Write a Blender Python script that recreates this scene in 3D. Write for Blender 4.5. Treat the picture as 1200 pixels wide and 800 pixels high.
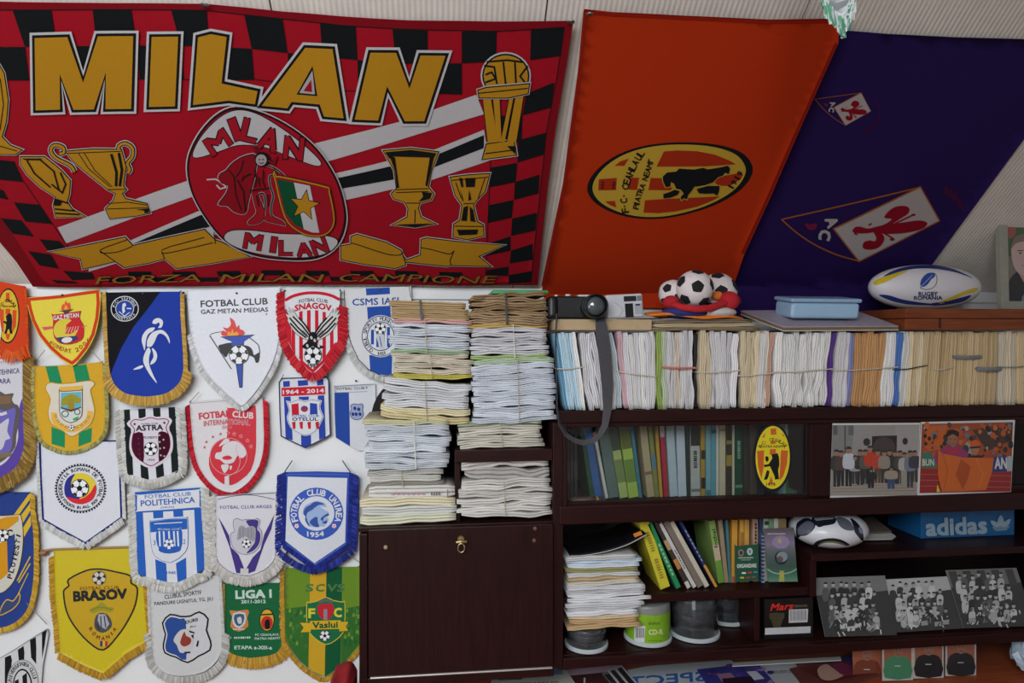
import bpy, bmesh, math, random
from mathutils import Vector, Matrix
from mathutils.geometry import tessellate_polygon

for o in list(bpy.data.objects):
    bpy.data.objects.remove(o, do_unlink=True)
SC = bpy.context.scene
COL = SC.collection

# ------------------------------------------------------------------ camera
F = 760.0                      # focal length in pixels of the 1200 x 800 frame
YAW = math.atan(.1125)
CA, SA = math.cos(YAW), math.sin(YAW)
CAM = Vector((0, 0, 1.77))
HOR = 394.0
cd = bpy.data.cameras.new('camera'); cam = bpy.data.objects.new('camera', cd); COL.objects.link(cam)
cam.location = CAM; cam.rotation_euler = (math.pi/2, 0, -YAW)
cd.sensor_width = 36; cd.lens = 36*F/1200; cd.shift_y = -(400-HOR)/1200; cd.clip_start = .05
SC.camera = cam

# ------------------------------------------------------------------ world, lights, exposure
w = bpy.data.worlds.new('world'); SC.world = w; w.use_nodes = True
w.node_tree.nodes['Background'].inputs[0].default_value = (.80, .90, 1, 1)
w.node_tree.nodes['Background'].inputs[1].default_value = 1.0
def area(name, loc, rot, sx, sy, power, col):
    l = bpy.data.lights.new(name, 'AREA'); l.shape = 'RECTANGLE'; l.size = sx; l.size_y = sy; l.energy = power; l.color = col
    o = bpy.data.objects.new(name, l); COL.objects.link(o); o.location = loc; o.rotation_euler = rot
    return o
# daylight entering by the roof window behind the camera and by the gable window on the left
area('daylight_roof_window', (-.95, -1.13, 2.72), (math.radians(49.2), 0, 0), 1.8, 1.15, 104, (.90, .95, 1))
area('daylight_gable_window', (-2.33, -.35, 1.60), (math.radians(90), 0, math.radians(-90)), 1.2, 1.2, 24, (.90, .95, 1))
SC.view_settings.view_transform = 'Standard'; SC.view_settings.look = 'None'
SC.view_settings.gamma = 1; SC.view_settings.use_curve_mapping = False
SC.view_settings.exposure = -0.14

# ------------------------------------------------------------------ places
YW, YF = 2.10, 1.80            # back wall, front of the bookcase
TH = math.radians(40.8)        # pitch of the roof slope
def ray(px, py):
    u = (px-600)/F; v = (HOR-py)/F
    return Vector((CA*u+SA, -SA*u+CA, v))
def at(px, py, Y):
    d = ray(px, py); return CAM + d*(Y/d.y)
def X(px, Y): return at(px, HOR, Y).x
def on(px, py, p0, n):
    d = ray(px, py); return CAM + d*((p0-CAM).dot(n)/d.dot(n))
ZK = at(600, 335, YW).z        # top of the knee wall
SN = Vector((0, -math.sin(TH), -math.cos(TH)))
SP = Vector((0, YW, ZK))
SU = Vector((0, -math.cos(TH), math.sin(TH)))

# ------------------------------------------------------------------ materials
def lin(c):
    c = c/255.0
    return c/12.92 if c <= .04045 else ((c+.055)/1.055)**2.4
def L3(c, g=1.0): return tuple(min(.92, lin(q)*g) for q in c)
MATS = {}
def mat(key, c, rough=.7, var=.12, scale=40, bump=0, metal=0, spec=.5, coat=0, stretch=None, g=1.0, bscale=None):
    if key in MATS: return MATS[key]
    m = bpy.data.materials.new(key); m.use_nodes = True; nt = m.node_tree; b = nt.nodes['Principled BSDF']
    tc = nt.nodes.new('ShaderNodeTexCoord'); mp = nt.nodes.new('ShaderNodeMapping'); nz = nt.nodes.new('ShaderNodeTexNoise')
    nt.links.new(tc.outputs['Object'], mp.inputs[0]); nt.links.new(mp.outputs[0], nz.inputs['Vector'])
    if stretch: mp.inputs['Scale'].default_value = stretch
    nz.inputs['Scale'].default_value = scale; nz.inputs['Detail'].default_value = 3
    rp = nt.nodes.new('ShaderNodeValToRGB'); c1 = L3(c, g)
    rp.color_ramp.elements[0].position = .3; rp.color_ramp.elements[1].position = .7
    rp.color_ramp.elements[0].color = tuple(q*(1-var) for q in c1)+(1,)
    rp.color_ramp.elements[1].color = tuple(min(.95, q*(1+var)) for q in c1)+(1,)
    nt.links.new(nz.outputs['Fac'], rp.inputs[0]); nt.links.new(rp.outputs[0], b.inputs['Base Color'])
    b.inputs['Roughness'].default_value = rough; b.inputs['Metallic'].default_value = metal
    b.inputs['Specular IOR Level'].default_value = spec; b.inputs['Coat Weight'].default_value = coat
    if bump:
        n2 = nt.nodes.new('ShaderNodeTexNoise'); n2.inputs['Scale'].default_value = bscale or scale*2
        nt.links.new(mp.outputs[0], n2.inputs['Vector'])
        bp = nt.nodes.new('ShaderNodeBump'); bp.inputs['Strength'].default_value = bump; bp.inputs['Distance'].default_value = .002
        nt.links.new(n2.outputs['Fac'], bp.inputs['Height']); nt.links.new(bp.outputs[0], b.inputs['Normal'])
    MATS[key] = m; return m
def cm(c, rough=.6, var=.06, **k): return mat('paint_%d_%d_%d_%d' % (*[int(q) for q in c], int(rough*100)), c, rough, var, **k)
def ink_material(name, rough, bscale, bstr, coat=0, spec=.5):
    m = bpy.data.materials.new(name); m.use_nodes = True; nt = m.node_tree; b = nt.nodes['Principled BSDF']
    a = nt.nodes.new('ShaderNodeAttribute'); a.attribute_name = 'Col'
    tc = nt.nodes.new('ShaderNodeTexCoord'); nz = nt.nodes.new('ShaderNodeTexNoise'); nz.inputs['Scale'].default_value = bscale
    nt.links.new(tc.outputs['Object'], nz.inputs['Vector'])
    mx = nt.nodes.new('ShaderNodeMix'); mx.data_type = 'RGBA'; mx.blend_type = 'MULTIPLY'; mx.inputs['Factor'].default_value = .22
    nt.links.new(a.outputs['Color'], mx.inputs['A']); nt.links.new(nz.outputs['Fac'], mx.inputs['B'])
    nt.links.new(mx.outputs['Result'], b.inputs['Base Color'])
    bp = nt.nodes.new('ShaderNodeBump'); bp.inputs['Strength'].default_value = bstr; bp.inputs['Distance'].default_value = .001
    nt.links.new(nz.outputs['Fac'], bp.inputs['Height']); nt.links.new(bp.outputs[0], b.inputs['Normal'])
    b.inputs['Roughness'].default_value = rough; b.inputs['Coat Weight'].default_value = coat; b.inputs['Specular IOR Level'].default_value = spec
    return m
CLOTH = ink_material('printed_cloth', .85, 420, .25, spec=.12)
SATIN = ink_material('printed_satin', .45, 300, .15, spec=.35)
PRINT = ink_material('printed_paper', .5, 200, .05)
GLOSS = ink_material('glossy_print', .25, 150, .02)
def wood(name, c, g=1.0, rough=.45, axis=(1, 12, 12)):
    return mat(name, c, rough, .22, 9, .15, stretch=axis, coat=.04, g=g, bscale=30, spec=.2)
WOOD = wood('mahogany_veneer', (38, 13, 12))
WOODV = wood('mahogany_upright', (37, 13, 13), axis=(12, 12, 1))
WOODD = wood('mahogany_back', (20, 10, 9))
def glass_material(name, tint, thick=.0, rough=.03):
    m = bpy.data.materials.new(name); m.use_nodes = True; nt = m.node_tree; out = nt.nodes['Material Output']
    nt.nodes.remove(nt.nodes['Principled BSDF'])
    t = nt.nodes.new('ShaderNodeBsdfTransparent'); t.inputs[0].default_value = tint+(1,)
    g = nt.nodes.new('ShaderNodeBsdfGlossy'); g.inputs['Roughness'].default_value = rough
    f = nt.nodes.new('ShaderNodeFresnel'); f.inputs[0].default_value = 1.45
    mx = nt.nodes.new('ShaderNodeMixShader')
    d = nt.nodes.new('ShaderNodeBsdfDiffuse'); d.inputs[0].default_value = (.75, .8, .82, 1)
    m2 = nt.nodes.new('ShaderNodeMixShader'); m2.inputs[0].default_value = thick
    nz = nt.nodes.new('ShaderNodeTexNoise'); nz.inputs['Scale'].default_value = 6
    nt.links.new(f.outputs[0], mx.inputs[0]); nt.links.new(t.outputs[0], m2.inputs[1]); nt.links.new(d.outputs[0], m2.inputs[2])
    ml = nt.nodes.new('ShaderNodeMath'); ml.operation = 'MULTIPLY'; ml.inputs[1].default_value = thick*2
    nt.links.new(nz.outputs['Fac'], ml.inputs[0]); nt.links.new(ml.outputs[0], m2.inputs[0])
    nt.links.new(m2.outputs[0], mx.inputs[1]); nt.links.new(g.outputs[0], mx.inputs[2]); nt.links.new(mx.outputs[0], out.inputs[0])
    return m
PANE = glass_material('window_glass', (.97, .98, .97), .002)
CLEAR = glass_material('clear_plastic', (.90, .92, .93), .05, .12)

# ------------------------------------------------------------------ objects
ORG = {}
def tag(o, label, cat, group=None, kind=None):
    if label: o['label'] = label
    if cat: o['category'] = cat
    if group: o['group'] = group
    if kind: o['kind'] = kind
    return o
def empty(name, loc, label, cat, group=None):
    o = bpy.data.objects.new(name, None); o.empty_display_size = .03; COL.objects.link(o); o.location = loc
    ORG[o.name] = Vector(loc)
    return tag(o, label, cat, group)
def mk(name, vs, fs, m, parent=None, smooth=False, cols=None, mi=None):
    """One mesh object from world-space vertices; cols gives one colour a face."""
    vs = [Vector(v) for v in vs]
    if parent is not None: org = ORG[parent.name]
    else:
        xs = [v.x for v in vs]; ys = [v.y for v in vs]; zs = [v.z for v in vs]
        org = Vector(((min(xs)+max(xs))/2, (min(ys)+max(ys))/2, min(zs)))
    me = bpy.data.meshes.new(name); me.from_pydata([v-org for v in vs], [], fs)
    for q in (m if isinstance(m, (list, tuple)) else [m]): me.materials.append(q)
    if mi: me.polygons.foreach_set('material_index', mi)
    if cols:
        at_ = me.color_attributes.new('Col', 'FLOAT_COLOR', 'CORNER'); buf = []
        for p, c in zip(me.polygons, cols): buf += list(c+(1.0,))*p.loop_total
        at_.data.foreach_set('color', buf)
    if smooth: me.polygons.foreach_set('use_smooth', [True]*len(me.polygons))
    me.update()
    o = bpy.data.objects.new(name, me); COL.objects.link(o)
    if parent is not None:
        o.parent = parent; ORG[o.name] = org
    else: o.location = org; ORG[o.name] = org
    return o
class MB:
    """Collects shapes into one mesh."""
    def __init__(s): s.v = []; s.f = []
    def add(s, vs, fs):
        n = len(s.v); s.v += [Vector(v) for v in vs]; s.f += [tuple(i+n for i in f) for f in fs]; return s
    def box(s, x0, x1, y0, y1, z0, z1, M=None):
        vs = [Vector((x, y, z)) for z in (z0, z1) for y in (y0, y1) for x in (x0, x1)]
        if M: vs = [M @ v for v in vs]
        return s.add(vs, [(0, 2, 3, 1), (4, 5, 7, 6), (0, 1, 5, 4), (2, 6, 7, 3), (0, 4, 6, 2), (1, 3, 7, 5)])
    def rbox(s, x0, x1, y0, y1, z0, z1, r, seg=2, M=None):
        bm = bmesh.new(); bmesh.ops.create_cube(bm, size=1)
        for v in bm.verts: v.co = Vector(((x0+x1)/2+v.co.x*(x1-x0), (y0+y1)/2+v.co.y*(y1-y0), (z0+z1)/2+v.co.z*(z1-z0)))
        bmesh.ops.bevel(bm, geom=bm.edges[:], offset=min(r, .49*min(x1-x0, y1-y0, z1-z0)), segments=seg, affect='EDGES', profile=.5)
        bm.verts.index_update(); vs = [v.co.copy() for v in bm.verts]; fs = [tuple(v.index for v in f.verts) for f in bm.faces]; bm.free()
        if M: vs = [M @ v for v in vs]
        return s.add(vs, fs)
    def lathe(s, prof, c, n=32, axis='z', M=None):
        """prof: (radius, height) pairs."""
        vs = []; fs = []
        for r, h in prof:
            for k in range(n):
                a = 2*math.pi*k/n; p = (r*math.cos(a), r*math.sin(a), h)
                if axis == 'y': p = (p[0], p[2], p[1])
                if axis == 'x': p = (p[2], p[0], p[1])
                v = Vector(p)
                if M: v = M @ v
                vs.append(v+Vector(c))
        for i in range(len(prof)-1):
            for k in range(n):
                k2 = (k+1) % n; fs.append((i*n+k, i*n+k2, (i+1)*n+k2, (i+1)*n+k))
        fs.append(tuple(range(n-1, -1, -1))); fs.append(tuple((len(prof)-1)*n+k for k in range(n)))
        return s.add(vs, fs)
    def tube(s, pts, r, n=6, r2=None):
        pts = [Vector(p) for p in pts]; vs = []; fs = []; m = len(pts)
        up = Vector((0, 0, 1))
        for i, p in enumerate(pts):
            d = (pts[min(i+1, m-1)]-pts[max(i-1, 0)]).normalized()
            a = d.cross(up if abs(d.z) < .9 else Vector((0, 1, 0))).normalized(); b = d.cross(a)
            rr = r if r2 is None else r+(r2-r)*i/(m-1)
            vs += [p+(a*math.cos(2*math.pi*k/n)+b*math.sin(2*math.pi*k/n))*rr for k in range(n)]
        for i in range(m-1):
            for k in range(n):
                k2 = (k+1) % n; fs.append((i*n+k, i*n+k2, (i+1)*n+k2, (i+1)*n+k))
        fs.append(tuple(range(n))); fs.append(tuple((m-1)*n+k for k in range(n)))
        return s.add(vs, fs)
    def build(s, name, m, parent=None, smooth=False): return mk(name, s.v, s.f, m, parent, smooth)
def box(name, x0, x1, y0, y1, z0, z1, m, parent=None, r=0, M=None):
    b = MB()
    if r: b.rbox(x0, x1, y0, y1, z0, z1, r, 2, M)
    else: b.box(x0, x1, y0, y1, z0, z1, M)
    return b.build(name, m, parent)
def struct(o): o['kind'] = 'structure'; return o

# ------------------------------------------------------------------ flat print drawn as thin geometry
def spl(pts, n=5, closed=True):
    """Smooth curve through points."""
    out = []; m = len(pts)
    for i in range(m if closed else m-1):
        g = (lambda k: pts[k % m]) if closed else (lambda k: pts[max(0, min(m-1, k))])
        p0, p1, p2, p3 = g(i-1), g(i), g(i+1), g(i+2)
        for k in range(n):
            t = k/n
            out.append(tuple(.5*(2*p1[j]+(p2[j]-p0[j])*t+(2*p0[j]-5*p1[j]+4*p2[j]-p3[j])*t*t+(3*p1[j]-p0[j]-3*p2[j]+p3[j])*t**3) for j in (0, 1)))
    if not closed: out.append(tuple(pts[-1][:2]))
    return out
def ell(cx, cy, rx, ry, rot=0, n=28, a0=0, a1=360):
    c, s = math.cos(math.radians(rot)), math.sin(math.radians(rot)); out = []
    full = abs(a1-a0) >= 360
    for k in range(n if full else n+1):
        a = math.radians(a0+(a1-a0)*k/n); x, y = rx*math.cos(a), -ry*math.sin(a)
        out.append((cx+x*c+y*s, cy-x*s+y*c))
    return out
_gl = {}
def glyph(s, bold=0.0):
    """Triangles of a line of text in the built-in typeface, with its bounding box."""
    k = (s, round(bold, 3))
    if k in _gl: return _gl[k]
    cu = bpy.data.curves.new('t', 'FONT'); cu.body = s; cu.offset = bold; cu.resolution_u = 2
    ob = bpy.data.objects.new('t', cu); me = bpy.data.meshes.new_from_object(ob)
    me.calc_loop_triangles()
    V = [(v.co.x, v.co.y) for v in me.vertices]
    T = [tuple(V[i] for i in t.vertices) for t in me.loop_triangles]
    xs = [v[0] for v in V] or [0, 1]; ys = [v[1] for v in V] or [0, 1]
    bb = (min(xs), min(ys), max(xs), max(ys))
    bpy.data.objects.remove(ob); bpy.data.curves.remove(cu); bpy.data.meshes.remove(me)
    _gl[k] = (T, bb); return _gl[k]
class Art:
    def __init__(s, surf, org=(0, 0), sc=1.0, maxe=None, gain=1.0):
        s.surf = surf; s.org = org; s.sc = sc; s.maxe = maxe; s.g = gain; s.v = []; s.f = []; s.c = []; s.q = 0
    def nx(s): s.q = (s.q+1) % 25          # overlapping inks never lie in exactly one plane
    def at(s, org, sc): s.org = org; s.sc = sc; return s
    def px(s, p): return (s.org[0]+p[0]/s.sc, s.org[1]+p[1]/s.sc)
    def tri(s, a, b, c, col, L, raw=False):
        st = [(a, b, c)] if raw else [(s.px(a), s.px(b), s.px(c))]
        cc = L3(col, s.g); L = L+.03*s.q
        while st:
            t = st.pop()
            if s.maxe:
                e = [math.dist(t[i], t[(i+1) % 3]) for i in range(3)]; m = max(e)
                if m > s.maxe:
                    i = e.index(m); p, q, r = t[i], t[(i+1) % 3], t[(i+2) % 3]; h = ((p[0]+q[0])/2, (p[1]+q[1])/2)
                    st += [(p, h, r), (h, q, r)]; continue
            n = len(s.v); s.v += [s.surf(p[0], p[1], L) for p in t]; s.f.append((n, n+1, n+2)); s.c.append(cc)
    def poly(s, pts, col, L=1, holes=()):
        loops = [[Vector((p[0], p[1], 0)) for p in q] for q in (pts,)+tuple(holes)]
        flat = [p for q in loops for p in q]; s.nx()
        for t in tessellate_polygon(loops): s.tri(flat[t[0]][:2], flat[t[1]][:2], flat[t[2]][:2], col, L)
        return s
    def ell(s, cx, cy, rx, ry, col, L=1, rot=0, n=28): return s.poly(ell(cx, cy, rx, ry, rot, n), col, L)
    def ring(s, cx, cy, rx, ry, w, col, L=1, rot=0, n=32): return s.line(ell(cx, cy, rx, ry, rot, n), w, col, L, True)
    def rect(s, x0, y0, x1, y1, col, L=1): return s.poly([(x0, y0), (x1, y0), (x1, y1), (x0, y1)], col, L)
    def line(s, pts, w, col, L=1, closed=False):
        m = len(pts); A = []; B = []; s.nx()
        for i in range(m):
            p = pts[i]; a = pts[i-1] if (closed or i) else None; b = pts[(i+1) % m] if (closed or i < m-1) else None
            def nrm(u, v):
                dx, dy = v[0]-u[0], v[1]-u[1]; l = math.hypot(dx, dy) or 1; return (-dy/l, dx/l)
            if a is None: n = nrm(p, b)
            elif b is None: n = nrm(a, p)
            else:
                n1, n2 = nrm(a, p), nrm(p, b); n = (n1[0]+n2[0], n1[1]+n2[1]); l = math.hypot(*n)
                if l < .3: n = n2
                else:
                    n = (n[0]/l, n[1]/l); k = max(.45, n[0]*n1[0]+n[1]*n1[1]); n = (n[0]/k, n[1]/k)
            A.append((p[0]+n[0]*w/2, p[1]+n[1]*w/2)); B.append((p[0]-n[0]*w/2, p[1]-n[1]*w/2))
        for i in range(m if closed else m-1):
            j = (i+1) % m; s.tri(A[i], A[j], B[j], col, L); s.tri(A[i], B[j], B[i], col, L)
        return s
    def shape(s, pts, fill, L=1, out=(), holes=()):
        """A filled shape with outlines: out = (colour, width) from the widest to the narrowest."""
        for k, (c, w) in enumerate(out):
            s.line(pts, w, c, L+k, True)
            for h in holes: s.line(h, w, c, L+k, True)
        return s.poly(pts, fill, L+len(out), holes)
    def text(s, t, cx, cy, w_, h_, col, L=1, rot=0, sh=0, bold=0.0, mir=False, out=None, fn=None):
        """Text fitted to a box of w_ x h_ centred on cx, cy; fn bends the unit box."""
        T0, bb = glyph(t, 0)
        c, sn = math.cos(math.radians(rot)), math.sin(math.radians(rot))
        def M(p):
            u = (p[0]-bb[0])/((bb[2]-bb[0]) or 1)-.5; v = (p[1]-bb[1])/((bb[3]-bb[1]) or 1)-.5
            if mir: u = -u
            x = u*w_+v*h_*sh; y = -v*h_
            if fn: x, y = fn(u, v, x, y)
            return (cx+x*c+y*sn, cy-x*sn+y*c)
        ratio = min(1.0, (h_/((bb[3]-bb[1]) or 1))/(abs(w_)/((bb[2]-bb[0]) or 1) or 1))
        def put(T, cc, LL, b):
            for dx, dy in (((-b, -b), (b, -b), (-b, b), (b, b)) if b else ((0, 0),)):
                s.nx()
                for t3 in T: s.tri(*[M((q[0]+dx*ratio, q[1]+dy)) for q in t3], cc, LL)
        if out:
            put(T0, out[0], L, bold*.65+out[1]); put(T0, out[0], L, (bold*.65+out[1])*.5); L += 1
        put(T0, col, L, bold*.65)
        return s
    def arc(s, t, cx, cy, rx, ry, a0, a1, h, col, L=1, inner=False, bold=.02, wf=.8):
        """Letters along an ellipse from angle a0 to a1 (degrees, 90 = top)."""
        n = len(t)
        for i, ch in enumerate(t):
            if ch == ' ': continue
            a = math.radians(a0+(a1-a0)*i/max(1, n-1)); x, y = cx+rx*math.cos(a), cy-ry*math.sin(a)
            r = math.degrees(a)-90 + (180 if inner else 0)
            hh = h*(.25 if ch in '.-' else 1); ww = h*wf*(.35 if ch in 'I1.' else 1)
            s.text(ch, x, y, ww, hh, col, L, r, bold=bold)
        return s
    def dashes(s, cx, cy, w_, h_, col, L=1, n=7, rot=0, seed=1):
        """A line of lettering too small to read: short uneven bars."""
        r = random.Random(seed+n); c, sn = math.cos(math.radians(rot)), math.sin(math.radians(rot)); x = -w_/2; st = w_/n
        for k in range(n):
            b = st*r.uniform(.55, .85); P = [(x, -h_/2), (x+b, -h_/2), (x+b, h_/2*r.uniform(.5, 1)), (x, h_/2)]
            s.poly([(cx+p*c+q*sn, cy-p*sn+q*c) for p, q in P], col, L); x += st
        return s
    def soccer(s, cx, cy, r, L=1, white=(225, 225, 228), dark=(25, 25, 28), a=90):
        s.ell(cx, cy, r*1.08, r*1.08, dark, L, n=20); s.ell(cx, cy, r, r, white, L+1, n=20)
        s.poly([(cx+r*.36*math.cos(math.radians(a+72*k)), cy-r*.36*math.sin(math.radians(a+72*k))) for k in range(5)], dark, L+2)
        for k in range(5):
            q = math.radians(a+72*k)
            s.line([(cx+r*.36*math.cos(q), cy-r*.36*math.sin(q)), (cx+r*.7*math.cos(q), cy-r*.7*math.sin(q))], r*.08, dark, L+2)
            s.poly([(cx+r*f*math.cos(q+d), cy-r*f*math.sin(q+d)) for f, d in ((.66, 0), (.82, .3), (1.0, .24), (1.0, -.24), (.82, -.3))], dark, L+2)
        return s
    def star(s, cx, cy, r, col, L=1, rot=0, k=.42):
        return s.poly([(cx+(r if i % 2 == 0 else r*k)*math.sin(math.radians(36*i+rot)), cy-(r if i % 2 == 0 else r*k)*math.cos(math.radians(36*i+rot))) for i in range(10)], col, L)
    def build(s, name, m, parent, label=None):
        o = mk(name, s.v, s.f, m, parent, False, s.c)
        if label: o['label'] = label
        return o
def plane_surf(p0, n, eps=.0004, disp=None):
    def f(px, py, L):
        p = on(px, py, p0, n)
        return p + n*(eps*L + (disp(p) if disp else 0))
    return f
NY = Vector((0, -1, 0))
def slab(name, outline, surf, m, parent, col, thick=.002, back=Vector((0, 1, 0)), maxe=14, gain=1.0, smooth=True):
    """A thin cloth or card of the given outline (photo pixels), with a back and a rim."""
    a = Art(surf, maxe=maxe, gain=gain); a.poly(outline, col, 0)
    # weld
    key = {}; vs = []; fs = []
    for f in a.f:
        ix = []
        for i in f:
            k = tuple(round(q, 6) for q in a.v[i])
            if k not in key: key[k] = len(vs); vs.append(a.v[i])
            ix.append(key[k])
        if len(set(ix)) == 3: fs.append(tuple(ix))
    n = len(vs); cnt = {}
    for f in fs:
        for i in range(3):
            e = (f[i], f[(i+1) % 3]); cnt[e] = cnt.get(e, 0)+1
    fs2 = fs+[tuple(i+n for i in reversed(f)) for f in fs]
    for (i, j) in list(cnt):
        if (j, i) not in cnt: fs2.append((i, j, j+n, i+n))
    vs2 = vs+[v+back*thick for v in vs]
    o = mk(name, vs2, fs2, m, parent, False, [L3(col, gain)]*len(fs2))
    if smooth: o.data.polygons.foreach_set('use_smooth', [len(f) == 3 for f in fs2])
    return o

# ------------------------------------------------------------------ the room
XL, XR, YR = -2.4, 3.1, -2.0
WHITE = mat('white_wall_paint', (222, 222, 222), .85, .03, 6, .12, bscale=90)
struct(box('wall_back', XL-.1, XR+.1, YW, YW+.1, 0, ZK+.1, WHITE))
FL = mat('brown_laminate', (120, 84, 60), .5, .25, 5, stretch=(1, 10, 1))
struct(box('floor', XL-.1, XR+.1, YR-.1, YW+.1, -.1, 0, FL))
def gable(name, x0, x1, hole=None):
    m = MB(); zr = ZK+(YW-.05)*math.tan(TH)
    y0, y1 = YR, YW
    if hole:
        a, b, c, d = hole
        m.box(x0, x1, y0, y1, 0, c); m.box(x0, x1, y0, a, c, d); m.box(x0, x1, b, y1, c, d)
    else: m.box(x0, x1, y0, y1, 0, ZK)
    z0 = d if hole else ZK
    vs = [(x, y, z) for x in (x0, x1) for y, z in ((y0, z0), (y1, z0), (y1, ZK), (.05, zr), (y0, ZK+.05))]
    m.add(vs, [(0, 1, 2, 3, 4), (9, 8, 7, 6, 5)]+[(i, i+5, (i+1) % 5+5, (i+1) % 5) for i in range(5)])
    return struct(m.build(name, WHITE))
gable('wall_left', XL-.1, XL, (-.95, .25, 1.0, 2.2)); gable('wall_right', XR, XR+.1)
struct(box('wall_rear', XL-.1, XR+.1, YR-.1, YR, 0, ZK+.1, WHITE))
FRM = mat('white_window_frame', (225, 225, 222), .4, .02)
def window(name, along, a0, a1, z0, z1, c):
    def bx(m, p0, p1, d0, d1, q0, q1):
        if along == 'x': m.box(p0, p1, d0, d1, q0, q1)
        else: m.box(d0, d1, p0, p1, q0, q1)
    m = MB(); t = .05; mid = (a0+a1)/2
    for p in ((a0, a0+t), (a1-t, a1), (mid-t/2, mid+t/2)): bx(m, p[0], p[1], c-.03, c+.03, z0, z1)
    for q in ((z0, z0+t), (z1-t, z1)): bx(m, a0, a1, c-.031, c+.031, q[0], q[1])
    o = struct(m.build(name, FRM)); ORG[o.name] = o.location.copy()
    for p in ((a0+t, mid-t/2), (mid+t/2, a1-t)):
        g = MB(); bx(g, p[0], p[1], c-.003, c+.003, z0+t, z1-t); g.build('pane', PANE, o)
window('window_2', 'y', -.95, .25, 1.0, 2.2, XL-.05)

# roof slope: ribbed cream panels under a board deck
def ribbed():
    m = mat('ribbed_cream_panel', (206, 198, 188), .75, .05, 30)
    nt = m.node_tree; b = nt.nodes['Principled BSDF']; tc = nt.nodes.new('ShaderNodeTexCoord')
    wv = nt.nodes.new('ShaderNodeTexWave'); wv.wave_type = 'BANDS'; wv.bands_direction = 'X'; wv.inputs['Scale'].default_value = 26; wv.inputs['Distortion'].default_value = .25
    nt.links.new(tc.outputs['Object'], wv.inputs['Vector'])
    bp = nt.nodes.new('ShaderNodeBump'); bp.inputs['Strength'].default_value = .32; bp.inputs['Distance'].default_value = .003
    nt.links.new(wv.outputs['Fac'], bp.inputs['Height']); nt.links.new(bp.outputs[0], b.inputs['Normal'])
    return m
RIB = ribbed()
def slope_slab(name, x0, x1, s0, s1, d0, d1, m, parent=None):
    """Box on the slope: x range, run up the slope, depth below (towards the room)."""
    vs = [Vector((x, 0, 0))+Vector((0, YW, ZK))+SU*s_+SN*d for d in (d0, d1) for s_ in (s0, s1) for x in (x0, x1)]
    return mk(name, vs, [(0, 2, 3, 1), (4, 5, 7, 6), (0, 1, 5, 4), (2, 6, 7, 3), (0, 4, 6, 2), (1, 3, 7, 5)], m, parent)
RUN = (YW-.05)/math.cos(TH)
ceil = struct(slope_slab('ceiling', XL-.1, XR+.1, -.06, RUN, -.1, 0, cm((60, 56, 52))))
xa = on(318, 5, SP, SN).x; xb = on(640, 8, SP, SN).x; pw = xb-xa
k = -6
while xa+k*pw < XR:
    x0 = max(XL, xa+k*pw+.002); x1 = min(XR, xa+(k+1)*pw-.002)
    if x1 > x0: slope_slab('ceiling_panel', x0, x1, 0, RUN-.01, .0, .010, RIB, ceil)
    k += 1
# the far side of the roof, behind the camera
RU = Vector((0, math.cos(TH), math.sin(TH))); RN = Vector((0, math.sin(TH), -math.cos(TH))); RP = Vector((0, YR, ZK+.02))
def rear(m, x0, x1, s0, s1, d0, d1):
    vs = [Vector((x, 0, 0))+RP+RU*s_+RN*d for d in (d0, d1) for s_ in (s0, s1) for x in (x0, x1)]
    return m.add(vs, [(0, 2, 3, 1), (4, 5, 7, 6), (0, 1, 5, 4), (2, 6, 7, 3), (0, 4, 6, 2), (1, 3, 7, 5)])
RL = 2.05/math.cos(TH); hx0, hx1, hs0, hs1 = -1.95, .05, .50, 1.80
m = MB(); rear(m, XL-.1, hx0, -.1, RL, -.1, 0); rear(m, hx1, XR+.1, -.1, RL, -.1, 0); rear(m, hx0, hx1, -.1, hs0, -.1, 0); rear(m, hx0, hx1, hs1, RL, -.1, 0)
struct(m.build('ceiling_rear', RIB))
m = MB(); t_ = .05
for q in ((hx0, hx0+t_, hs0, hs1), (hx1-t_, hx1, hs0, hs1), (hx0, hx1, hs0, hs0+t_), (hx0, hx1, hs1-t_, hs1), (-.975, -.925, hs0, hs1)): rear(m, *q, -.07, -.01)
wo = struct(m.build('window_1', FRM)); ORG[wo.name] = wo.location.copy()
for x0, x1 in ((hx0+t_, -.975), (-.925, hx1-t_)): rear(MB(), x0, x1, hs0+t_, hs1-t_, -.045, -.04).build('pane', PANE, wo)
tr = struct(box('trim_1', XL, XR, YW-.012, YW, ZK-.045, ZK-.008, WHITE))

# ------------------------------------------------------------------ flags on the slope
FG = .74
def wr(a, b, ph, amp):
    def f(p):
        s_ = (p.z-ZK); x = p.x
        return amp*(math.sin(a*x+2.1*s_+ph)*.6+math.sin(b*x-7*s_+ph*2)*.25+math.sin(5*s_+ph)*.5)
    return f
RED = (176, 16, 36); BLK = (20, 24, 26); GOLD = (200, 144, 30); WHT = (208, 204, 206); DRED = (140, 10, 26)
f1s = plane_surf(SP+SN*.030, SN, .0006, wr(5, 17, .4, .006))
flag1 = empty('football_flag', on(335, 333, SP, SN), 'large red and black checkered flag with gold MILAN lettering and trophies', 'flag', 'flags hung on the sloping ceiling')
out1 = [(-205, -14), (0, 2), (130, 5), (240, 5), (285, 9), (330, 14), (400, 19), (480, 23), (580, 25), (672, 24), (661, 90), (650, 155), (642, 215), (635, 280), (630, 333), (500, 333), (350, 334), (200, 335), (39, 335), (20, 306), (0, 282), (-70, 190)]
slab('cloth', out1, f1s, CLOTH, flag1, RED, .0015, -SN, 22, FG)
a = Art(f1s, maxe=22, gain=FG)
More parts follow.
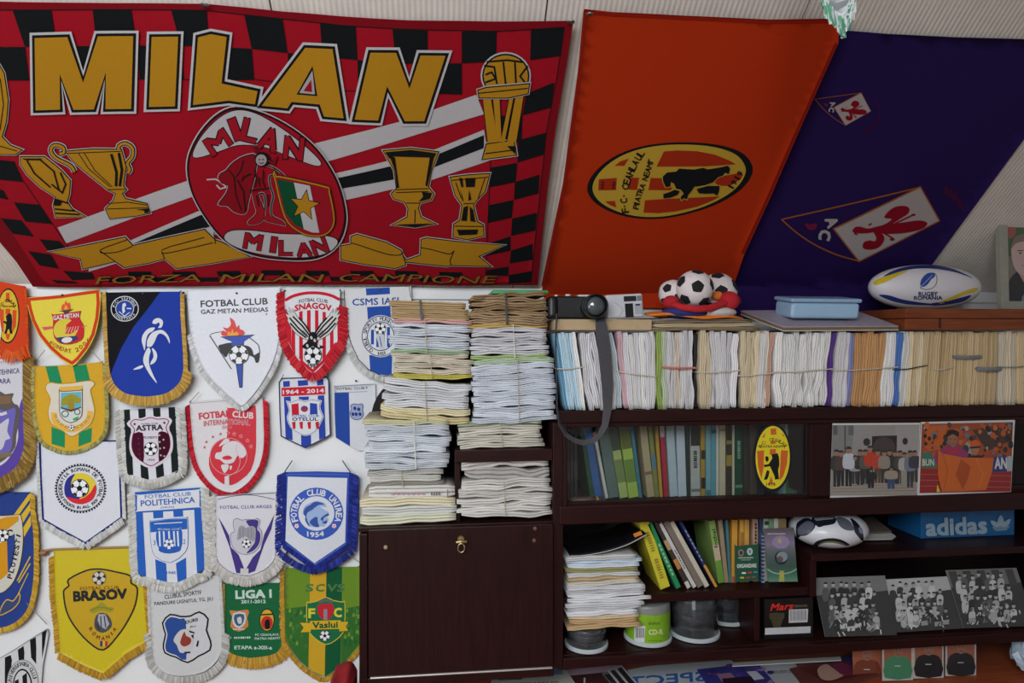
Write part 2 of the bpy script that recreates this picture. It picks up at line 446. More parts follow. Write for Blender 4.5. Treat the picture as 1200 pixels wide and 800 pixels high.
def interp(tab, x):
    if x <= tab[0][0]: return tab[0][1]
    for (x0, y0), (x1, y1) in zip(tab, tab[1:]):
        if x <= x1: return y0+(y1-y0)*(x-x0)/(x1-x0)
    return tab[-1][1]
# hem
a.poly([(-205, -14), (0, 2), (130, 5), (240, 5), (285, 9), (330, 14), (400, 19), (480, 23), (580, 25), (672, 24), (663, 33), (580, 36), (480, 33), (400, 29), (330, 22), (285, 17), (240, 12), (150, 12), (0, 11), (-200, -4)], DRED, 1)
a.poly([(672, 24), (661, 90), (650, 155), (642, 215), (635, 280), (630, 333), (622, 331), (631, 240), (640, 153), (652, 90), (662, 30)], DRED, 1)
a.poly([(39, 335), (20, 306), (0, 282), (-70, 190), (-50, 185), (10, 265), (50, 327), (60, 332), (622, 329), (630, 333)], DRED, 1)
a.line([(-200, -3), (0, 11), (150, 12), (240, 12), (330, 22), (400, 29), (480, 33), (580, 36), (661, 31)], 1, BLK, 2)
a.line([(661, 31), (652, 90), (640, 153), (631, 240), (622, 329)], 1, BLK, 2)
# checks along the top
T = [-71, -28, 15, 60, 108, 153, 200, 242, 286, 331, 375, 417, 460, 501, 541, 582, 622, 661]
Mx = [-54, -12, 30, 67, 113, 160, 212, 245, 295, 337, 378, 419, 464, 501, 541, 581, 621, 657]
yt = [(-71, 8), (15, 11), (242, 12), (286, 17), (331, 22), (375, 27), (460, 33), (541, 36), (622, 34), (661, 31)]
ym = [(-54, 54), (245, 54), (295, 57), (337, 62), (378, 66), (419, 69), (464, 73), (541, 73), (621, 69), (657, 64)]
yb = [(-50, 92), (300, 93), (340, 98), (402, 105), (541, 109), (620, 107)]
for i in range(len(T)-1):
    if i % 2 == 0: a.poly([(T[i], interp(yt, T[i])), (T[i+1], interp(yt, T[i+1])), (Mx[i+1], interp(ym, Mx[i+1])), (Mx[i], interp(ym, Mx[i]))], BLK, 2)
    elif i < 14:
        d = 5*(1-max(0, min(1, Mx[i]/540)))
        a.poly([(Mx[i], interp(ym, Mx[i])), (Mx[i+1], interp(ym, Mx[i+1])), (Mx[i+1]+d, interp(yb, Mx[i+1])), (Mx[i]+d, interp(yb, Mx[i]))], BLK, 2)
a.line([(-50, 92), (160, 93), (300, 93), (340, 98), (402, 105), (541, 109)], .8, BLK, 2)
# checks on the right and left sides
for q in ([(616.5, 108), (649.5, 95), (645, 124.5), (612, 133)], [(607, 162), (640, 153.6), (637.5, 179), (606, 188)], [(603, 211), (632, 203), (631, 225), (602, 232)],
          [(600, 254), (629, 247.6), (627, 268.6), (598.6, 274.6)], [(598.6, 292), (624, 284), (624, 303), (597, 307)], [(596, 321), (623, 316), (622, 329), (596, 331)],
          [(581, 134), (612, 133), (611, 163), (579, 165)], [(574.5, 194), (606, 188.5), (604, 211), (574, 217)], [(572, 238), (601.5, 232), (599.5, 253), (571, 259)],
          [(572, 283), (598, 275), (598, 292), (570.6, 297.5)], [(570.6, 314.5), (596, 310.6), (595.5, 322), (569, 320)],
          [(-20, 184), (18, 187), (29, 211), (-6, 208)], [(-12, 217), (5, 221), (11, 232), (-4, 229)], [(17.5, 235), (47.5, 237.5), (62.5, 260), (31, 257.5)],
          [(2.5, 254), (26, 256), (41, 275), (16, 272)], [(47.5, 278), (71, 280), (80, 290), (57, 291)], [(34, 292.5), (61, 296), (70, 312.5), (47.5, 309)],
          [(75, 315), (109, 317.5), (112, 325), (86, 326)], [(61, 326), (87, 327.5), (95, 330), (68, 330)], [(-60, 140), (-20, 142), (-8, 165), (-44, 162)], [(-92, 96), (-58, 98), (-44, 120), (-78, 118)], [(-80, 164), (-46, 166), (-32, 186), (-64, 184)], [(-120, 54), (-88, 56), (-74, 76), (-106, 74)], [(-112, 120), (-80, 122), (-66, 142), (-96, 140)], [(-150, 76), (-120, 78), (-106, 98), (-136, 96)], [(-150, 12), (-118, 12), (-104, 34), (-136, 32)]): a.poly(q, BLK, 2)
a.line([(574.5, 187), (569, 321)], .8, BLK, 2); a.line([(29, 210), (79, 284), (108, 318)], .8, BLK, 2)
for i in range(9):
    x = 150+i*52
    if x < 560: a.poly([(x, 317), (x+27, 317), (x+29, 323), (x+2, 323)], BLK, 2); a.poly([(x-24, 324), (x+2, 324), (x+3, 329), (x-22, 329)], BLK, 2)
# sloping stripes
a.poly([(69, 264), (220, 211), (367, 168), (468, 141), (558, 109.5), (567, 132), (385, 188), (226, 229.5), (79, 282.5)], WHT, 2)
a.poly([(105, 300), (152, 281), (231, 247), (397, 201), (511, 173), (567, 150), (573, 186), (504, 210), (406, 233), (250, 275), (105, 316)], WHT, 2)
a.poly([(150, 287), (235, 251), (397, 207), (462, 192), (511, 180), (567, 156), (567, 171), (507, 195), (462, 208.5), (403.5, 219), (244, 265), (150, 296)], BLK, 3)
# big letters
ow = [((214, 210, 212), 12), (BLK, 6.2)]
a.at((0, 0), 3.3333)
ow3 = [(c, w_*3.33) for c, w_ in ow]
for P in ([(140, 143), (266, 141), (328, 318), (384, 140), (521, 140), (514, 422), (415, 422), (415, 280), (370, 422), (292, 422), (238, 283), (240, 420), (146, 422)],
          [(593, 143), (697, 141), (685, 412), (583, 415)],
          [(775, 143), (825, 130), (887, 141), (867, 322), (1007, 353), (997, 404), (895, 389), (756, 406)]): a.shape(P, GOLD, 6, ow3)
a.at((0, 0), 1)
a.shape([(307, 123), (358, 55), (390, 56), (403, 136.5), (380, 135), (375, 121), (342, 118.5), (337, 126)], GOLD, 6, ow, holes=[])
a.poly([(348, 109.5), (372, 111), (366.5, 76)], BLK, 9); a.poly([(351, 107.5), (369.5, 109), (366.5, 81)], (186, 182, 184), 10); a.poly([(356, 105), (366, 106), (365, 92)], RED, 11)
a.at((330, 0), 3.3333)
a.shape([(348, 198), (448, 198), (500, 338), (543, 209), (640, 211), (557, 465), (482, 465), (413, 328), (378, 462), (287, 459)], GOLD, 6, ow3)
# ribbon
def gold(P, lines=(), L=4, o=15, bl=4.0):
    a.shape(P, GOLD, L, [(WHT, o), (BLK, bl*2.1)])
    for l in lines: a.line(l, bl, BLK, L+3)
a.at((0, 150), 4)
gold([(240, 568), (420, 536), (590, 505), (625, 545), (800, 505), (960, 470), (1010, 520), (1040, 530), (1170, 600), (1000, 625), (830, 650), (775, 605), (700, 625), (585, 645), (545, 615), (395, 648), (385, 600)],
     [[(475, 560), (500, 548), (600, 515)], spl([(475, 560), (485, 575), (560, 570), (625, 545)], 4, False), [(475, 565), (585, 645)], spl([(760, 570), (790, 578), (1000, 530)], 4, False), [(760, 565), (800, 548), (960, 505)], [(760, 570), (775, 605)], [(1005, 480), (1012, 535)]])
a.at((400, 140), 3.81)
gold([(0, 560), (45, 552), (45, 518), (70, 508), (200, 545), (265, 580), (275, 605), (290, 625), (355, 600), (358, 530), (380, 523), (500, 535), (725, 552), (610, 600), (665, 645), (490, 640), (470, 645), (285, 630), (285, 645), (240, 660), (100, 640), (0, 620)],
     [spl([(45, 545), (80, 555), (200, 595), (260, 600), (275, 585)], 4, False), [(275, 600), (288, 640)], spl([(355, 565), (400, 572), (480, 590), (503, 575)], 4, False), [(503, 575), (485, 620), (490, 640)]])
# trophies
a.at((0, 150), 4)
gold([(105, 125), (215, 125), (260, 160), (295, 190), (335, 235), (330, 300), (320, 335), (345, 370), (405, 403), (270, 405), (258, 350), (270, 310), (195, 262), (135, 205), (105, 160)])
for l in ([(135, 140), (170, 200), (245, 265)], [(190, 130), (260, 190), (285, 280)], [(290, 195), (315, 250), (300, 290), (250, 250)], [(270, 320), (330, 340)], [(265, 365), (360, 375)], [(268, 385), (380, 392)]): a.line(l, 7, BLK, 8)
a.poly([(110, 130), (205, 130), (195, 138), (130, 138)], BLK, 8); a.poly([(262, 315), (300, 330), (290, 350), (262, 350)], BLK, 8)
for h in ([(355, 195), (335, 165), (270, 130), (245, 95), (262, 70), (300, 80), (305, 105), (285, 110)], [(560, 105), (560, 80), (590, 68), (622, 90), (622, 130), (600, 160), (610, 190), (600, 205)]):
    h = spl(h, 4, False); a.line(h, 29, WHT, 4); a.line(h, 21, BLK, 5); a.line(h, 12, GOLD, 6)
gold([(315, 100), (440, 92), (570, 97), (592, 175), (580, 265), (595, 283), (575, 300), (590, 325), (690, 350), (705, 392), (640, 405), (520, 415), (500, 370), (535, 335), (548, 300), (510, 280), (430, 215), (355, 150)],
     [[(320, 108), (570, 104)], [(375, 110), (420, 180), (520, 268)], [(400, 108), (450, 190), (530, 268)], [(510, 280), (590, 280)], [(510, 345), (600, 340), (690, 355)], [(505, 370), (695, 368)]])
for l in ([(525, 115), (550, 200), (548, 265)], [(560, 110), (575, 190), (565, 265)]): a.line(l, 12, BLK, 8)
a.poly([(640, 375), (700, 370), (700, 390), (680, 392), (680, 380)], BLK, 8)
a.at((0, 0), 1)
gold([(-30, 58), (-8, 60), (6, 84), (11, 115), (9, 140), (4, 158), (14, 168), (27, 173), (20, 178), (-20, 178), (-30, 160)], [[(2, 90), (6, 120), (2, 150)], [(0, 168), (22, 174)]], 4, 3.8, 1.0)
a.at((400, 140), 3.81)
gold([(190, 132), (310, 122), (432, 138), (402, 220), (388, 295), (412, 325), (400, 350), (350, 365), (342, 390), (355, 430), (420, 458), (330, 473), (230, 465), (295, 430), (300, 390), (285, 362), (235, 345), (225, 325), (248, 300), (238, 220)],
     [[(245, 305), (388, 300)], [(245, 318), (390, 313)], [(290, 365), (350, 365)], [(330, 395), (328, 455)]])
a.poly([(196, 136), (310, 126), (424, 141), (412, 165), (390, 160), (230, 155), (215, 165)], BLK, 8); a.poly([(215, 150), (240, 160), (258, 295), (248, 298), (240, 220)], BLK, 8)
a.poly([(395, 160), (415, 150), (400, 220), (384, 290), (375, 285)], BLK, 8); a.poly([(360, 315), (405, 318), (395, 345), (345, 358), (365, 335)], BLK, 8); a.poly([(240, 462), (415, 455), (330, 472)], BLK, 8)
gold([(487, 250), (570, 238), (660, 232), (640, 310), (600, 352), (588, 372), (605, 445), (632, 460), (634, 508), (560, 524), (500, 512), (503, 458), (530, 440), (540, 372), (510, 330)],
     [[(492, 262), (655, 245)], [(510, 270), (535, 340)], [(640, 250), (610, 340)], [(545, 365), (590, 362)], [(505, 465), (630, 465)]])
for P in ([(525, 250), (540, 250), (545, 290), (535, 290)], [(552, 250), (598, 248), (595, 288), (556, 290)], [(530, 300), (545, 350), (540, 352)], [(570, 300), (580, 345), (566, 350)], [(545, 380), (565, 372), (560, 440), (535, 440)], [(572, 375), (588, 390), (598, 445), (575, 440)], [(515, 480), (610, 478), (605, 500), (525, 505)]): a.poly(P, BLK, 8)
a.at((330, 0), 3.3333)
for P in ([(785, 370), (815, 370), (845, 545), (805, 550)], [(825, 370), (850, 372), (858, 545), (840, 545)], [(890, 370), (905, 370), (870, 545), (855, 545)], [(915, 360), (945, 358), (915, 545), (880, 545)]): a.shape(P, GOLD, 4, [(BLK, 7)])
gold([(800, 555), (905, 540), (915, 595), (785, 612)], [[(795, 590), (910, 575)]])
a.poly([(880, 560), (910, 560), (912, 592)], BLK, 8)
a.ell(875, 290, 98, 92, WHT, 4); a.ell(875, 290, 92, 86, BLK, 5); a.ell(875, 290, 86, 80, GOLD, 6)
for l in ([(790, 250), (830, 255), (840, 320)], [(865, 235), (875, 330)], [(910, 235), (915, 330)], [(800, 235), (880, 228), (940, 235)], [(960, 250), (930, 290), (950, 315)], [(795, 285), (820, 275), (835, 300), (795, 315)]): a.line(l, 7, BLK, 7)
gold([(768, 345), (800, 335), (965, 320), (960, 355), (880, 372), (772, 372)], [[(770, 355), (960, 335)]], 7)
# round emblem
a.at((200, 110), 3.479)
oval = spl([(265, 42), (180, 78), (105, 165), (65, 270), (80, 385), (140, 500), (225, 600), (335, 657), (470, 678), (600, 670), (685, 615), (722, 520), (712, 420), (675, 320), (600, 212), (500, 130), (380, 68)], 4)
cx, cy = 392, 370
def scl(P, k): return [(cx+(x-cx)*k, cy+(y-cy)*k) for x, y in P]
a.poly(oval, WHT, 10); a.poly(scl(oval, .985), (48, 14, 22), 11); a.poly(scl(oval, .955), RED, 12)
a.shape(spl([(95, 235), (130, 165), (200, 92), (270, 60), (350, 74), (450, 132), (550, 207), (612, 268), (590, 283), (480, 245), (380, 208), (280, 200), (200, 225), (115, 250)], 4), WHT, 13, [(BLK, 7)])
a.shape(spl([(222, 575), (250, 550), (330, 550), (450, 565), (600, 567), (668, 578), (680, 602), (640, 638), (560, 658), (450, 658), (330, 637), (250, 605)], 4), WHT, 13, [(BLK, 7)])
LR = (176, 20, 40)
for ch, x, y, ww, hh, r in (('M', 196, 188, 92, 68, 33), ('I', 266, 136, 24, 84, 20), ('L', 326, 142, 60, 84, -14), ('A', 404, 178, 74, 84, -18), ('N', 504, 214, 72, 84, -6)):
    a.text(ch, x, y, ww, hh, LR, 15, r, bold=.05, out=(BLK, .035))
for ch, x, y, ww, hh, r in (('M', 338, 595, 68, 58, -10), ('I', 421, 608, 18, 58, -8), ('L', 470, 622, 50, 56, 0), ('A', 545, 628, 58, 52, 8), ('N', 608, 612, 58, 58, 20)):
    a.text(ch, x, y, ww, hh, LR, 15, r, bold=.05, out=(BLK, .035))
cape = spl([(350, 245), (300, 248), (255, 275), (228, 305), (205, 318), (200, 342), (222, 360), (240, 365), (228, 400), (200, 440), (235, 446), (262, 470), (305, 478), (318, 430), (330, 380), (345, 320)], 3)
a.line(cape, 11, WHT, 13, True); a.shape(cape, (150, 12, 30), 14, [(BLK, 6)])
a.line([(150, 340), (185, 338), (215, 352), (228, 372), (205, 378), (190, 362)], 6, WHT, 14); a.line([(275, 340), (300, 390), (308, 470)], 5, BLK, 17); a.line([(240, 300), (262, 330), (268, 400), (290, 465)], 4, BLK, 17); a.line([(300, 262), (290, 300), (270, 330)], 4, BLK, 17)
body = spl([(350, 275), (320, 290), (300, 305), (330, 320), (322, 350), (318, 380), (335, 400), (345, 440), (352, 480), (318, 515), (335, 524), (372, 512), (384, 480), (372, 440), (360, 405), (380, 400), (388, 440), (382, 490), (392, 510), (440, 522), (466, 528), (455, 512), (415, 490), (412, 450), (420, 410), (408, 370), (405, 330), (430, 325), (468, 332), (440, 305), (400, 285)], 3)
a.line(body, 9, WHT, 14.5, True); a.shape(body, (172, 20, 36), 15, [(BLK, 6)])
for l in ([(345, 300), (352, 340), (345, 372)], [(380, 300), (378, 345), (385, 372)], [(325, 385), (405, 375)], [(362, 330), (364, 370)], [(352, 405), (362, 450)], [(398, 400), (400, 450)], [(330, 316), (300, 330), (292, 345)]): a.line(l, 5, BLK, 18)
a.ell(376, 258, 32, 30, BLK, 18); a.ell(372, 260, 22, 23, (184, 174, 174), 19); a.line([(362, 258), (368, 256)], 4, BLK, 20); a.line([(376, 256), (383, 258)], 4, BLK, 20); a.line([(364, 270), (373, 274), (382, 270)], 3, BLK, 20)
for l in ([(356, 238), (340, 212), (362, 228)], [(400, 262), (425, 275), (437, 250), (424, 262)]): a.line(l, 9, BLK, 18); a.line(l, 4, (170, 22, 38), 19)
sh = spl([(428, 325), (430, 330), (470, 335), (635, 370), (645, 385), (665, 500), (640, 552), (590, 565), (530, 550), (470, 490)], 4)
a.shape(sh, (168, 20, 38), 18, [(BLK, 18), (GOLD, 12)])
a.poly([(436, 336), (505, 350), (545, 540), (510, 525), (470, 478)], (14, 84, 52), 21); a.poly([(505, 350), (570, 362), (608, 553), (580, 553), (545, 540)], WHT, 21)
a.star(548, 442, 68, BLK, 22, 8); a.star(548, 442, 60, GOLD, 23, 8)
a.at((0, 0), 1)
for t, x0, x1, h in (('FORZA', 115, 238, 9), ('MILAN', 260, 378, 9.5), ('CAMPIONE', 398, 581, 9)):
    a.text(t, (x0+x1)/2, 324.5, x1-x0, h, (160, 116, 44), 8, 1 if t == 'FORZA' else -.3, sh=.5, bold=.0, out=(BLK, .035))
a.build('printed_design', CLOTH, flag1, 'gold lettering, trophies, stripes and round crest')
mat('steel', (150, 150, 150), .35, .05, metal=1)
for px, py in ((669, 27), (240, 7)): MB().lathe([(.003, 0), (.009, .001), (.009, .003), (.003, .004)], on(px, py, SP+SN*.04, SN), 12).build('eyelet', MATS['steel'], flag1)

# orange flag
ORA = (198, 54, 12)
f2s = plane_surf(SP+SN*.040, SN, .0006, wr(6, 11, 1.3, .007))
flag2 = empty('club_flag', on(745, 333, SP, SN), 'plain orange flag with a yellow oval bear crest lying sideways', 'flag', 'flags hung on the sloping ceiling')
out2 = [(685, 12), (720, 16), (800, 20), (900, 23), (984, 21), (982, 50), (935, 155), (900, 235), (872, 295), (855, 344), (760, 346), (700, 346), (634, 345), (648, 270), (660, 215), (668, 155), (677, 90)]
slab('cloth', out2, f2s, CLOTH, flag2, ORA, .0015, -SN, 20, FG)
w2s = plane_surf(Vector((0, YW-.034, 0)), NY, .0006, lambda p: .003*math.sin(9*p.x))
slab('hanging_edge', [(634, 341), (856, 341), (852, 362), (700, 360), (640, 354)], w2s, CLOTH, flag2, ORA, .0015, Vector((0, 1, 0)), 20, FG)
a = Art(f2s, maxe=20, gain=FG)
DO = (160, 30, 10)
a.line([(686, 15), (720, 18.5), (800, 22.5), (900, 25.5), (980, 24)], 4, DO, 2); a.line([(686, 14), (679, 90), (670, 155), (662, 215), (650, 270), (636, 334)], 4, DO, 2); a.line([(979, 50), (932, 155), (897, 235), (869, 295)], 3, DO, 2)
YE = (210, 172, 58); DK = (22, 24, 28); OR2 = (180, 50, 18)
a.at((680, 150), 5.714)
el = spl([(47, 405), (75, 330), (150, 250), (260, 180), (400, 130), (560, 102), (720, 94), (880, 102), (1010, 130), (1100, 175), (1150, 250), (1140, 320), (1080, 400), (980, 470), (850, 530), (700, 575), (550, 602), (400, 604), (260, 580), (140, 530), (70, 470)], 3)
cx, cy = 598, 350
a.poly(el, DK, 1); el2 = [(cx-6+(x-cx)*.925, cy+(y-cy)*.945) for x, y in el]; a.poly(el2, YE, 2)
for P in ([(560, 155), (650, 147), (780, 150), (900, 172), (990, 208), (1040, 235), (840, 250), (510, 257)], [(432, 480), (560, 470), (935, 450), (880, 480), (780, 520), (640, 552), (520, 565), (422, 562)],
          [(335, 332), (395, 332), (380, 412), (325, 412)], [(470, 332), (545, 332), (560, 390), (620, 395), (600, 412), (455, 412)], [(125, 345), (245, 335), (240, 415), (120, 418)], [(230, 255), (270, 225), (325, 207), (295, 255)], [(165, 490), (232, 487), (240, 530), (200, 515)],
          [(890, 350), (930, 318), (1080, 290), (1075, 330), (1000, 380), (920, 378)]): a.poly(P, OR2, 3)
bear = [(550, 320), (580, 292), (640, 285), (660, 265), (760, 270), (820, 258), (850, 268), (930, 255), (985, 242), (1000, 265), (990, 300), (965, 290), (950, 310), (920, 320), (885, 355), (830, 375), (760, 385), (745, 410), (720, 440), (712, 470), (690, 462), (675, 475), (668, 455), (690, 430), (670, 405), (640, 400), (625, 365), (605, 355), (600, 385), (570, 390), (552, 350)]
a.line(bear, 12, YE, 4, True); a.poly(bear, DK, 5)
a.shape([(553, 435), (600, 420), (630, 405), (665, 415), (650, 440), (600, 460), (555, 465)], DK, 4, [(YE, 10)])
a.shape([(775, 400), (850, 378), (930, 378), (925, 420), (912, 445), (890, 430), (830, 432), (790, 428)], DK, 4, [(YE, 10)])
for t, q, h in (('F.C. CEAHLAUL', spl([(300, 548), (290, 470), (300, 400), (325, 320), (360, 245), (405, 170)], 8, False), 46), ('PIATRA NEAMT', spl([(372, 522), (390, 450), (420, 370), (445, 300), (470, 225)], 8, False), 36)):
    n = len(t)
    for i, ch in enumerate(t):
        if ch == ' ': continue
        fr = i/(n-1)*(len(q)-1); j = min(int(fr), len(q)-2); u = fr-j
        x = q[j][0]+(q[j+1][0]-q[j][0])*u; y = q[j][1]+(q[j+1][1]-q[j][1])*u
        r = math.degrees(math.atan2(-(q[j+1][1]-q[j][1]), q[j+1][0]-q[j][0]))
        a.text(ch, x, y, (30 if ch != '.' else 8)*(.35 if ch == 'I' else 1), h if ch != '.' else 8, DK, 5, r, bold=.03)
for i, ch in enumerate('1919'): a.text(ch, 1005+i*20, 385-i*30, 24 if ch != '1' else 10, 38, DK, 5, 62, bold=.03)
for x in (150, 225): a.dashes(x, 378, 55, 22, (90, 30, 20), 5, 3, 85)
a.build('printed_design', CLOTH, flag2, 'yellow oval crest with a black bear')
gm = MB().lathe([(.003, 0), (.008, .001), (.008, .003), (.003, .004)], on(691, 18, SP+SN*.055, SN), 12); gm.build('eyelet', MATS['steel'], flag2)

# purple flag: lies on the slope, then hangs down the knee wall
PUR = (44, 23, 90)
sl3 = plane_surf(SP+SN*.020, SN, .0006, wr(4, 9, 2.2, .005))
wl3 = plane_surf(Vector((0, YW-.036, 0)), NY, .0006, lambda p: .002*math.sin(14*p.x))
def f3s(px, py, L): return sl3(px, py, L) if py < 330 else wl3(px, py, L)
flag3 = empty('club_flag', on(960, 345, Vector((0, YW, 0)), NY), 'dark purple flag with two white kite-shaped red lily emblems', 'flag', 'flags hung on the sloping ceiling')
a = Art(f3s, maxe=20)
slab('cloth', [(955, 33), (1005, 37), (1040, 40), (1120, 44), (1270, 48), (1235, 110), (1200, 165), (1150, 232), (1095, 305), (1072, 336), (850, 336)], sl3, CLOTH, flag3, PUR, .0015, -SN, 20, FG)
slab('hanging_edge', [(848, 331.5), (1074, 331.5), (1060, 352), (1040, 372), (840, 372)], wl3, CLOTH, flag3, PUR, .0015, Vector((0, 1, 0)), 20, FG)
a = Art(sl3, maxe=20, gain=FG); OG = (178, 100, 26); W3 = (196, 188, 186); R3 = (158, 14, 38)
def lily(Q):
    """Kite emblem drawn in the crop's own pixels through Q."""
    a.line([Q(p) for p in ((75, 272), (850, 90))], 8*Q.k, OG, 1)
    a.line([Q(p) for p in spl([(75, 272), (160, 345), (260, 410), (380, 465), (505, 502)], 4, False)], 8*Q.k, OG, 1)
    a.shape([Q(p) for p in ((852, 92), (958, 278), (510, 500), (372, 322))], W3, 1, [(OG, 16*Q.k)])
    for P in (spl([(470, 335), (485, 310), (520, 308), (560, 318), (640, 300), (760, 285), (850, 275), (895, 292), (860, 325), (770, 345), (690, 350), (640, 348), (600, 340), (550, 345), (500, 345)], 3),
              spl([(590, 335), (640, 350), (650, 385), (620, 425), (570, 438), (530, 428), (535, 395), (570, 385), (595, 390), (605, 370)], 3),
              spl([(620, 310), (670, 285), (690, 265), (650, 258), (670, 225), (710, 198), (760, 192), (790, 205), (785, 235), (740, 265), (700, 290), (650, 315)], 3)): a.poly([Q(p) for p in P], R3, 3)
    for l in ([(650, 320), (810, 245)], [(640, 340), (700, 375)], [(560, 300), (580, 290)], [(480, 345), (500, 352)]): a.line([Q(p) for p in l], 9*Q.k, R3, 3)
    a.ell(*Q((815, 243)), 12*Q.k, 7*Q.k, R3, 3); a.ell(*Q((695, 380)), 14*Q.k, 9*Q.k, R3, 3)
    for ch, p in (('A', (355, 282)), ('C', (315, 355))): a.text(ch, *Q(p), 52*Q.k, 62*Q.k, W3, 3, -70 if ch == 'A' else -100, bold=.06)
    a.poly([Q(p) for p in spl([(205, 290), (235, 295), (270, 290), (265, 320), (235, 328), (215, 315)], 3)], (130, 30, 70), 3)
class Qm:
    def __init__(s, o, sc, A=None): s.o = o; s.k = 1/sc; s.A = A
    def __call__(s, p):
        if s.A: return (s.A[0]+s.A[1]*p[0]+s.A[2]*p[1], s.A[3]+s.A[4]*p[0]+s.A[5]*p[1])
        return (s.o[0]+p[0]*s.k, s.o[1]+p[1]*s.k)
lily(Qm((900, 200), 4.8))
# the small emblem: affine map of the same drawing (tip, upper and lower corners)
def aff(src, dst):
    M3 = Matrix([(1, p[0], p[1]) for p in src]).inverted()
    ax = M3 @ Vector([d[0] for d in dst]); ay = M3 @ Vector([d[1] for d in dst])
    return (ax[0], ax[1], ax[2], ay[0], ay[1], ay[2])
q2 = Qm((0, 0), 10.5, aff([(852, 92), (958, 278), (510, 500)], [(1009, 109), (1020, 130), (991, 146.5)]))
lily(q2)
rnd = random.Random(5)
for (cx_, cy_, rx, ry, a0, a1, n) in ((1005, 132, 26, 22, -70, 40, 16), (1060, 270, 75, 62, -95, 55, 26)):
    for i in range(n):
        t = math.radians(a0+(a1-a0)*i/n); x, y = cx_+rx*math.cos(t), cy_-ry*math.sin(t); q = rx*.05
        if y < 322 and x < 1188-(y-165)*.75: a.poly(spl([(x-q*rnd.uniform(.5, 1.2), y), (x, y-q*rnd.uniform(.8, 2)), (x+q*rnd.uniform(.6, 1.4), y+q*.3), (x+q*.3, y+q*rnd.uniform(.6, 1.8))], 2), (82, 20, 62), 1)
a.build('printed_design', CLOTH, flag3, 'white kite emblems with red lilies')

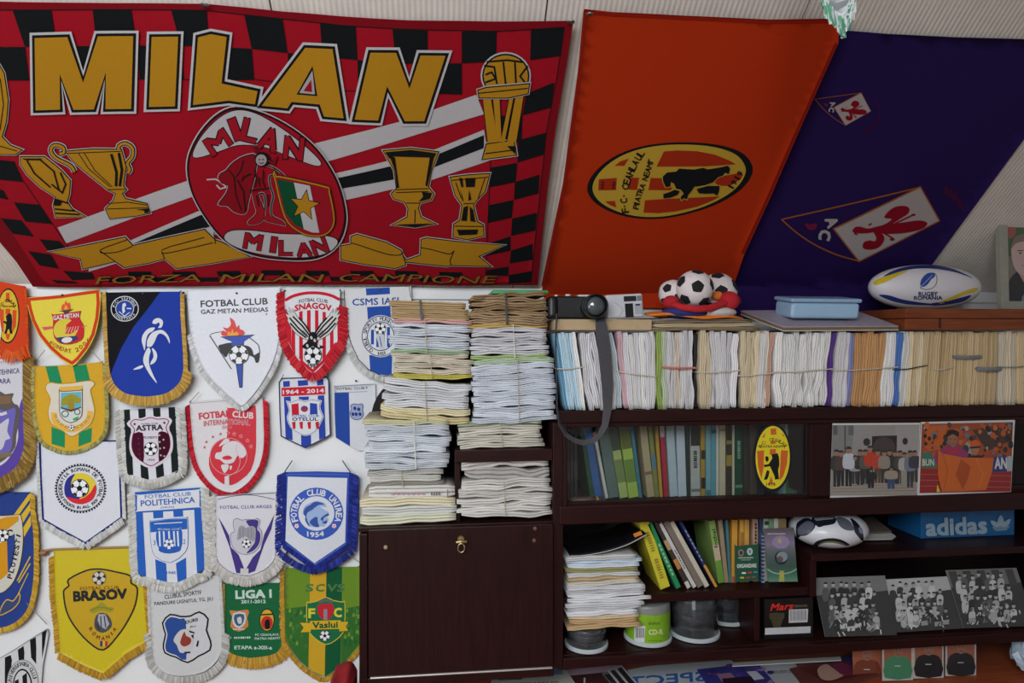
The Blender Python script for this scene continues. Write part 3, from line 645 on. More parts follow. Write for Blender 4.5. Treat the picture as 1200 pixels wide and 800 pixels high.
# ------------------------------------------------------------------ pennants on the white wall
PG = 1.12
W = (208, 210, 214); K = (26, 26, 30); BL = (34, 66, 160); RD = (190, 32, 48); GO = (186, 146, 66); GR = (176, 176, 174)
rp = random.Random(11)
PINM = mat('dark_pin', (60, 55, 50), .4, .1, metal=.6)
class Pennant:
    def __init__(s, label, org, sc, outline, col, off, smoothbot=True, bulge=.004, satin=False, group='club pennants pinned to the white wall'):
        s.org = org; s.sc = sc; Y = YW-off; s.Y = Y; ph = rp.uniform(0, 6)
        px = [(org[0]+p[0]/sc, org[1]+p[1]/sc) for p in outline]
        xs = [at(p[0], p[1], Y).x for p in px]; zs = [at(p[0], p[1], Y).z for p in px]
        cx, hw = (min(xs)+max(xs))/2, (max(xs)-min(xs))/2; zt_ = max(zs); hz = zt_-min(zs)
        def d(p): 
            u = (p.x-cx)/hw; v = (zt_-p.z)/hz
            return bulge*(v*(1-.5*u*u))+.0007*math.sin(5*u+ph+2*v)*v
        s.surf = plane_surf(Vector((0, Y, 0)), NY, .0004, d)
        s.root = empty('pennant', (cx, Y, min(zs)), label, 'pennant', group)
        s.m = SATIN if satin else CLOTH
        s.body = slab('cloth', px, s.surf, s.m, s.root, col, .0015, Vector((0, 1, 0)), 7, PG)
        s.a = Art(s.surf, org, sc, 7, PG); s.px = px
    def fringe(s, pts, ln, cols, closed=False, spread=.55, n=4, step=1.25, lift=-.001):
        """Loose threads along a run of the hem (crop pixels), ln in photo pixels."""
        q = [(s.org[0]+p[0]/s.sc, s.org[1]+p[1]/s.sc) for p in spl(pts, n, False)]
        vs = []; fs = []; cs = []
        cxp = sum(p[0] for p in s.px)/len(s.px); cyp = sum(p[1] for p in s.px)/len(s.px)
        for i in range(len(q)-1):
            (x0, y0), (x1, y1) = q[i], q[i+1]; l = math.hypot(x1-x0, y1-y0)
            if l < .01: continue
            nx, ny = (y1-y0)/l, -(x1-x0)/l
            if nx*((x0+x1)/2-cxp)+ny*((y0+y1)/2-cyp) < 0: nx, ny = -nx, -ny
            dx, dy = nx*(1-spread*.5), ny*(1-spread*.5)+spread*.5; dl = math.hypot(dx, dy); dx /= dl; dy /= dl
            m = max(1, int(l/step*1.7))
            for k in range(m):
                t = (k+rp.random())/m; x, y = x0+(x1-x0)*t, y0+(y1-y0)*t; h = ln*rp.uniform(.8, 1.02); b = rp.uniform(-.09, .09)
                ex, ey = x+(dx-dy*b)*h, y+(dy+dx*b)*h; wv = .95
                tx, ty = (x1-x0)/l*wv, (y1-y0)/l*wv; z = rp.uniform(-1, 3)
                c = L3(rp.choice(cols), PG); f_ = rp.uniform(.8, 1.1); c = tuple(min(.9, e*f_) for e in c)
                P = [(x-tx-dx*1.2, y-ty-dy*1.2), (x+tx-dx*1.2, y+ty-dy*1.2), (x+tx*.9+dx*h*.55, y+ty*.9+dy*h*.55), (x-tx*.9+dx*h*.55, y-ty*.9+dy*h*.55), (ex+tx*.5, ey+ty*.5), (ex-tx*.5, ey-ty*.5)]
                nn = len(vs); vs += [s.surf(p[0], p[1], z+(2 if j in (2, 3) else 0)) for j, p in enumerate(P)]
                fs += [(nn, nn+1, nn+2, nn+3), (nn+3, nn+2, nn+4, nn+5)]; cs += [c, c]
        o = mk('fringe', vs, fs, CLOTH, s.root, False, cs); o['kind'] = 'stuff'
        return s
    def cord(s, pts, col, r=.0011, L=4, name='hanging_cord'):
        P = [s.surf(s.org[0]+p[0]/s.sc, s.org[1]+p[1]/s.sc, 0)+Vector((0, -.001-r, 0)) for p in pts]
        MB().tube(P, r, 5).build(name, cm(col, .8), s.root); return s
    def pin(s, *pts):
        for p in pts:
            c = s.surf(s.org[0]+p[0]/s.sc, s.org[1]+p[1]/s.sc, 4); MB().lathe([(.0005, .002), (.003, .001), (.0034, -.001), (.002, -.003)], c, 8, 'y').build('pin', PINM, s.root)
        return s
    def done(s): 
        s.a.build('printed_emblem', s.m, s.root)
R1, R2, R3_, R4 = .034, .026, .017, .008

# 1 orange, bear crest
p = Pennant('orange pennant with yellow oval bear crest at the left picture edge', (0, 325), 6.667, [(-80, 20), (0, 32), (190, 68), (205, 200), (212, 420), (215, 540), (160, 560), (110, 590), (60, 565), (0, 520), (-80, 440)], (196, 62, 28), R1)
p.fringe([(215, 535), (160, 560), (110, 590), (60, 565), (0, 520), (-70, 450)], 14, [(205, 80, 30), (190, 60, 22), (215, 95, 45)])
p.fringe([(192, 70), (205, 200), (212, 420), (215, 540)], 2.2, [(205, 80, 30), (190, 60, 22)])
a = p.a; a.ell(66, 300, 90, 216, K, 1); a.ell(66, 300, 82, 204, (205, 170, 50), 2)
for P in ([(50, 120), (78, 120), (78, 180), (50, 180)], [(-5, 250), (35, 250), (35, 430), (5, 410), (-8, 330)], [(102, 255), (134, 255), (130, 380), (102, 430)], [(48, 245), (85, 245), (85, 290), (48, 290)], [(50, 440), (85, 440), (75, 485), (60, 485)]): a.poly(P, (200, 75, 35), 3)
a.arc('F.C. CEAHLAUL', 66, 300, 70, 120, 150, 35, 22, K, 4); a.text('PIATRA NEAMT', 70, 226, 88, 13, K, 4, bold=.02)
a.poly([(52, 300), (78, 278), (95, 290), (100, 340), (98, 400), (104, 438), (85, 440), (78, 400), (66, 410), (58, 440), (40, 438), (52, 400), (55, 365), (34, 352), (35, 338), (58, 345)], K, 4); a.poly([(-20, 300), (8, 330), (22, 420), (5, 520), (-30, 500)], (205, 210, 208), 5)
p.done()
# 2 violet and white, thick gold fringe
p = Pennant('violet and white pennant with thick gold bullion fringe', (0, 420), 5.714, [(-235, 20), (155, 20), (160, 220), (165, 420), (172, 560), (160, 640), (120, 720), (60, 780), (0, 812), (-40, 820), (-80, 812), (-140, 780), (-200, 720), (-240, 640), (-252, 560), (-245, 420), (-240, 220)], (196, 194, 200), R2, bulge=.012)
p.fringe([(158, -60), (160, 220), (165, 420), (172, 560), (160, 640), (125, 720), (80, 760), (0, 812), (-60, 825)], 15, [(140, 108, 48), (120, 92, 44), (160, 130, 70), (105, 82, 40)], spread=.9, step=.6)
p.fringe([(-238, -20), (-242, 220), (-248, 420), (-255, 560), (-240, 640), (-200, 720), (-140, 775), (-60, 822)], 15, [(140, 108, 48), (120, 92, 44), (160, 130, 70)], spread=.9, step=.6)
p.fringe([(166, -60), (172, 220), (178, 420), (184, 560), (170, 650), (140, 720), (90, 770), (0, 815), (-60, 828)], 15, [(140, 108, 48), (120, 92, 44), (160, 130, 70)], spread=.95, step=.6)
a = p.a; V = (86, 66, 150)
def both(P, col, L, x0):
    a.poly(P, col, L); a.poly([(2*x0-x, y) for x, y in P][::-1], col, L)
both(spl([(165, 270), (140, 300), (125, 420), (130, 520), (110, 600), (60, 680), (0, 720), (-60, 730), (-60, 815), (0, 810), (70, 775), (130, 710), (170, 610), (170, 450)], 3), V, 1, -40)
a.text('TEHNICA', 62, 86, 140, 34, (66, 60, 110), 2, 5, bold=.01); a.text('ARA', 34, 150, 78, 34, (66, 60, 110), 2, 4, bold=.01)
both(spl([(-40, 240), (40, 238), (95, 232), (85, 270), (100, 300), (130, 320), (138, 400), (118, 510), (112, 590), (60, 660), (0, 700), (-40, 700)], 3), (92, 84, 80), 1, -40)
both(spl([(-40, 345), (40, 350), (110, 330), (105, 420), (95, 520), (85, 610), (20, 650), (-40, 660)], 3), (104, 96, 170), 2, -40)
a.poly(spl([(-30, 470), (20, 430), (70, 400), (60, 480), (80, 530), (50, 545), (30, 600), (-30, 610)], 3), (188, 186, 196), 3); both([(-40, 640), (90, 620), (90, 650), (-40, 672)], (120, 104, 80), 3, -40); both([(-40, 250), (80, 248), (80, 300), (-40, 310)], (120, 96, 70), 2, -40)
a.line([(-30, 360), (20, 372), (55, 360)], 20, (196, 196, 200), 4)
p.done()
# 3 blue and yellow
p = Pennant('navy blue pennant with yellow stripes and shield reading PLOIESTI', (0, 560), 6.667, [(-238, 110), (0, 110), (238, 110), (240, 240), (262, 400), (268, 600), (265, 800), (235, 980), (180, 1080), (100, 1140), (0, 1175), (-100, 1140), (-180, 1080), (-235, 980), (-265, 800), (-268, 600), (-262, 400), (-240, 240)], (42, 62, 128), R3_)
p.fringe([(240, 120), (246, 260), (268, 420), (274, 600), (270, 800), (240, 980), (185, 1080), (100, 1145), (0, 1175), (-60, 1182)], 6, [(190, 150, 50), (170, 130, 40), (205, 170, 70)])
p.fringe([(-240, 120), (-246, 260), (-268, 420), (-274, 600), (-270, 800), (-240, 980), (-185, 1080), (-100, 1145), (0, 1178)], 6, [(190, 150, 50), (170, 130, 40)])
a = p.a; YL = (206, 170, 50)
for q in ([(110, 285), (225, 125), (238, 118), (235, 165), (150, 285)], [(165, 290), (238, 195), (240, 250), (180, 350), (170, 340)], [(180, 390), (242, 290), (245, 365), (190, 460)]): both(q, YL, 1, 0)
a.shape(spl([(-165, 300), (-130, 292), (-50, 297), (50, 295), (130, 290), (165, 300), (180, 420), (178, 540), (155, 680), (110, 800), (50, 870), (0, 890), (-50, 870), (-110, 800), (-155, 680), (-178, 540), (-180, 420)], 3), (196, 192, 180), 2, [(K, 12), (YL, 5)])
a.poly([(-40, 330), (60, 300), (150, 295), (150, 330), (60, 400), (-40, 470)], (200, 140, 30), 5); a.poly([(60, 470), (120, 430), (125, 560), (100, 680), (65, 740)], (46, 66, 130), 5); a.poly([(-110, 560), (60, 480), (70, 740), (0, 800), (-70, 760)], (200, 140, 30), 5)
a.soccer(28, 445, 46, 6); a.text('C', 78, 428, 42, 60, K, 6, -12, bold=.03); a.text('F', -28, 460, 34, 55, K, 6, -5, bold=.03)
for i, ch in enumerate('PLOIESTI'): a.text(ch, 86+52*math.sin(i/7*1.2)*1.3, 762-i*45, 34 if ch != 'I' else 10, 36, K, 6, 74-i*1.0, bold=.03)
a.line([(140, 800), (240, 610)], 10, YL, 2); a.line([(150, 815), (240, 665)], 10, YL, 2); a.line([(130, 940), (225, 740)], 7, YL, 2)
a.shape(spl([(20, 1010), (60, 950), (110, 960), (155, 905), (150, 960), (110, 1010), (60, 1040), (10, 1060)], 3), (60, 70, 110), 2, [(YL, 16)])
p.cord([(215, 970), (300, 1060), (370, 1140)], (120, 125, 115)); p.done()
# 4 black and white stripes
p = Pennant('black and white striped pennant in the bottom left corner', (0, 680), 6.667, [(-60, 640), (120, 535), (250, 450), (372, 375), (380, 420), (335, 660), (318, 900), (150, 1030), (-20, 920), (-50, 780)], (202, 202, 202), R4, bulge=.002)
a = p.a
for q in ([(40, 600), (85, 580), (95, 620), (85, 720), (60, 800), (40, 800)], [(140, 540), (185, 510), (192, 560), (190, 620), (150, 640)], [(235, 465), (280, 440), (285, 520), (285, 650), (245, 600)], [(328, 405), (366, 378), (350, 500), (330, 610)]): a.poly(q, K, 1)
a.ell(180, 800, 125, 185, (196, 196, 196), 2); a.ring(180, 800, 122, 182, 5, (120, 120, 120), 3); a.ell(180, 830, 78, 145, K, 4); a.ell(180, 830, 68, 132, (200, 200, 200), 5)
a.arc('UNIVERSITATEA CLUJ', 180, 805, 100, 158, 175, 20, 28, (70, 70, 72), 4)
a.poly([(120, 780), (150, 765), (160, 860), (120, 860)], K, 6); a.poly([(180, 740), (215, 715), (222, 860), (188, 860)], K, 6)
p.line = a.line([(-60, 640), (120, 535), (250, 450), (372, 375)], 6, (150, 150, 150), 3); p.done()
# 5 yellow shield GAZ METAN
p = Pennant('yellow shield pennant with red border reading GAZ METAN FONDAT 2006', (0, 325), 6.667, spl([(205, 160), (330, 150), (480, 135), (640, 112), (778, 95), (785, 200), (775, 320), (745, 450), (690, 560), (620, 650), (570, 690), (480, 640), (390, 560), (310, 460), (250, 340), (220, 240)], 2), (214, 196, 70), R1)
a = p.a
a.line([(225, 172), (340, 163), (480, 150), (640, 126), (762, 110), (768, 200), (758, 320), (728, 445), (676, 548), (610, 634), (570, 668), (490, 622), (405, 548), (325, 450), (266, 335), (238, 240)], 24, (196, 58, 34), 1, True)
a.shape(spl([(408, 285), (420, 292), (520, 280), (620, 265), (635, 268), (625, 320), (655, 370), (660, 440), (640, 490), (560, 520), (480, 515), (430, 470), (420, 400), (420, 330)], 2), (190, 44, 48), 2, [(K, 4)])
a.ell(515, 410, 92, 88, (206, 186, 66), 4, 10); a.poly([(515, 440), (525, 370), (570, 330), (640, 375), (620, 400), (560, 440)], (190, 44, 48), 5)
for k in range(5): a.line([(512+k*24, 440-k*3), (540+k*20, 388-k*2)], 8, (216, 150, 130), 6)
a.poly([(440, 470), (600, 455), (620, 480), (540, 515), (480, 512)], (60, 62, 110), 5); a.ell(530, 488, 42, 22, (210, 208, 205), 6, 8)
a.text('GAZ METAN', 522, 305, 200, 34, W, 6, 7, bold=.03)
a.poly([(330, 388), (420, 380), (420, 398), (350, 412)], (206, 90, 90), 3); a.poly([(640, 382), (688, 376), (650, 392)], (206, 90, 90), 3)
a.poly([(462, 262), (580, 246), (545, 268), (530, 282), (508, 282), (495, 268)], (70, 64, 66), 3)
a.poly(spl([(480, 252), (495, 205), (505, 215), (515, 180), (530, 205), (545, 195), (555, 245), (520, 255)], 2), (214, 84, 60), 3); a.poly(spl([(505, 250), (518, 215), (535, 246)], 2), (224, 160, 60), 4)
for i, ch in enumerate('FONDAT 2006'):
    t = i/10; x = 405+290*t; y = 515+62*math.sin(math.pi*(t*.80))-80*max(0, t-.62)*2.0
    if ch != ' ': a.text(ch, x, y, 26, 32, (170, 92, 40), 3, -32+75*t, bold=.03)
p.pin((490, 138)); p.cord([(360, 565), (300, 640)], (150, 140, 110)); p.cord([(720, 570), (790, 650)], (150, 140, 110)); p.done()
# 6 yellow and green
p = Pennant('golden yellow pennant with green bands and a palm-tree-like crest', (0, 420), 5.714, spl([(235, 60), (250, 52), (470, 42), (660, 25), (690, 30), (700, 200), (708, 380), (690, 500), (620, 570), (520, 610), (440, 615), (360, 590), (290, 550), (250, 440), (230, 300)], 2), (202, 156, 44), R2)
p.fringe([(228, 60), (225, 200), (230, 320), (250, 450), (288, 555), (360, 600), (440, 620), (520, 615), (620, 575), (695, 505), (712, 380), (704, 200), (692, 35)], 4, [(150, 146, 84), (170, 160, 100), (130, 128, 70)])
a = p.a; GN = (34, 130, 84)
for q in ([(305, 52), (385, 50), (418, 165), (335, 162)], [(488, 48), (578, 38), (605, 145), (512, 162)], [(348, 455), (440, 490), (440, 595), (350, 570)], [(532, 495), (618, 460), (615, 555), (530, 588)]): a.poly(q, GN, 1)
a.shape(spl([(312, 200), (335, 165), (400, 172), (480, 168), (600, 152), (632, 170), (605, 210), (620, 280), (632, 350), (610, 430), (550, 480), (488, 515), (430, 480), (350, 430), (330, 350), (345, 270)], 3), (206, 198, 182), 2, [((150, 110, 30), 14), ((214, 168, 60), 8)])
a.line(spl([(365, 360), (380, 430), (488, 475), (590, 420), (608, 350)], 4, False), 36, (214, 168, 70), 5)

for q in range(9): a.dashes(488+115*math.cos(math.radians(200+q*17.5)), 350-112*math.sin(math.radians(200+q*17.5)), 26, 20, (186, 140, 70), 6, 2, math.degrees(math.radians(200+q*17.5))+90)
a.poly([(400, 190), (560, 180), (560, 215), (400, 222)], (214, 168, 70), 5)
a.shape(spl([(405, 225), (412, 222), (480, 220), (545, 215), (552, 222), (553, 350), (540, 395), (480, 425), (425, 395), (408, 350)], 2), (196, 204, 196), 6, [((120, 84, 70), 12)])
a.poly([(414, 228), (548, 222), (550, 330), (482, 350), (412, 335)], (96, 168, 186), 8)
for q in ((445, 270), (475, 255), (505, 262), (525, 280), (440, 295)): a.ell(q[0], q[1], 26, 18, (150, 140, 40), 9, 20, 12)
a.poly([(465, 270), (500, 268), (505, 330), (480, 345), (460, 328)], (150, 130, 40), 9); a.poly([(414, 330), (482, 355), (550, 328), (548, 322), (482, 340), (414, 322)], (90, 60, 60), 9)
a.ring(444, 368, 22, 20, 5, K, 9); a.ring(525, 355, 18, 18, 5, (70, 70, 60), 9); a.poly([(495, 400), (535, 385), (525, 408), (500, 412)], (60, 150, 90), 9); a.soccer(487, 462, 18, 8); p.done()
# 7 black and blue
p = Pennant('black and royal blue pennant with a white running figure and gold fringe', (110, 335), 5.517, spl([(78, 42), (90, 42), (320, 38), (550, 36), (560, 40), (562, 200), (575, 400), (582, 540), (560, 620), (480, 690), (370, 715), (290, 710), (200, 690), (130, 630), (102, 560), (92, 400), (82, 200)], 2), (34, 58, 150), R1)
gf = [(184, 146, 70), (166, 128, 56), (198, 160, 84)]
p.fringe([(100, 560), (130, 635), (200, 695), (290, 715), (370, 718), (480, 695), (562, 625), (586, 540)], 11, gf, step=.8)
p.fringe([(72, 45), (78, 200), (86, 400), (100, 560), (125, 625)], 4.5, gf); p.fringe([(564, 40), (568, 200), (582, 400), (588, 545)], 4.5, gf)
a = p.a
a.poly([(76, 42), (430, 37), (340, 160), (260, 260), (180, 400), (125, 530), (110, 575), (98, 500), (84, 200)], (22, 22, 26), 1)
a.ring(201, 147, 88, 80, 5, W, 2); a.ell(201, 147, 58, 54, (40, 66, 150), 2); a.ring(201, 147, 58, 54, 4, W, 3)
a.arc('F.C. VIITORUL', 201, 147, 72, 66, 165, 15, 15, W, 3); a.arc('CONSTANTA', 201, 147, 72, 66, 215, 325, 15, W, 3, True)
a.poly([(188, 115), (205, 108), (212, 125), (200, 140), (205, 165), (190, 180), (185, 150)], W, 4); a.line([(215, 145), (245, 146)], 7, W, 4); a.line([(165, 165), (200, 195), (235, 170)], 5, W, 4)
for q in ([(380, 235), (392, 215), (420, 207), (445, 222), (448, 245), (438, 268), (418, 270), (428, 250), (420, 235), (405, 245), (385, 243)],
          [(395, 268), (355, 275), (322, 310), (312, 350), (322, 390), (332, 415), (340, 350), (355, 310), (385, 290)],
          [(345, 380), (350, 345), (375, 305), (410, 288), (445, 285), (475, 310), (490, 340), (492, 372), (470, 330), (440, 308), (415, 315), (395, 360), (375, 390), (350, 392)],
          [(350, 400), (330, 440), (322, 480), (335, 520), (370, 580), (412, 628), (385, 570), (362, 510), (360, 460), (370, 420), (362, 402)],
          [(385, 402), (405, 425), (412, 455), (400, 490), (370, 508), (372, 490), (388, 460), (385, 430), (378, 408)], [(258, 540), (290, 520), (318, 512), (322, 522), (300, 535)]): a.poly(spl(q, 3), W, 2)
p.pin((320, 48), (575, 45)); p.done()
# 8 white GAZ METAN MEDIAS
p = Pennant('large white pennant reading FOTBAL CLUB GAZ METAN MEDIAS with blue torch', (210, 330), 5.336, spl([(48, 62), (60, 58), (330, 48), (610, 35), (628, 36), (635, 150), (630, 300), (610, 430), (570, 540), (500, 660), (430, 745), (390, 775), (340, 740), (250, 660), (160, 560), (100, 440), (70, 320), (55, 180)], 2), (212, 213, 220), R1-.004, satin=True)
p.fringe([(70, 330), (100, 450), (160, 570), (250, 670), (340, 750), (390, 785), (440, 750), (510, 665), (580, 545), (620, 430), (638, 300)], 5, [(196, 196, 196), (210, 210, 210), (180, 180, 180)])
a = p.a
a.text('FOTBAL CLUB', 344, 130, 418, 40, K, 1, 2.5, bold=.035); a.text('GAZ METAN MEDIAS', 346, 181, 420, 27, K, 1, 2, bold=.03); a.line([(545, 196), (549, 203), (541, 206)], 4, K, 1)
a.line([(192, 335), (328, 545)], 6, K, 2); a.line(spl([(195, 330), (230, 318), (275, 312)], 4, False), 4, K, 2)
a.poly(spl([(245, 405), (275, 390), (330, 380), (400, 395), (440, 405), (460, 430), (470, 460), (505, 440), (500, 500), (480, 505), (470, 475), (440, 460), (430, 440), (330, 430), (300, 465), (285, 468)], 2), K, 2)
a.line(spl([(440, 350), (470, 372), (498, 400), (505, 450)], 4, False), 5, K, 3)
a.poly([(262, 345), (470, 332), (420, 365), (408, 372), (405, 400), (330, 402), (330, 375), (300, 362)], BL, 3); a.line([(262, 345), (470, 332)], 4, K, 4)
a.poly(spl([(275, 338), (272, 305), (300, 315), (275, 285), (305, 290), (325, 265), (318, 225), (345, 245), (360, 285), (375, 270), (380, 295), (402, 305), (402, 332)], 3), (206, 52, 40), 4)
a.poly(spl([(305, 336), (312, 310), (325, 320), (335, 295), (345, 320), (362, 312), (372, 333)], 3), (222, 150, 40), 5)
a.soccer(376, 455, 58, 5); a.poly([(358, 518), (400, 514), (396, 660), (380, 660)], BL, 3); a.line([(358, 518), (400, 514), (396, 660), (380, 660)], 4, K, 4, True)
p.pin((360, 72), (30, 68)); p.done()
# 9 Snagov
p = Pennant('red and white striped pennant with a black eagle reading SNAGOV', (320, 330), 6.4, spl([(85, 70), (95, 62), (300, 55), (490, 58), (502, 62), (500, 180), (500, 330), (490, 430), (430, 540), (370, 630), (300, 688), (250, 650), (180, 570), (110, 440), (95, 300), (85, 180)], 2), W, R1)
p.fringe([(82, 72), (80, 180), (88, 320), (108, 450), (175, 575), (250, 655), (305, 690), (370, 638), (440, 545), (498, 440), (505, 330), (502, 180)], 10, [(180, 34, 46), (160, 24, 36), (196, 50, 58)], step=.8)
a = p.a
for q in ([(108, 220), (135, 240), (140, 495), (108, 430)], [(140, 250), (165, 260), (168, 555), (140, 500)], [(196, 225), (222, 218), (226, 610), (197, 575)], [(255, 215), (282, 213), (284, 460), (256, 450)], [(315, 213), (340, 215), (343, 460), (316, 455)], [(372, 225), (396, 228), (398, 585), (372, 620)], [(428, 250), (452, 262), (455, 520), (428, 560)], [(480, 200), (498, 180), (498, 440), (484, 470)],
          [(85, 200), (108, 215), (108, 440), (95, 400)]): a.poly(q, RD, 1)
a.line(spl([(90, 140), (150, 108), (230, 88), (300, 83), (370, 88), (440, 105), (500, 135)], 4, False), 22, RD, 2)
a.line([(205, 590), (300, 670), (385, 590), (475, 460)], 22, RD, 2)
a.text('FOTBAL CLUB', 302, 135, 214, 26, K, 3, fn=lambda u, v, x, y: (x, y+14*(2*u)**2)); a.text('SNAGOV', 300, 180, 272, 44, RD, 3, bold=.045, fn=lambda u, v, x, y: (x, y+20*(2*u)**2))
for sx in (1, -1):
    Q = [(300, 400), (260, 350), (215, 290), (180, 260), (150, 205), (155, 235), (120, 195), (135, 235), (100, 210), (120, 250), (95, 240), (115, 275), (110, 290), (140, 345), (175, 390), (230, 425), (275, 440)]
    Q = [(300+sx*(x-300), y) for x, y in Q]; a.shape(Q, (196, 196, 192), 4, [(K, 7)])
    for l in ([(275, 400), (220, 330), (150, 260)], [(262, 412), (190, 345), (125, 270)], [(250, 420), (190, 375), (130, 310)], [(285, 390), (240, 320), (195, 270)]): a.line([(300+sx*(x-300), y) for x, y in l], 12, K, 6)
    for l in ([(260, 400), (225, 365)], [(235, 400), (200, 375)]): a.line([(300+sx*(x-300), y) for x, y in l], 7, (120, 118, 115), 7)
a.poly(spl([(270, 400), (300, 375), (335, 400), (330, 440), (340, 470), (370, 480), (385, 490), (330, 505), (300, 480), (260, 505), (218, 488), (250, 455), (265, 440)], 3), K, 7)
for q in ((290, 420), (315, 440), (260, 480), (345, 480)): a.ell(q[0], q[1], 9, 14, (188, 186, 182), 8, 20, 10)
a.soccer(302, 553, 62, 8); a.text('1997', 303, 634, 78, 22, K, 6, bold=.03, fn=lambda u, v, x, y: (x, y-12*(2*u)**2))
p.pin((88, 68), (505, 66)); p.done()
# 10 CSMS
p = Pennant('white pennant with a wide royal blue band reading CSMS', (320, 330), 6.4, spl([(530, 62), (545, 60), (780, 42), (1020, 36), (1035, 40), (1038, 200), (1030, 400), (1010, 560), (960, 660), (860, 705), (780, 690), (700, 650), (620, 570), (570, 450), (548, 300), (535, 150)], 2), (206, 206, 208), R2)
p.fringe([(536, 200), (548, 330), (575, 470), (625, 590), (700, 665), (790, 705), (860, 718), (950, 670), (1015, 565), (1040, 400)], 6, [(188, 188, 186), (204, 204, 202), (170, 170, 168)])
a = p.a; B1 = (40, 76, 156)
for q in ([(695, 50), (875, 42), (877, 92), (700, 102)], [(705, 190), (880, 180), (885, 330), (715, 330)], [(722, 550), (895, 545), (890, 690), (860, 703), (800, 695), (730, 668)]): a.poly(q, B1, 1)
a.line([(533, 65), (540, 200), (555, 350), (585, 460), (640, 580), (715, 655), (800, 695)], 5, K, 2)
a.text('CSMS IASI', 768, 148, 345, 50, B1, 2, 2, bold=.02)
a.ell(808, 408, 148, 158, W, 2); a.ring(808, 408, 140, 150, 6, (70, 76, 92), 3); a.ring(808, 408, 100, 108, 6, (50, 60, 90), 3)
a.arc('CLUBUL SPORTIV MUNICIPAL', 808, 408, 120, 130, 235, 10, 26, (60, 64, 76), 3); a.arc('IASI', 808, 408, 120, 130, 262, 285, 24, (60, 64, 76), 3, True)
for x in (735, 775, 815, 855): a.rect(x, 340 if x > 740 else 360, x+22, 490 if x > 740 else 470, B1, 3)
a.soccer(805, 350, 40, 4); a.poly(spl([(775, 395), (830, 395), (835, 440), (840, 500), (800, 505), (790, 460)], 3), (190, 192, 196), 4); a.line([(800, 410), (815, 490)], 6, B1, 5)
p.pin((800, 62)); p.cord([(1020, 40), (1030, 120)], (150, 146, 130)); p.done()
# 11 Otelul
p = Pennant('small blue and white striped pennant with red bar reading 1964 - 2014', (320, 440), 6.667, [(48, 52), (70, 22), (420, 12), (435, 40), (440, 250), (448, 460), (400, 490), (255, 560), (165, 520), (65, 470), (55, 300)], (204, 206, 212), R3_)
a = p.a; B2 = (44, 66, 156)
for q in ([(78, 45), (130, 40), (132, 85), (80, 90)], [(192, 38), (270, 34), (275, 75), (196, 82)], [(340, 30), (392, 26), (396, 72), (345, 78)], [(85, 165), (138, 162), (155, 505), (100, 485)], [(200, 165), (280, 162), (280, 190), (205, 195)], [(350, 155), (400, 152), (412, 480), (362, 500)], [(220, 455), (298, 455), (300, 535), (255, 556), (222, 545)]): a.poly(q, B2, 1)
a.poly([(66, 95), (405, 80), (408, 145), (68, 162)], (196, 34, 50), 2); a.text('1964 - 2014', 238, 122, 318, 30, W, 3, 2.5, bold=.05)
a.shape(spl([(115, 205), (140, 212), (200, 190), (250, 205), (300, 190), (355, 198), (372, 200), (360, 240), (375, 290), (388, 318), (370, 360), (330, 430), (255, 460), (170, 425), (130, 370), (118, 320), (135, 270)], 2), W, 3, [(W, 18), (B2, 7)])
a.poly([(145, 222), (200, 215), (205, 305), (150, 305)], RD, 6); a.poly([(290, 212), (345, 218), (350, 300), (290, 302)], B2, 6); a.ell(247, 258, 28, 24, (110, 60, 100), 6); a.poly([(225, 262), (270, 262), (247, 285)], RD, 7)
a.text('FOTBAL CLUB', 254, 312, 210, 18, B2, 6, bold=.02); a.text('OTELUL', 252, 338, 200, 24, (50, 60, 110), 6, bold=.05)
for x in (150, 207, 270, 332): a.poly([(x, 362), (x+28, 356), (x+28, 415), (x+8, 412)], RD, 6)
a.line([(48, 52), (70, 22), (420, 12), (435, 40), (440, 250), (448, 460), (400, 490), (255, 560), (165, 520), (65, 470), (55, 300)], 9, (40, 46, 84), 2, True)
p.cord([(50, 50), (85, -10)], (40, 50, 90)); p.cord([(435, 40), (425, -20)], (40, 50, 90)); p.done()
# 12 small blue half
p = Pennant('small white pennant with one blue stripe and tiny blue crest beside the bookcase', (320, 440), 6.667, [(478, 82), (730, 68), (800, 64), (805, 400), (790, 580), (668, 588), (600, 550), (490, 485), (482, 300)], (206, 207, 212), R4, bulge=.002)
a = p.a
a.poly([(480, 135), (592, 132), (598, 300), (602, 550), (490, 482), (482, 300)], (40, 70, 150), 1); a.line([(478, 82), (730, 68), (800, 66)], 3, (90, 96, 130), 2); a.line([(480, 133), (740, 124)], 3, (90, 96, 130), 2)
a.text('FOTBAL CLUB F', 618, 100, 240, 18, (74, 78, 100), 2, 2, bold=.02)
a.shape(spl([(612, 232), (640, 222), (660, 228), (690, 222), (702, 235), (698, 270), (705, 300), (690, 330), (655, 342), (620, 330), (605, 295), (615, 262)], 3), (150, 158, 190), 2, [((40, 58, 110), 10)])
for q in ((640, 255), (670, 262), (650, 300), (680, 300), (625, 300)): a.ell(q[0], q[1], 12, 15, (40, 58, 120), 4, 20, 10)
p.pin((648, 40)); p.done()
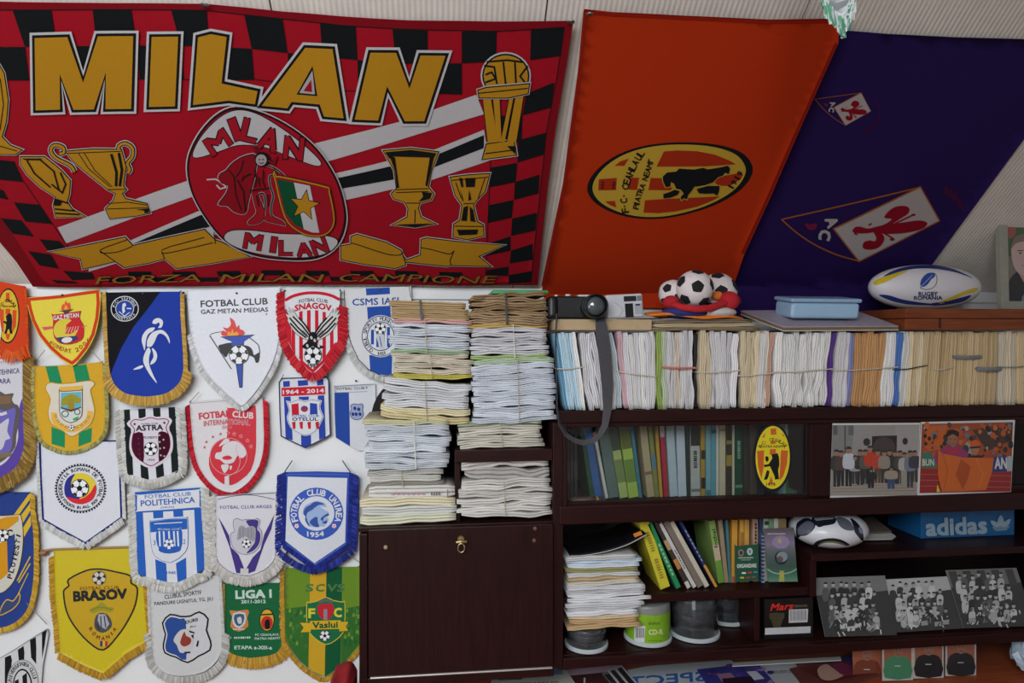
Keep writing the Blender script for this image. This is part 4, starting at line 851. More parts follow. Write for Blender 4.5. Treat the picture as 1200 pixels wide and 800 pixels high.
# 13 Astra
p = Pennant('black and white striped pennant with a dark red crest reading ASTRA', (130, 470), 7.27, [(104, 72), (330, 60), (552, 48), (565, 300), (582, 585), (530, 610), (450, 640), (340, 668), (260, 650), (190, 630), (132, 610), (115, 350)], (206, 206, 212), R2)
p.fringe([(70, 75), (80, 300), (105, 600), (150, 660), (250, 690), (340, 705), (450, 685), (560, 630), (612, 580), (610, 300), (590, 60)], 6, [(176, 174, 168), (194, 192, 188), (160, 158, 150)])
p.fringe([(104, 75), (118, 350), (135, 610), (190, 635), (260, 655), (340, 672), (450, 645), (530, 615), (585, 588), (568, 300), (555, 50)], 5, [(190, 190, 186), (200, 198, 194)])
a = p.a
for q in ([(104, 72), (160, 69), (180, 350), (195, 632), (132, 610)], [(232, 65), (295, 62), (298, 140), (238, 150)], [(358, 58), (420, 55), (424, 130), (365, 135)], [(490, 52), (552, 48), (565, 300), (582, 585), (522, 608), (505, 330)], [(255, 520), (320, 560), (330, 666), (262, 650)], [(385, 560), (448, 525), (458, 638), (395, 662)]): a.poly(q, (26, 32, 32), 1)
a.shape(spl([(142, 190), (200, 145), (260, 150), (330, 125), (400, 140), (470, 135), (518, 165), (490, 230), (520, 300), (525, 400), (490, 480), (420, 530), (345, 562), (270, 535), (195, 480), (165, 400), (170, 300), (185, 240)], 3), (206, 198, 206), 2, [((206, 198, 206), 10)])
inn = spl([(170, 190), (205, 155), (270, 160), (335, 138), (400, 152), (460, 148), (495, 170), (472, 225), (500, 300), (505, 390), (470, 470), (410, 515), (348, 546), (280, 515), (215, 465), (183, 390), (188, 300), (205, 240)], 3)
a.line(inn, 7, (120, 20, 60), 4, True)
a.poly(spl([(205, 270), (275, 268), (285, 400), (283, 515), (215, 465), (183, 385), (188, 300)], 2), (70, 12, 36), 5); a.poly(spl([(408, 265), (470, 262), (500, 300), (503, 390), (470, 468), (415, 512), (412, 400)], 2), (60, 10, 30), 5)
a.text('ASTRA', 332, 224, 228, 46, (26, 24, 40), 5, 2, bold=.04); a.text('FOTBAL CLUB', 332, 190, 140, 14, (60, 60, 80), 5, 2); a.text('PLOIESTI', 338, 306, 115, 18, (50, 48, 64), 5, 1, bold=.02); a.text('1934', 348, 496, 58, 16, (80, 76, 90), 5, bold=.02)
for x, y, r in ((205, 193, 15), (458, 182, 15)): a.star(x, y, r, (30, 30, 50), 6)
for x, y in ((240, 315), (242, 360), (245, 408), (248, 448), (250, 485)): a.star(x, y, 9, (90, 70, 70), 6)
for x, y in ((418, 288), (452, 326), (420, 345), (457, 394), (424, 400), (430, 458), (460, 465)): a.star(x, y, 11, (196, 186, 190), 6)
a.soccer(345, 403, 54, 6); p.done()
# 14 International
p = Pennant('white and red satin pennant with a globe reading FOTBAL CLUB INTERNATIONAL', (210, 460), 6.4, spl([(78, 75), (100, 68), (350, 50), (610, 35), (625, 45), (632, 200), (635, 400), (600, 550), (520, 670), (430, 735), (380, 745), (310, 725), (230, 670), (150, 560), (110, 420), (90, 250)], 2), (206, 202, 204), R3_, satin=True)
p.fringe([(72, 95), (85, 260), (105, 430), (148, 570), (230, 680), (310, 735), (380, 755), (435, 745), (525, 680), (605, 560), (642, 400), (640, 200), (636, 60)], 5.5, [(176, 30, 44), (196, 44, 56), (160, 22, 36)], step=.6)
a = p.a; R5 = (196, 30, 48)
a.poly(spl([(362, 120), (365, 115), (540, 105), (575, 108), (578, 300), (575, 450), (540, 580), (470, 650), (400, 690), (330, 680), (260, 620), (225, 540), (235, 440), (270, 390), (330, 350), (360, 330)], 2), R5, 1)
a.ell(372, 475, 142, 140, R5, 2)
a.ring(372, 475, 138, 136, 4, (214, 150, 156), 3)
for q in ([(330, 400), (380, 365), (440, 365), (490, 410), (505, 460), (470, 490), (440, 470), (410, 520), (350, 530), (310, 500), (275, 490), (280, 450), (320, 440)], [(320, 540), (370, 535), (372, 565), (345, 600), (325, 570)], [(385, 545), (400, 550), (392, 575), (382, 570)], [(340, 350), (370, 345), (380, 360), (340, 385), (300, 400)]): a.poly(spl(q, 3), (206, 200, 202), 4)
a.poly(spl([(330, 480), (370, 468), (400, 485), (380, 500), (335, 498)], 3), R5, 5); a.line(spl([(440, 380), (430, 440), (460, 500), (440, 580), (380, 620)], 4, False), 4, (214, 170, 174), 5)
a.poly([(345, 625), (378, 615), (380, 690), (345, 690)], (206, 200, 202), 5)
a.text('FOTBAL', 266, 165, 232, 48, R5, 4, 6, bold=.04); a.text('CLUB', 480, 165, 156, 46, (214, 200, 204), 4, -5, bold=.04); a.text('INTERNATIONAL', 358, 222, 345, 38, (190, 34, 56), 4, 1, bold=.02, out=((216, 204, 208), .03), fn=lambda u, v, x, y: (x, y-10*(1-(2*u)**2)+6)); a.text('2000', 360, 258, 78, 24, (206, 110, 120), 4, bold=.02)
for x, y in ((312, 308), (255, 330), (206, 368), (192, 408)): a.star(x, y, 13, (196, 60, 80), 3)
for x, y in ((368, 300), (415, 308), (465, 325), (515, 358), (540, 402)): a.star(x, y, 19, (220, 150, 156), 3); a.star(x, y, 11, R5, 4)
a.line([(78, 80), (350, 60), (620, 45)], 4, (150, 146, 146), 2)
p.cord([(80, 72), (150, -5)], (150, 90, 80)); p.cord([(622, 40), (610, 0)], (150, 90, 80)); p.done()
# 15 national federation
p = Pennant('white pennant with navy edging and round tricolour football crest', (0, 540), 3.077, [(143, -70), (430, -75), (434, 60), (440, 205), (310, 296), (155, 212), (148, 60)], (208, 209, 216), R2-.004)
p.fringe([(155, 214), (230, 256), (310, 298)], 8, [(196, 196, 192), (184, 184, 180), (206, 206, 204)], n=1); p.fringe([(310, 298), (380, 250), (440, 207)], 8, [(196, 196, 192), (184, 184, 180)], n=1)
p.fringe([(136, -68), (142, 60), (150, 212)], 3.5, [(196, 196, 192), (184, 184, 180)], n=1); p.fringe([(436, -70), (440, 60), (446, 205)], 3.5, [(196, 196, 192)], n=1)
a = p.a; NV = (30, 36, 104)
a.line([(430, -74), (434, 60), (439, 203), (310, 294), (157, 210), (148, 60), (144, -68)], 7, NV, 2); a.line([(143, -68), (430, -73)], 5, NV, 2)
for k in range(52):
    t = 2*math.pi*k/52; a.line([(292+90*math.cos(t-.035), 98+86*math.sin(t-.035)), (292+90*math.cos(t+.035), 98+86*math.sin(t+.035))], 6, K, 2)
a.ring(292, 98, 86, 82, 2.5, K, 2)
a.arc('FEDERATIA ROMANA DE FOTBAL', 292, 98, 73, 69, 205, -25, 13, (40, 40, 48), 2); a.arc('FONDATA IN ANUL 1909', 292, 98, 73, 69, 218, 322, 11, (50, 50, 58), 2, True)
a.ell(292, 98, 58, 56, (212, 190, 60), 3)
a.poly(spl([(272, 45), (245, 62), (234, 95), (242, 130), (275, 140), (290, 132), (268, 115), (258, 90), (262, 65)], 3), (46, 50, 130), 4)
a.poly(spl([(242, 128), (265, 148), (300, 154), (335, 138), (349, 105), (345, 85), (330, 110), (310, 128), (285, 136)], 3), (206, 44, 52), 5)
a.soccer(290, 97, 31, 6); p.done()
# 16 Politehnica Iasi
p = Pennant('white and blue striped pennant reading FOTBAL CLUB POLITEHNICA', (145, 565), 5.927, [(72, 68), (300, 52), (535, 35), (548, 250), (568, 598), (510, 630), (380, 695), (300, 690), (160, 652), (98, 635), (85, 350)], (208, 209, 214), R2)
p.fringe([(60, 72), (70, 350), (85, 640), (160, 680), (240, 715), (330, 725), (400, 715), (510, 660), (585, 610), (575, 300), (552, 40)], 7, [(190, 188, 182), (204, 202, 198), (176, 174, 166)])
p.fringe([(72, 70), (85, 350), (98, 638), (160, 656), (300, 694), (380, 698), (510, 634), (570, 602), (550, 250), (537, 36)], 5, [(196, 195, 190), (186, 185, 180)], n=2)
a = p.a; B3 = (42, 92, 176)
for q in ([(72, 68), (132, 64), (134, 220), (160, 652), (98, 635), (85, 350)], [(490, 185), (545, 180), (568, 598), (512, 628), (500, 400)], [(205, 205), (275, 200), (276, 245), (208, 250)], [(345, 198), (412, 194), (414, 236), (348, 240)], [(222, 530), (298, 560), (305, 693), (232, 680)], [(365, 560), (435, 520), (440, 665), (378, 693)], [(72, 68), (535, 35), (536, 60), (74, 92)], [(80, 195), (530, 175), (530, 188), (80, 212)], [(520, 50), (537, 45), (540, 190), (525, 190)]): a.poly(q, B3, 1)
a.shape(spl([(95, 90), (110, 86), (510, 50), (525, 55), (527, 165), (515, 172), (110, 200), (95, 192)], 2), (210, 210, 214), 2, [(B3, 6)])
a.text('FOTBAL CLUB', 308, 88, 320, 26, B3, 5, 4); a.text('POLITEHNICA', 308, 132, 375, 40, B3, 5, 4, bold=.02); a.text('(IASI)', 306, 172, 92, 16, B3, 5, 3)
a.shape(spl([(186, 272), (200, 268), (315, 255), (430, 248), (444, 255), (448, 400), (430, 480), (330, 552), (225, 510), (198, 440), (188, 350)], 2), (206, 208, 214), 3, [(B3, 7)])
a.poly([(186, 272), (315, 255), (442, 250), (445, 322), (405, 325), (400, 310), (240, 318), (236, 340), (190, 345)], B3, 5); a.line([(215, 285), (410, 275)], 6, W, 6)
a.poly(spl([(240, 325), (320, 312), (398, 312), (410, 380), (400, 460), (320, 485), (255, 465), (230, 390)], 2), B3, 6)
for x in (252, 282, 318, 352, 378): a.line([(x, 335), (x+6, 440)], 12, W, 7)
a.text('FOTBAL CLUB', 322, 322, 140, 12, W, 8, 2); a.soccer(320, 425, 34, 8, dark=(50, 80, 150)); a.poly(spl([(250, 455), (320, 470), (395, 450), (390, 475), (320, 490), (260, 478)], 2), B3, 8); a.text('3', 218, 415, 16, 34, B3, 6); a.text('2', 424, 408, 16, 32, B3, 6); a.text('1945', 333, 624, 62, 18, B3, 2, bold=.02); p.done()
# 17 Arges
p = Pennant('white pennant with purple V stripes reading FOTBAL CLUB ARGES', (235, 570), 6.67, spl([(112, 72), (130, 70), (350, 55), (580, 48), (592, 52), (594, 250), (596, 500), (570, 590), (500, 655), (400, 692), (340, 694), (250, 675), (170, 625), (120, 550), (115, 300)], 2), (206, 204, 210), R2)
p.fringe([(92, 75), (90, 300), (95, 540), (150, 640), (240, 705), (340, 725), (410, 722), (510, 685), (590, 615), (620, 540), (612, 300), (606, 60)], 8, [(188, 184, 178), (202, 198, 194), (172, 168, 160)])
p.fringe([(112, 75), (115, 300), (120, 550), (170, 628), (250, 678), (340, 698), (400, 696), (500, 660), (572, 594), (598, 500), (596, 250), (594, 55)], 5, [(196, 193, 188), (186, 182, 176)])
a = p.a; PV = (70, 54, 124)
a.line(spl([(116, 74), (118, 300), (122, 540), (175, 622), (255, 672), (340, 690), (400, 688), (495, 650), (565, 588), (590, 500), (590, 250), (588, 54)], 2, False), 5, (66, 66, 90), 1); a.line([(116, 72), (588, 50)], 5, (66, 66, 90), 1); a.line(spl([(135, 100), (250, 75), (400, 65), (580, 100)], 5, False), 5, (60, 58, 80), 1)
a.text('FOTBAL CLUB ARGES', 355, 158, 405, 24, (90, 80, 136), 1, 1, bold=.02)
a.poly([(138, 235), (180, 300), (225, 380), (240, 470), (300, 530), (345, 640), (310, 675), (282, 670), (230, 470)], PV, 1); a.poly([(578, 215), (500, 370), (470, 490), (410, 550), (358, 640), (378, 675), (430, 655), (500, 450), (555, 330)], PV, 1)
a.shape(spl([(265, 260), (290, 250), (320, 262), (360, 258), (420, 258), (445, 250), (465, 270), (455, 320), (478, 350), (475, 430), (430, 500), (360, 525), (290, 505), (250, 450), (240, 370), (270, 350), (260, 300)], 3), (190, 188, 196), 2, [((120, 116, 134), 10)])
a.poly(spl([(362, 262), (440, 258), (455, 280), (445, 330), (468, 360), (465, 430), (425, 490), (362, 518), (400, 470), (430, 420), (430, 320), (390, 310), (370, 290)], 3), PV, 4)
a.poly(spl([(305, 310), (340, 305), (355, 320), (400, 305), (425, 320), (432, 410), (400, 420), (350, 385), (295, 415), (290, 390)], 3), (150, 148, 156), 5)
for x in (310, 335, 375, 400): a.line([(x, 320), (x+2, 400)], 4, (110, 108, 120), 6)
a.soccer(362, 442, 34, 6); a.rect(315, 635, 378, 675, (196, 194, 190), 3); p.done()
# 18 Unirea
p = Pennant('white pennant with thick blue border and lion head reading FOTBAL CLUB UNIREA', (320, 540), 6.152, [(84, 80), (320, 75), (556, 82), (552, 300), (538, 600), (305, 758), (80, 600), (85, 300)], BL, R2, satin=True)
p.fringe([(68, 92), (60, 300), (52, 600), (70, 660), (180, 735), (300, 775)], 7, [(36, 44, 120), (30, 36, 100), (50, 62, 150)], n=2, step=.6); p.fringe([(300, 775), (420, 735), (545, 650), (568, 590), (576, 300), (580, 95)], 7, [(36, 44, 120), (30, 36, 100), (50, 62, 150)], n=2, step=.6)
p.fringe([(84, 85), (85, 300), (80, 600), (305, 758), (538, 600), (552, 300), (556, 85)], 5, [(36, 50, 136), (30, 40, 110)], n=1, step=.6)
a = p.a; UB = (46, 84, 176)
a.poly([(106, 112), (320, 118), (535, 122), (528, 300), (520, 585), (300, 732), (90, 575), (100, 300)], (206, 208, 216), 1)
a.line([(84, 98), (320, 94), (556, 100)], 6, (60, 96, 190), 2)
a.ell(313, 378, 195, 188, UB, 2); a.ell(313, 376, 130, 124, (206, 208, 216), 3)
a.arc('FOTBAL CLUB UNIREA', 313, 378, 162, 155, 196, -16, 42, W, 3, bold=.04, wf=.7); a.text('1954', 308, 528, 118, 34, W, 3, 2, bold=.05, fn=lambda u, v, x, y: (x, y-8*(2*u)**2))
for x in (172, 441): a.soccer(x, 466, 16, 3, dark=(196, 60, 60))
a.poly(spl([(215, 375), (225, 330), (265, 300), (320, 285), (370, 300), (385, 330), (340, 325), (375, 350), (400, 365), (402, 390), (370, 395), (400, 410), (395, 435), (370, 445), (380, 465), (330, 470), (270, 470), (240, 430), (235, 400)], 3), (150, 172, 210), 4)
for q in ([(220, 370), (240, 330), (290, 310), (265, 345), (300, 340), (250, 370), (240, 400)], [(265, 320), (310, 290), (375, 310), (330, 315), (300, 335), (270, 345)], [(265, 440), (290, 410), (320, 400), (325, 440), (335, 470), (300, 470)], [(240, 395), (250, 430), (270, 468), (250, 455), (232, 420)], [(345, 410), (395, 375), (402, 390), (370, 405), (360, 430)], [(355, 440), (390, 425), (385, 450)]): a.poly(spl(q, 3), (44, 76, 150), 5)
p.cord([(85, 78), (110, 40), (140, -5)], (30, 34, 60), .0016); p.cord([(560, 80), (530, 40), (500, -5)], (30, 34, 60), .0016)
p.cord([(540, 665), (640, 740)], (120, 120, 60)); p.cord([(150, 715), (90, 765)], (120, 120, 60)); p.done()
# 19 Brasov
p = Pennant('bright yellow satin pennant with black shield outline reading BRASOV', (50, 635), 4.852, [(62, 36), (300, 28), (500, 22), (560, 24), (575, 240), (600, 560), (480, 630), (352, 742), (220, 690), (100, 625), (70, 300)], (196, 176, 26), R4+.004, satin=True, bulge=.008)
gf2 = [(176, 132, 40), (190, 148, 56), (160, 118, 34)]
p.fringe([(58, 80), (66, 300), (88, 480), (98, 620)], 6, gf2); p.fringe([(100, 628), (220, 692), (352, 744)], 8, gf2, n=1, step=.8); p.fringe([(352, 744), (480, 634), (602, 562)], 8, gf2, n=1, step=.8); p.fringe([(578, 240), (590, 400), (604, 560)], 5, gf2)
a = p.a; p.a.line([(62, 44), (300, 36), (558, 32)], 16, (206, 190, 50), 1)
sh_ = spl([(150, 210), (250, 160), (330, 152), (420, 168), (500, 190), (505, 230), (540, 260), (530, 350), (490, 440), (430, 530), (352, 606), (270, 565), (190, 480), (140, 390), (122, 290), (130, 265), (152, 245)], 3)
a.poly(sh_, (188, 152, 24), 1); a.line(sh_, 9, K, 2, True)
a.soccer(324, 202, 37, 3, (196, 190, 180)); a.text('FOTBAL CLUB', 326, 258, 220, 18, (120, 60, 20), 2, 2, bold=.02); a.text('BRASOV', 330, 298, 300, 54, K, 2, 3, bold=.07)
a.poly(spl([(270, 380), (310, 360), (340, 335), (370, 362), (410, 370), (390, 395), (340, 385), (290, 400)], 3), (150, 140, 30), 2); a.line(spl([(280, 385), (330, 365), (400, 380)], 4, False), 5, (104, 120, 40), 3)
a.poly(spl([(300, 440), (320, 402), (365, 402), (395, 440), (395, 480), (350, 510), (305, 490)], 3), (70, 70, 76), 2); a.poly([(322, 405), (362, 405), (385, 460), (365, 490), (335, 475), (318, 440)], (160, 160, 170), 3)
for l in ([(335, 415), (340, 480)], [(355, 412), (365, 480)], [(310, 460), (330, 495)]): a.line(l, 6, (50, 50, 56), 4)
for ch, x, y, r in (('R', 280, 489, -45), ('O', 298, 515, -32), ('M', 322, 535, -15), ('A', 350, 540, 0), ('N', 377, 532, 18), ('I', 398, 514, 32), ('A', 414, 490, 45)): a.text(ch, x, y, 18 if ch != 'I' else 5, 20, (110, 40, 30), 3, r, bold=.03)
for k, c in enumerate(((40, 50, 110), (206, 170, 40), (180, 40, 40))): a.rect(334+k*14, 556, 348+k*14, 586, c, 3)
rod = MB().tube([p.surf(50+x/4.852, 635+y/4.852, 0)+Vector((0, -.003, 0)) for x, y in ((5, 48), (60, 40), (560, 25))], .0035, 8); rod.build('rod', cm((150, 110, 60), .5), p.root)
kn = MB().lathe([(.001, -.012), (.008, -.008), (.009, 0), (.007, .008), (.002, .012)], p.surf(52, 647, 0)+Vector((0, -.004, 0)), 12, 'x'); kn.build('knob', cm((140, 92, 66), .45), p.root, True)
p.cord([(15, 55), (5, 90), (0, 110)], (150, 130, 100)); p.done()
# 20 Pandurii
p = Pennant('white pennant with blue and white shield reading PANDURII LIGNITUL', (165, 675), 6.4, spl([(62, 60), (80, 55), (300, 20), (570, -10), (588, -5), (600, 200), (612, 500), (580, 620), (480, 710), (340, 740), (240, 735), (150, 700), (90, 620), (75, 400), (65, 200)], 2), (196, 196, 196), R4+.006)
p.fringe([(72, 420), (85, 600), (110, 665), (170, 720), (260, 750), (350, 755), (480, 728), (575, 650), (612, 560), (614, 420)], 9, [(178, 176, 172), (192, 190, 186), (160, 158, 152)], step=.8)
p.fringe([(64, 80), (68, 250), (75, 420)], 3, [(190, 188, 184)]); p.fringe([(590, 0), (602, 200), (614, 430)], 3, [(190, 188, 184)])
a = p.a
a.text('CLUBUL SPORTIV', 318, 136, 280, 30, K, 1, 8, bold=.02); a.text('PANDURII LIGNITUL TG. JIU', 322, 190, 440, 34, K, 1, 5, bold=.02)
a.shape(spl([(172, 350), (225, 290), (300, 305), (380, 300), (440, 272), (500, 320), (488, 400), (518, 480), (515, 545), (430, 590), (355, 635), (270, 595), (190, 565), (180, 500), (195, 430)], 2), (196, 196, 200), 2, [(K, 24)])
a.poly(spl([(182, 350), (228, 302), (300, 316), (332, 314), (345, 400), (345, 620), (270, 585), (198, 558), (190, 500), (205, 430)], 2), (44, 74, 140), 4)
a.poly(spl([(250, 470), (300, 400), (370, 395), (400, 440), (390, 520), (350, 560), (300, 565), (275, 510)], 3), (196, 190, 190), 5); a.poly(spl([(300, 490), (330, 410), (345, 440), (380, 460), (375, 500), (330, 520)], 3), (140, 60, 46), 6)
for q in ([(365, 400), (408, 415), (405, 425), (370, 415)], [(418, 520), (430, 475), (440, 480), (432, 522)], [(330, 560), (378, 558), (375, 570), (335, 572)], [(380, 440), (400, 430), (398, 465)]): a.poly(q, K, 6)
a.text('DURII', 385, 330, 90, 24, K, 5, 14, bold=.03); a.text('JIU', 392, 374, 44, 16, K, 5, 5, bold=.03); p.done()
# 21 Liga I
p = Pennant('dark green pennant with gold fringe reading LIGA I 2011-2012', (165, 675), 6.4, spl([(625, 60), (640, 56), (840, 52), (1035, 50), (1050, 54), (1055, 300), (1060, 520), (1010, 580), (860, 608), (780, 605), (680, 575), (635, 510), (628, 300)], 2), (28, 96, 58), R4)
p.fringe([(632, 515), (680, 580), (780, 610), (860, 612), (1010, 584), (1062, 525)], 13, [(184, 140, 50), (198, 156, 70), (168, 124, 40)], step=.7); p.fringe([(622, 62), (625, 300), (632, 520), (660, 560)], 5, [(184, 140, 50), (198, 156, 70)]); p.fringe([(1052, 60), (1060, 300), (1064, 530)], 4, [(184, 140, 50)])
a = p.a; LW = (190, 206, 196)
a.text('LIGA I', 846, 133, 265, 58, LW, 1, 2, bold=.07); a.text('2011-2012', 846, 188, 182, 24, LW, 1, 1, bold=.05)
a.shape(spl([(672, 258), (720, 262), (800, 252), (808, 275), (795, 310), (805, 370), (740, 408), (678, 375), (690, 310), (680, 280)], 2), (200, 120, 60), 1, [((206, 150, 90), 6)]); a.shape(spl([(695, 275), (785, 270), (785, 350), (740, 385), (695, 355)], 2), (190, 200, 206), 3, [])
a.poly(spl([(705, 285), (775, 282), (772, 340), (740, 370), (708, 345)], 2), (70, 90, 110), 4); a.poly(spl([(725, 310), (755, 300), (760, 345), (735, 350)], 2), (190, 196, 200), 5); a.dashes(740, 392, 90, 10, W, 5, 7)
a.ell(948, 325, 56, 84, K, 1); a.ell(948, 325, 50, 78, (206, 160, 50), 2); a.ell(948, 345, 44, 50, (186, 50, 40), 3); a.line([(905, 285), (995, 280)], 10, K, 4); a.poly(spl([(935, 330), (965, 320), (970, 385), (935, 385)], 2), K, 5)
a.text('CF', 668, 459, 26, 17, LW, 1, 1, bold=.03); a.dashes(765, 457, 125, 15, LW, 1, 8, 1); a.text('FC CEAHLAUL', 950, 434, 180, 16, LW, 1, 1, bold=.03); a.text('PIATRA NEAMT', 952, 462, 190, 16, LW, 1, 1, bold=.03); a.text('ETAPA a-XIII-a', 846, 530, 280, 26, LW, 1, 0, bold=.04)
p.cord([(1030, 52), (1060, 30), (990, -20)], (140, 130, 60)); p.done()
# 22 Vaslui
p = Pennant('bright green pennant with yellow band and shield reading Vaslui', (320, 655), 5.517, spl([(80, 60), (95, 58), (320, 52), (545, 50), (560, 54), (566, 300), (566, 540), (500, 620), (420, 700), (340, 758), (260, 725), (170, 650), (105, 560), (75, 470), (78, 250)], 2), (104, 136, 40), R4, bulge=.003)
p.fringe([(68, 70), (66, 250), (64, 470), (95, 565), (165, 662), (255, 735), (335, 768), (425, 712), (505, 630), (568, 560)], 5, gf2)
a = p.a
a.poly([(240, 54), (345, 52), (342, 300), (335, 755), (260, 722), (230, 700), (235, 400)], (198, 156, 40), 1); a.poly([(345, 52), (446, 52), (444, 300), (436, 690), (335, 757), (342, 300)], (22, 84, 52), 1)
for x0, x1 in ((70, 236), (440, 570)):
    a.poly([(76, 320), (236, 300), (232, 700), (170, 648), (106, 558), (78, 470)] if x0 < 100 else [(444, 320), (564, 300), (564, 540), (500, 616), (440, 684)], (52, 104, 44), .5)
    for i in range(26):
        x = rp.uniform(x0+25, x1-12); y = rp.uniform(310, 560); a.poly(spl([(x-9, y+12), (x, y-14), (x+10, y+6), (x+2, y+16)], 2), rp.choice([(84, 132, 52), (40, 92, 46), (66, 116, 48), (110, 146, 56)]), .8)
for ch, x, w_ in (('S', 236, 48), ('C', 305, 52), ('V', 382, 60), ('S', 440, 44)): a.text(ch, x, 184, w_, 46, (74, 116, 66), 2, sh=.15, bold=.05)
a.shape(spl([(222, 285), (235, 282), (290, 270), (340, 246), (390, 268), (450, 278), (462, 282), (462, 400), (450, 470), (400, 520), (342, 545), (280, 510), (235, 460), (222, 390)], 2), (30, 104, 64), 3, [((200, 180, 60), 12)])
a.poly(spl([(290, 295), (340, 285), (390, 292), (392, 340), (370, 380), (340, 395), (310, 378), (290, 340)], 2), (186, 40, 52), 5); a.poly([(328, 320), (352, 320), (352, 390), (328, 390)], (140, 130, 140), 6); a.line([(295, 275), (340, 262), (388, 272)], 18, (90, 100, 100), 5)
a.text('F', 252, 346, 38, 56, (206, 196, 60), 5, bold=.06); a.text('C', 420, 342, 46, 56, (206, 196, 60), 5, bold=.06)
a.shape([(175, 405), (240, 408), (240, 395), (438, 390), (440, 400), (490, 400), (472, 430), (488, 458), (430, 462), (430, 446), (246, 450), (246, 465), (180, 468), (200, 438)], (206, 166, 40), 7, [((30, 90, 50), 5)])
a.text('Vaslui', 338, 420, 160, 38, (30, 84, 50), 9, 1.5, bold=.05); a.soccer(336, 490, 32, 7)
p.cord([(80, 58), (130, 5)], (120, 120, 60)); p.done()

# green and white fringed pennant tip hanging from the ceiling nearer the camera
Yn = 1.02
pr = empty('pennant', at(980, 47, Yn), 'tip of a green and white fringed pennant hanging down from the top edge', 'pennant')
sf = plane_surf(Vector((0, Yn, 0)), NY, .0004)
slab('cloth', [(966, -220), (1004, -225), (1001, -20), (997, 10), (986, 24), (972, 8), (960, -20)], sf, SATIN, pr, (196, 200, 200), .002, maxe=30, gain=PG)
a = Art(sf, (0, 0), 1, 20, PG)
a.poly([(966, 0), (980, 4), (996, -2), (992, 6), (982, 12), (972, 8)], (140, 144, 144), 1); a.poly([(978, 13), (986, 16), (993, 10), (986, 22)], (225, 228, 228), 1); a.build('printed_emblem', SATIN, pr)
vs = []; fs = []; cs = []
rq = random.Random(3)
for side, P in ((-1, [(957, -30), (966, 0), (974, 14), (985, 26)]), (1, [(1003, -30), (1000, 0), (996, 14), (987, 26)])):
    q = spl(P, 5, False)
    for i, (x, y) in enumerate(q):
        for j in range(3):
            c = [(196, 204, 202), (96, 160, 130), (70, 130, 104), (206, 212, 210)][rq.randrange(4)]; x_ = x+rq.uniform(-1.5, 1.5); h = rq.uniform(13, 20); dx = side*-1+rq.uniform(-3, 3)+(2 if side < 0 else -2)
            if i > 12: h *= 1.0
            P4 = [(x_-1.9, y-3), (x_+1.9, y-3), (x_+dx+1.7, y+h), (x_+dx-1.7, y+h)]; n = len(vs)
            vs += [sf(p_[0], p_[1], rq.uniform(1, 8)) for p_ in P4]; fs.append((n, n+1, n+2, n+3)); cs.append(L3(c, PG))
o = mk('fringe', vs, fs, SATIN, pr, False, cs); o['kind'] = 'stuff'
MB().tube([at(985, -224, Yn), at(985, -224, Yn)+Vector((0, 0, .55))], .0012, 5).build('hanging_cord', cm((200, 200, 195)), pr)

# ------------------------------------------------------------------ the bookcase on the desk
YB = 2.085
ZD = .72                                   # desk top
z_b0, z_b1 = .842, .866                    # bottom board
zcb = .846
z_c = 1.250                                # top of the low cabinet
z_s0, z_s1, z_s2 = 1.241, 1.276, 1.298     # middle board: underside, top inside, lip of the sliding track
z_t0, z_t1 = 1.526, 1.560                  # top board
xL, xM, xP, xE = X(421, YF), X(655, YF), X(961, YF), 2.10
xd0 = X(648, YF)
bk = empty('bookcase', ((xL+xE)/2, YF+.14, ZD), 'dark mahogany bookcase with cabinet, open shelves and glass front', 'bookcase')
def part(name, *q, m=WOOD, r=.002): return box(name, *q, m, bk, r)
# low cabinet on the left
part('side_panel', xL, xL+.022, YF, YB, ZD, z_c-.018, m=WOODV)
part('cabinet_top', xL-.004, xd0, YF+.002, YB, z_c-.014, z_c)
part('cabinet_floor', xL+.022, xd0, YF+.01, YB, z_b0, z_b1)
door = part('cabinet_door', xL+.026, xd0-.002, YF-.016, YF+.0015, zcb+.004, z_c-.003, m=WOODV)
part('door_strip', xL+.03, xd0-.004, YF-.018, YF-.0005, zcb-.002, zcb+.003, m=mat('metal_strip', (200, 196, 190), .3, .05, metal=.6))
part('plinth_rail', xL+.022, xd0, YF-.012, YF+.009, zcb-.026, zcb-.003)
STEEL = mat('brass_key_metal', (170, 150, 104), .35, .1, metal=.8)
kx, kz = X(540, YF), at(540, 632, YF).z
lock = MB().lathe([(.001, -.004), (.008, -.004), (.010, -.001), (.010, .002)], (kx, YF-.017, kz+.006), 16, 'y').build('lock', STEEL, bk)
key = MB().tube([(kx, YF-.034, kz-.002), (kx, YF-.018, kz+.004)], .002, 6)
ring = [(kx+.009*math.sin(t*math.pi/8), YF-.035, kz-.012+.012*math.cos(t*math.pi/8)) for t in range(17)]
key.tube(ring, .0018, 6); key.tube([(kx-.013, YF-.030, kz+.002), (kx, YF-.033, kz+.004), (kx+.015, YF-.030, kz+.003)], .0035, 6)
ko = key.build('key', STEEL, lock)
for px, py in ((452, 641), (627, 619), (626, 633)):
    q = at(px, py, YF-.017); MB().lathe([(.001, -.004), (.005, -.003), (.006, 0), (.003, .003)], q, 10, 'y').build('screw_cover', cm((150, 134, 110) if px < 500 else (96, 70, 56), .4), bk)
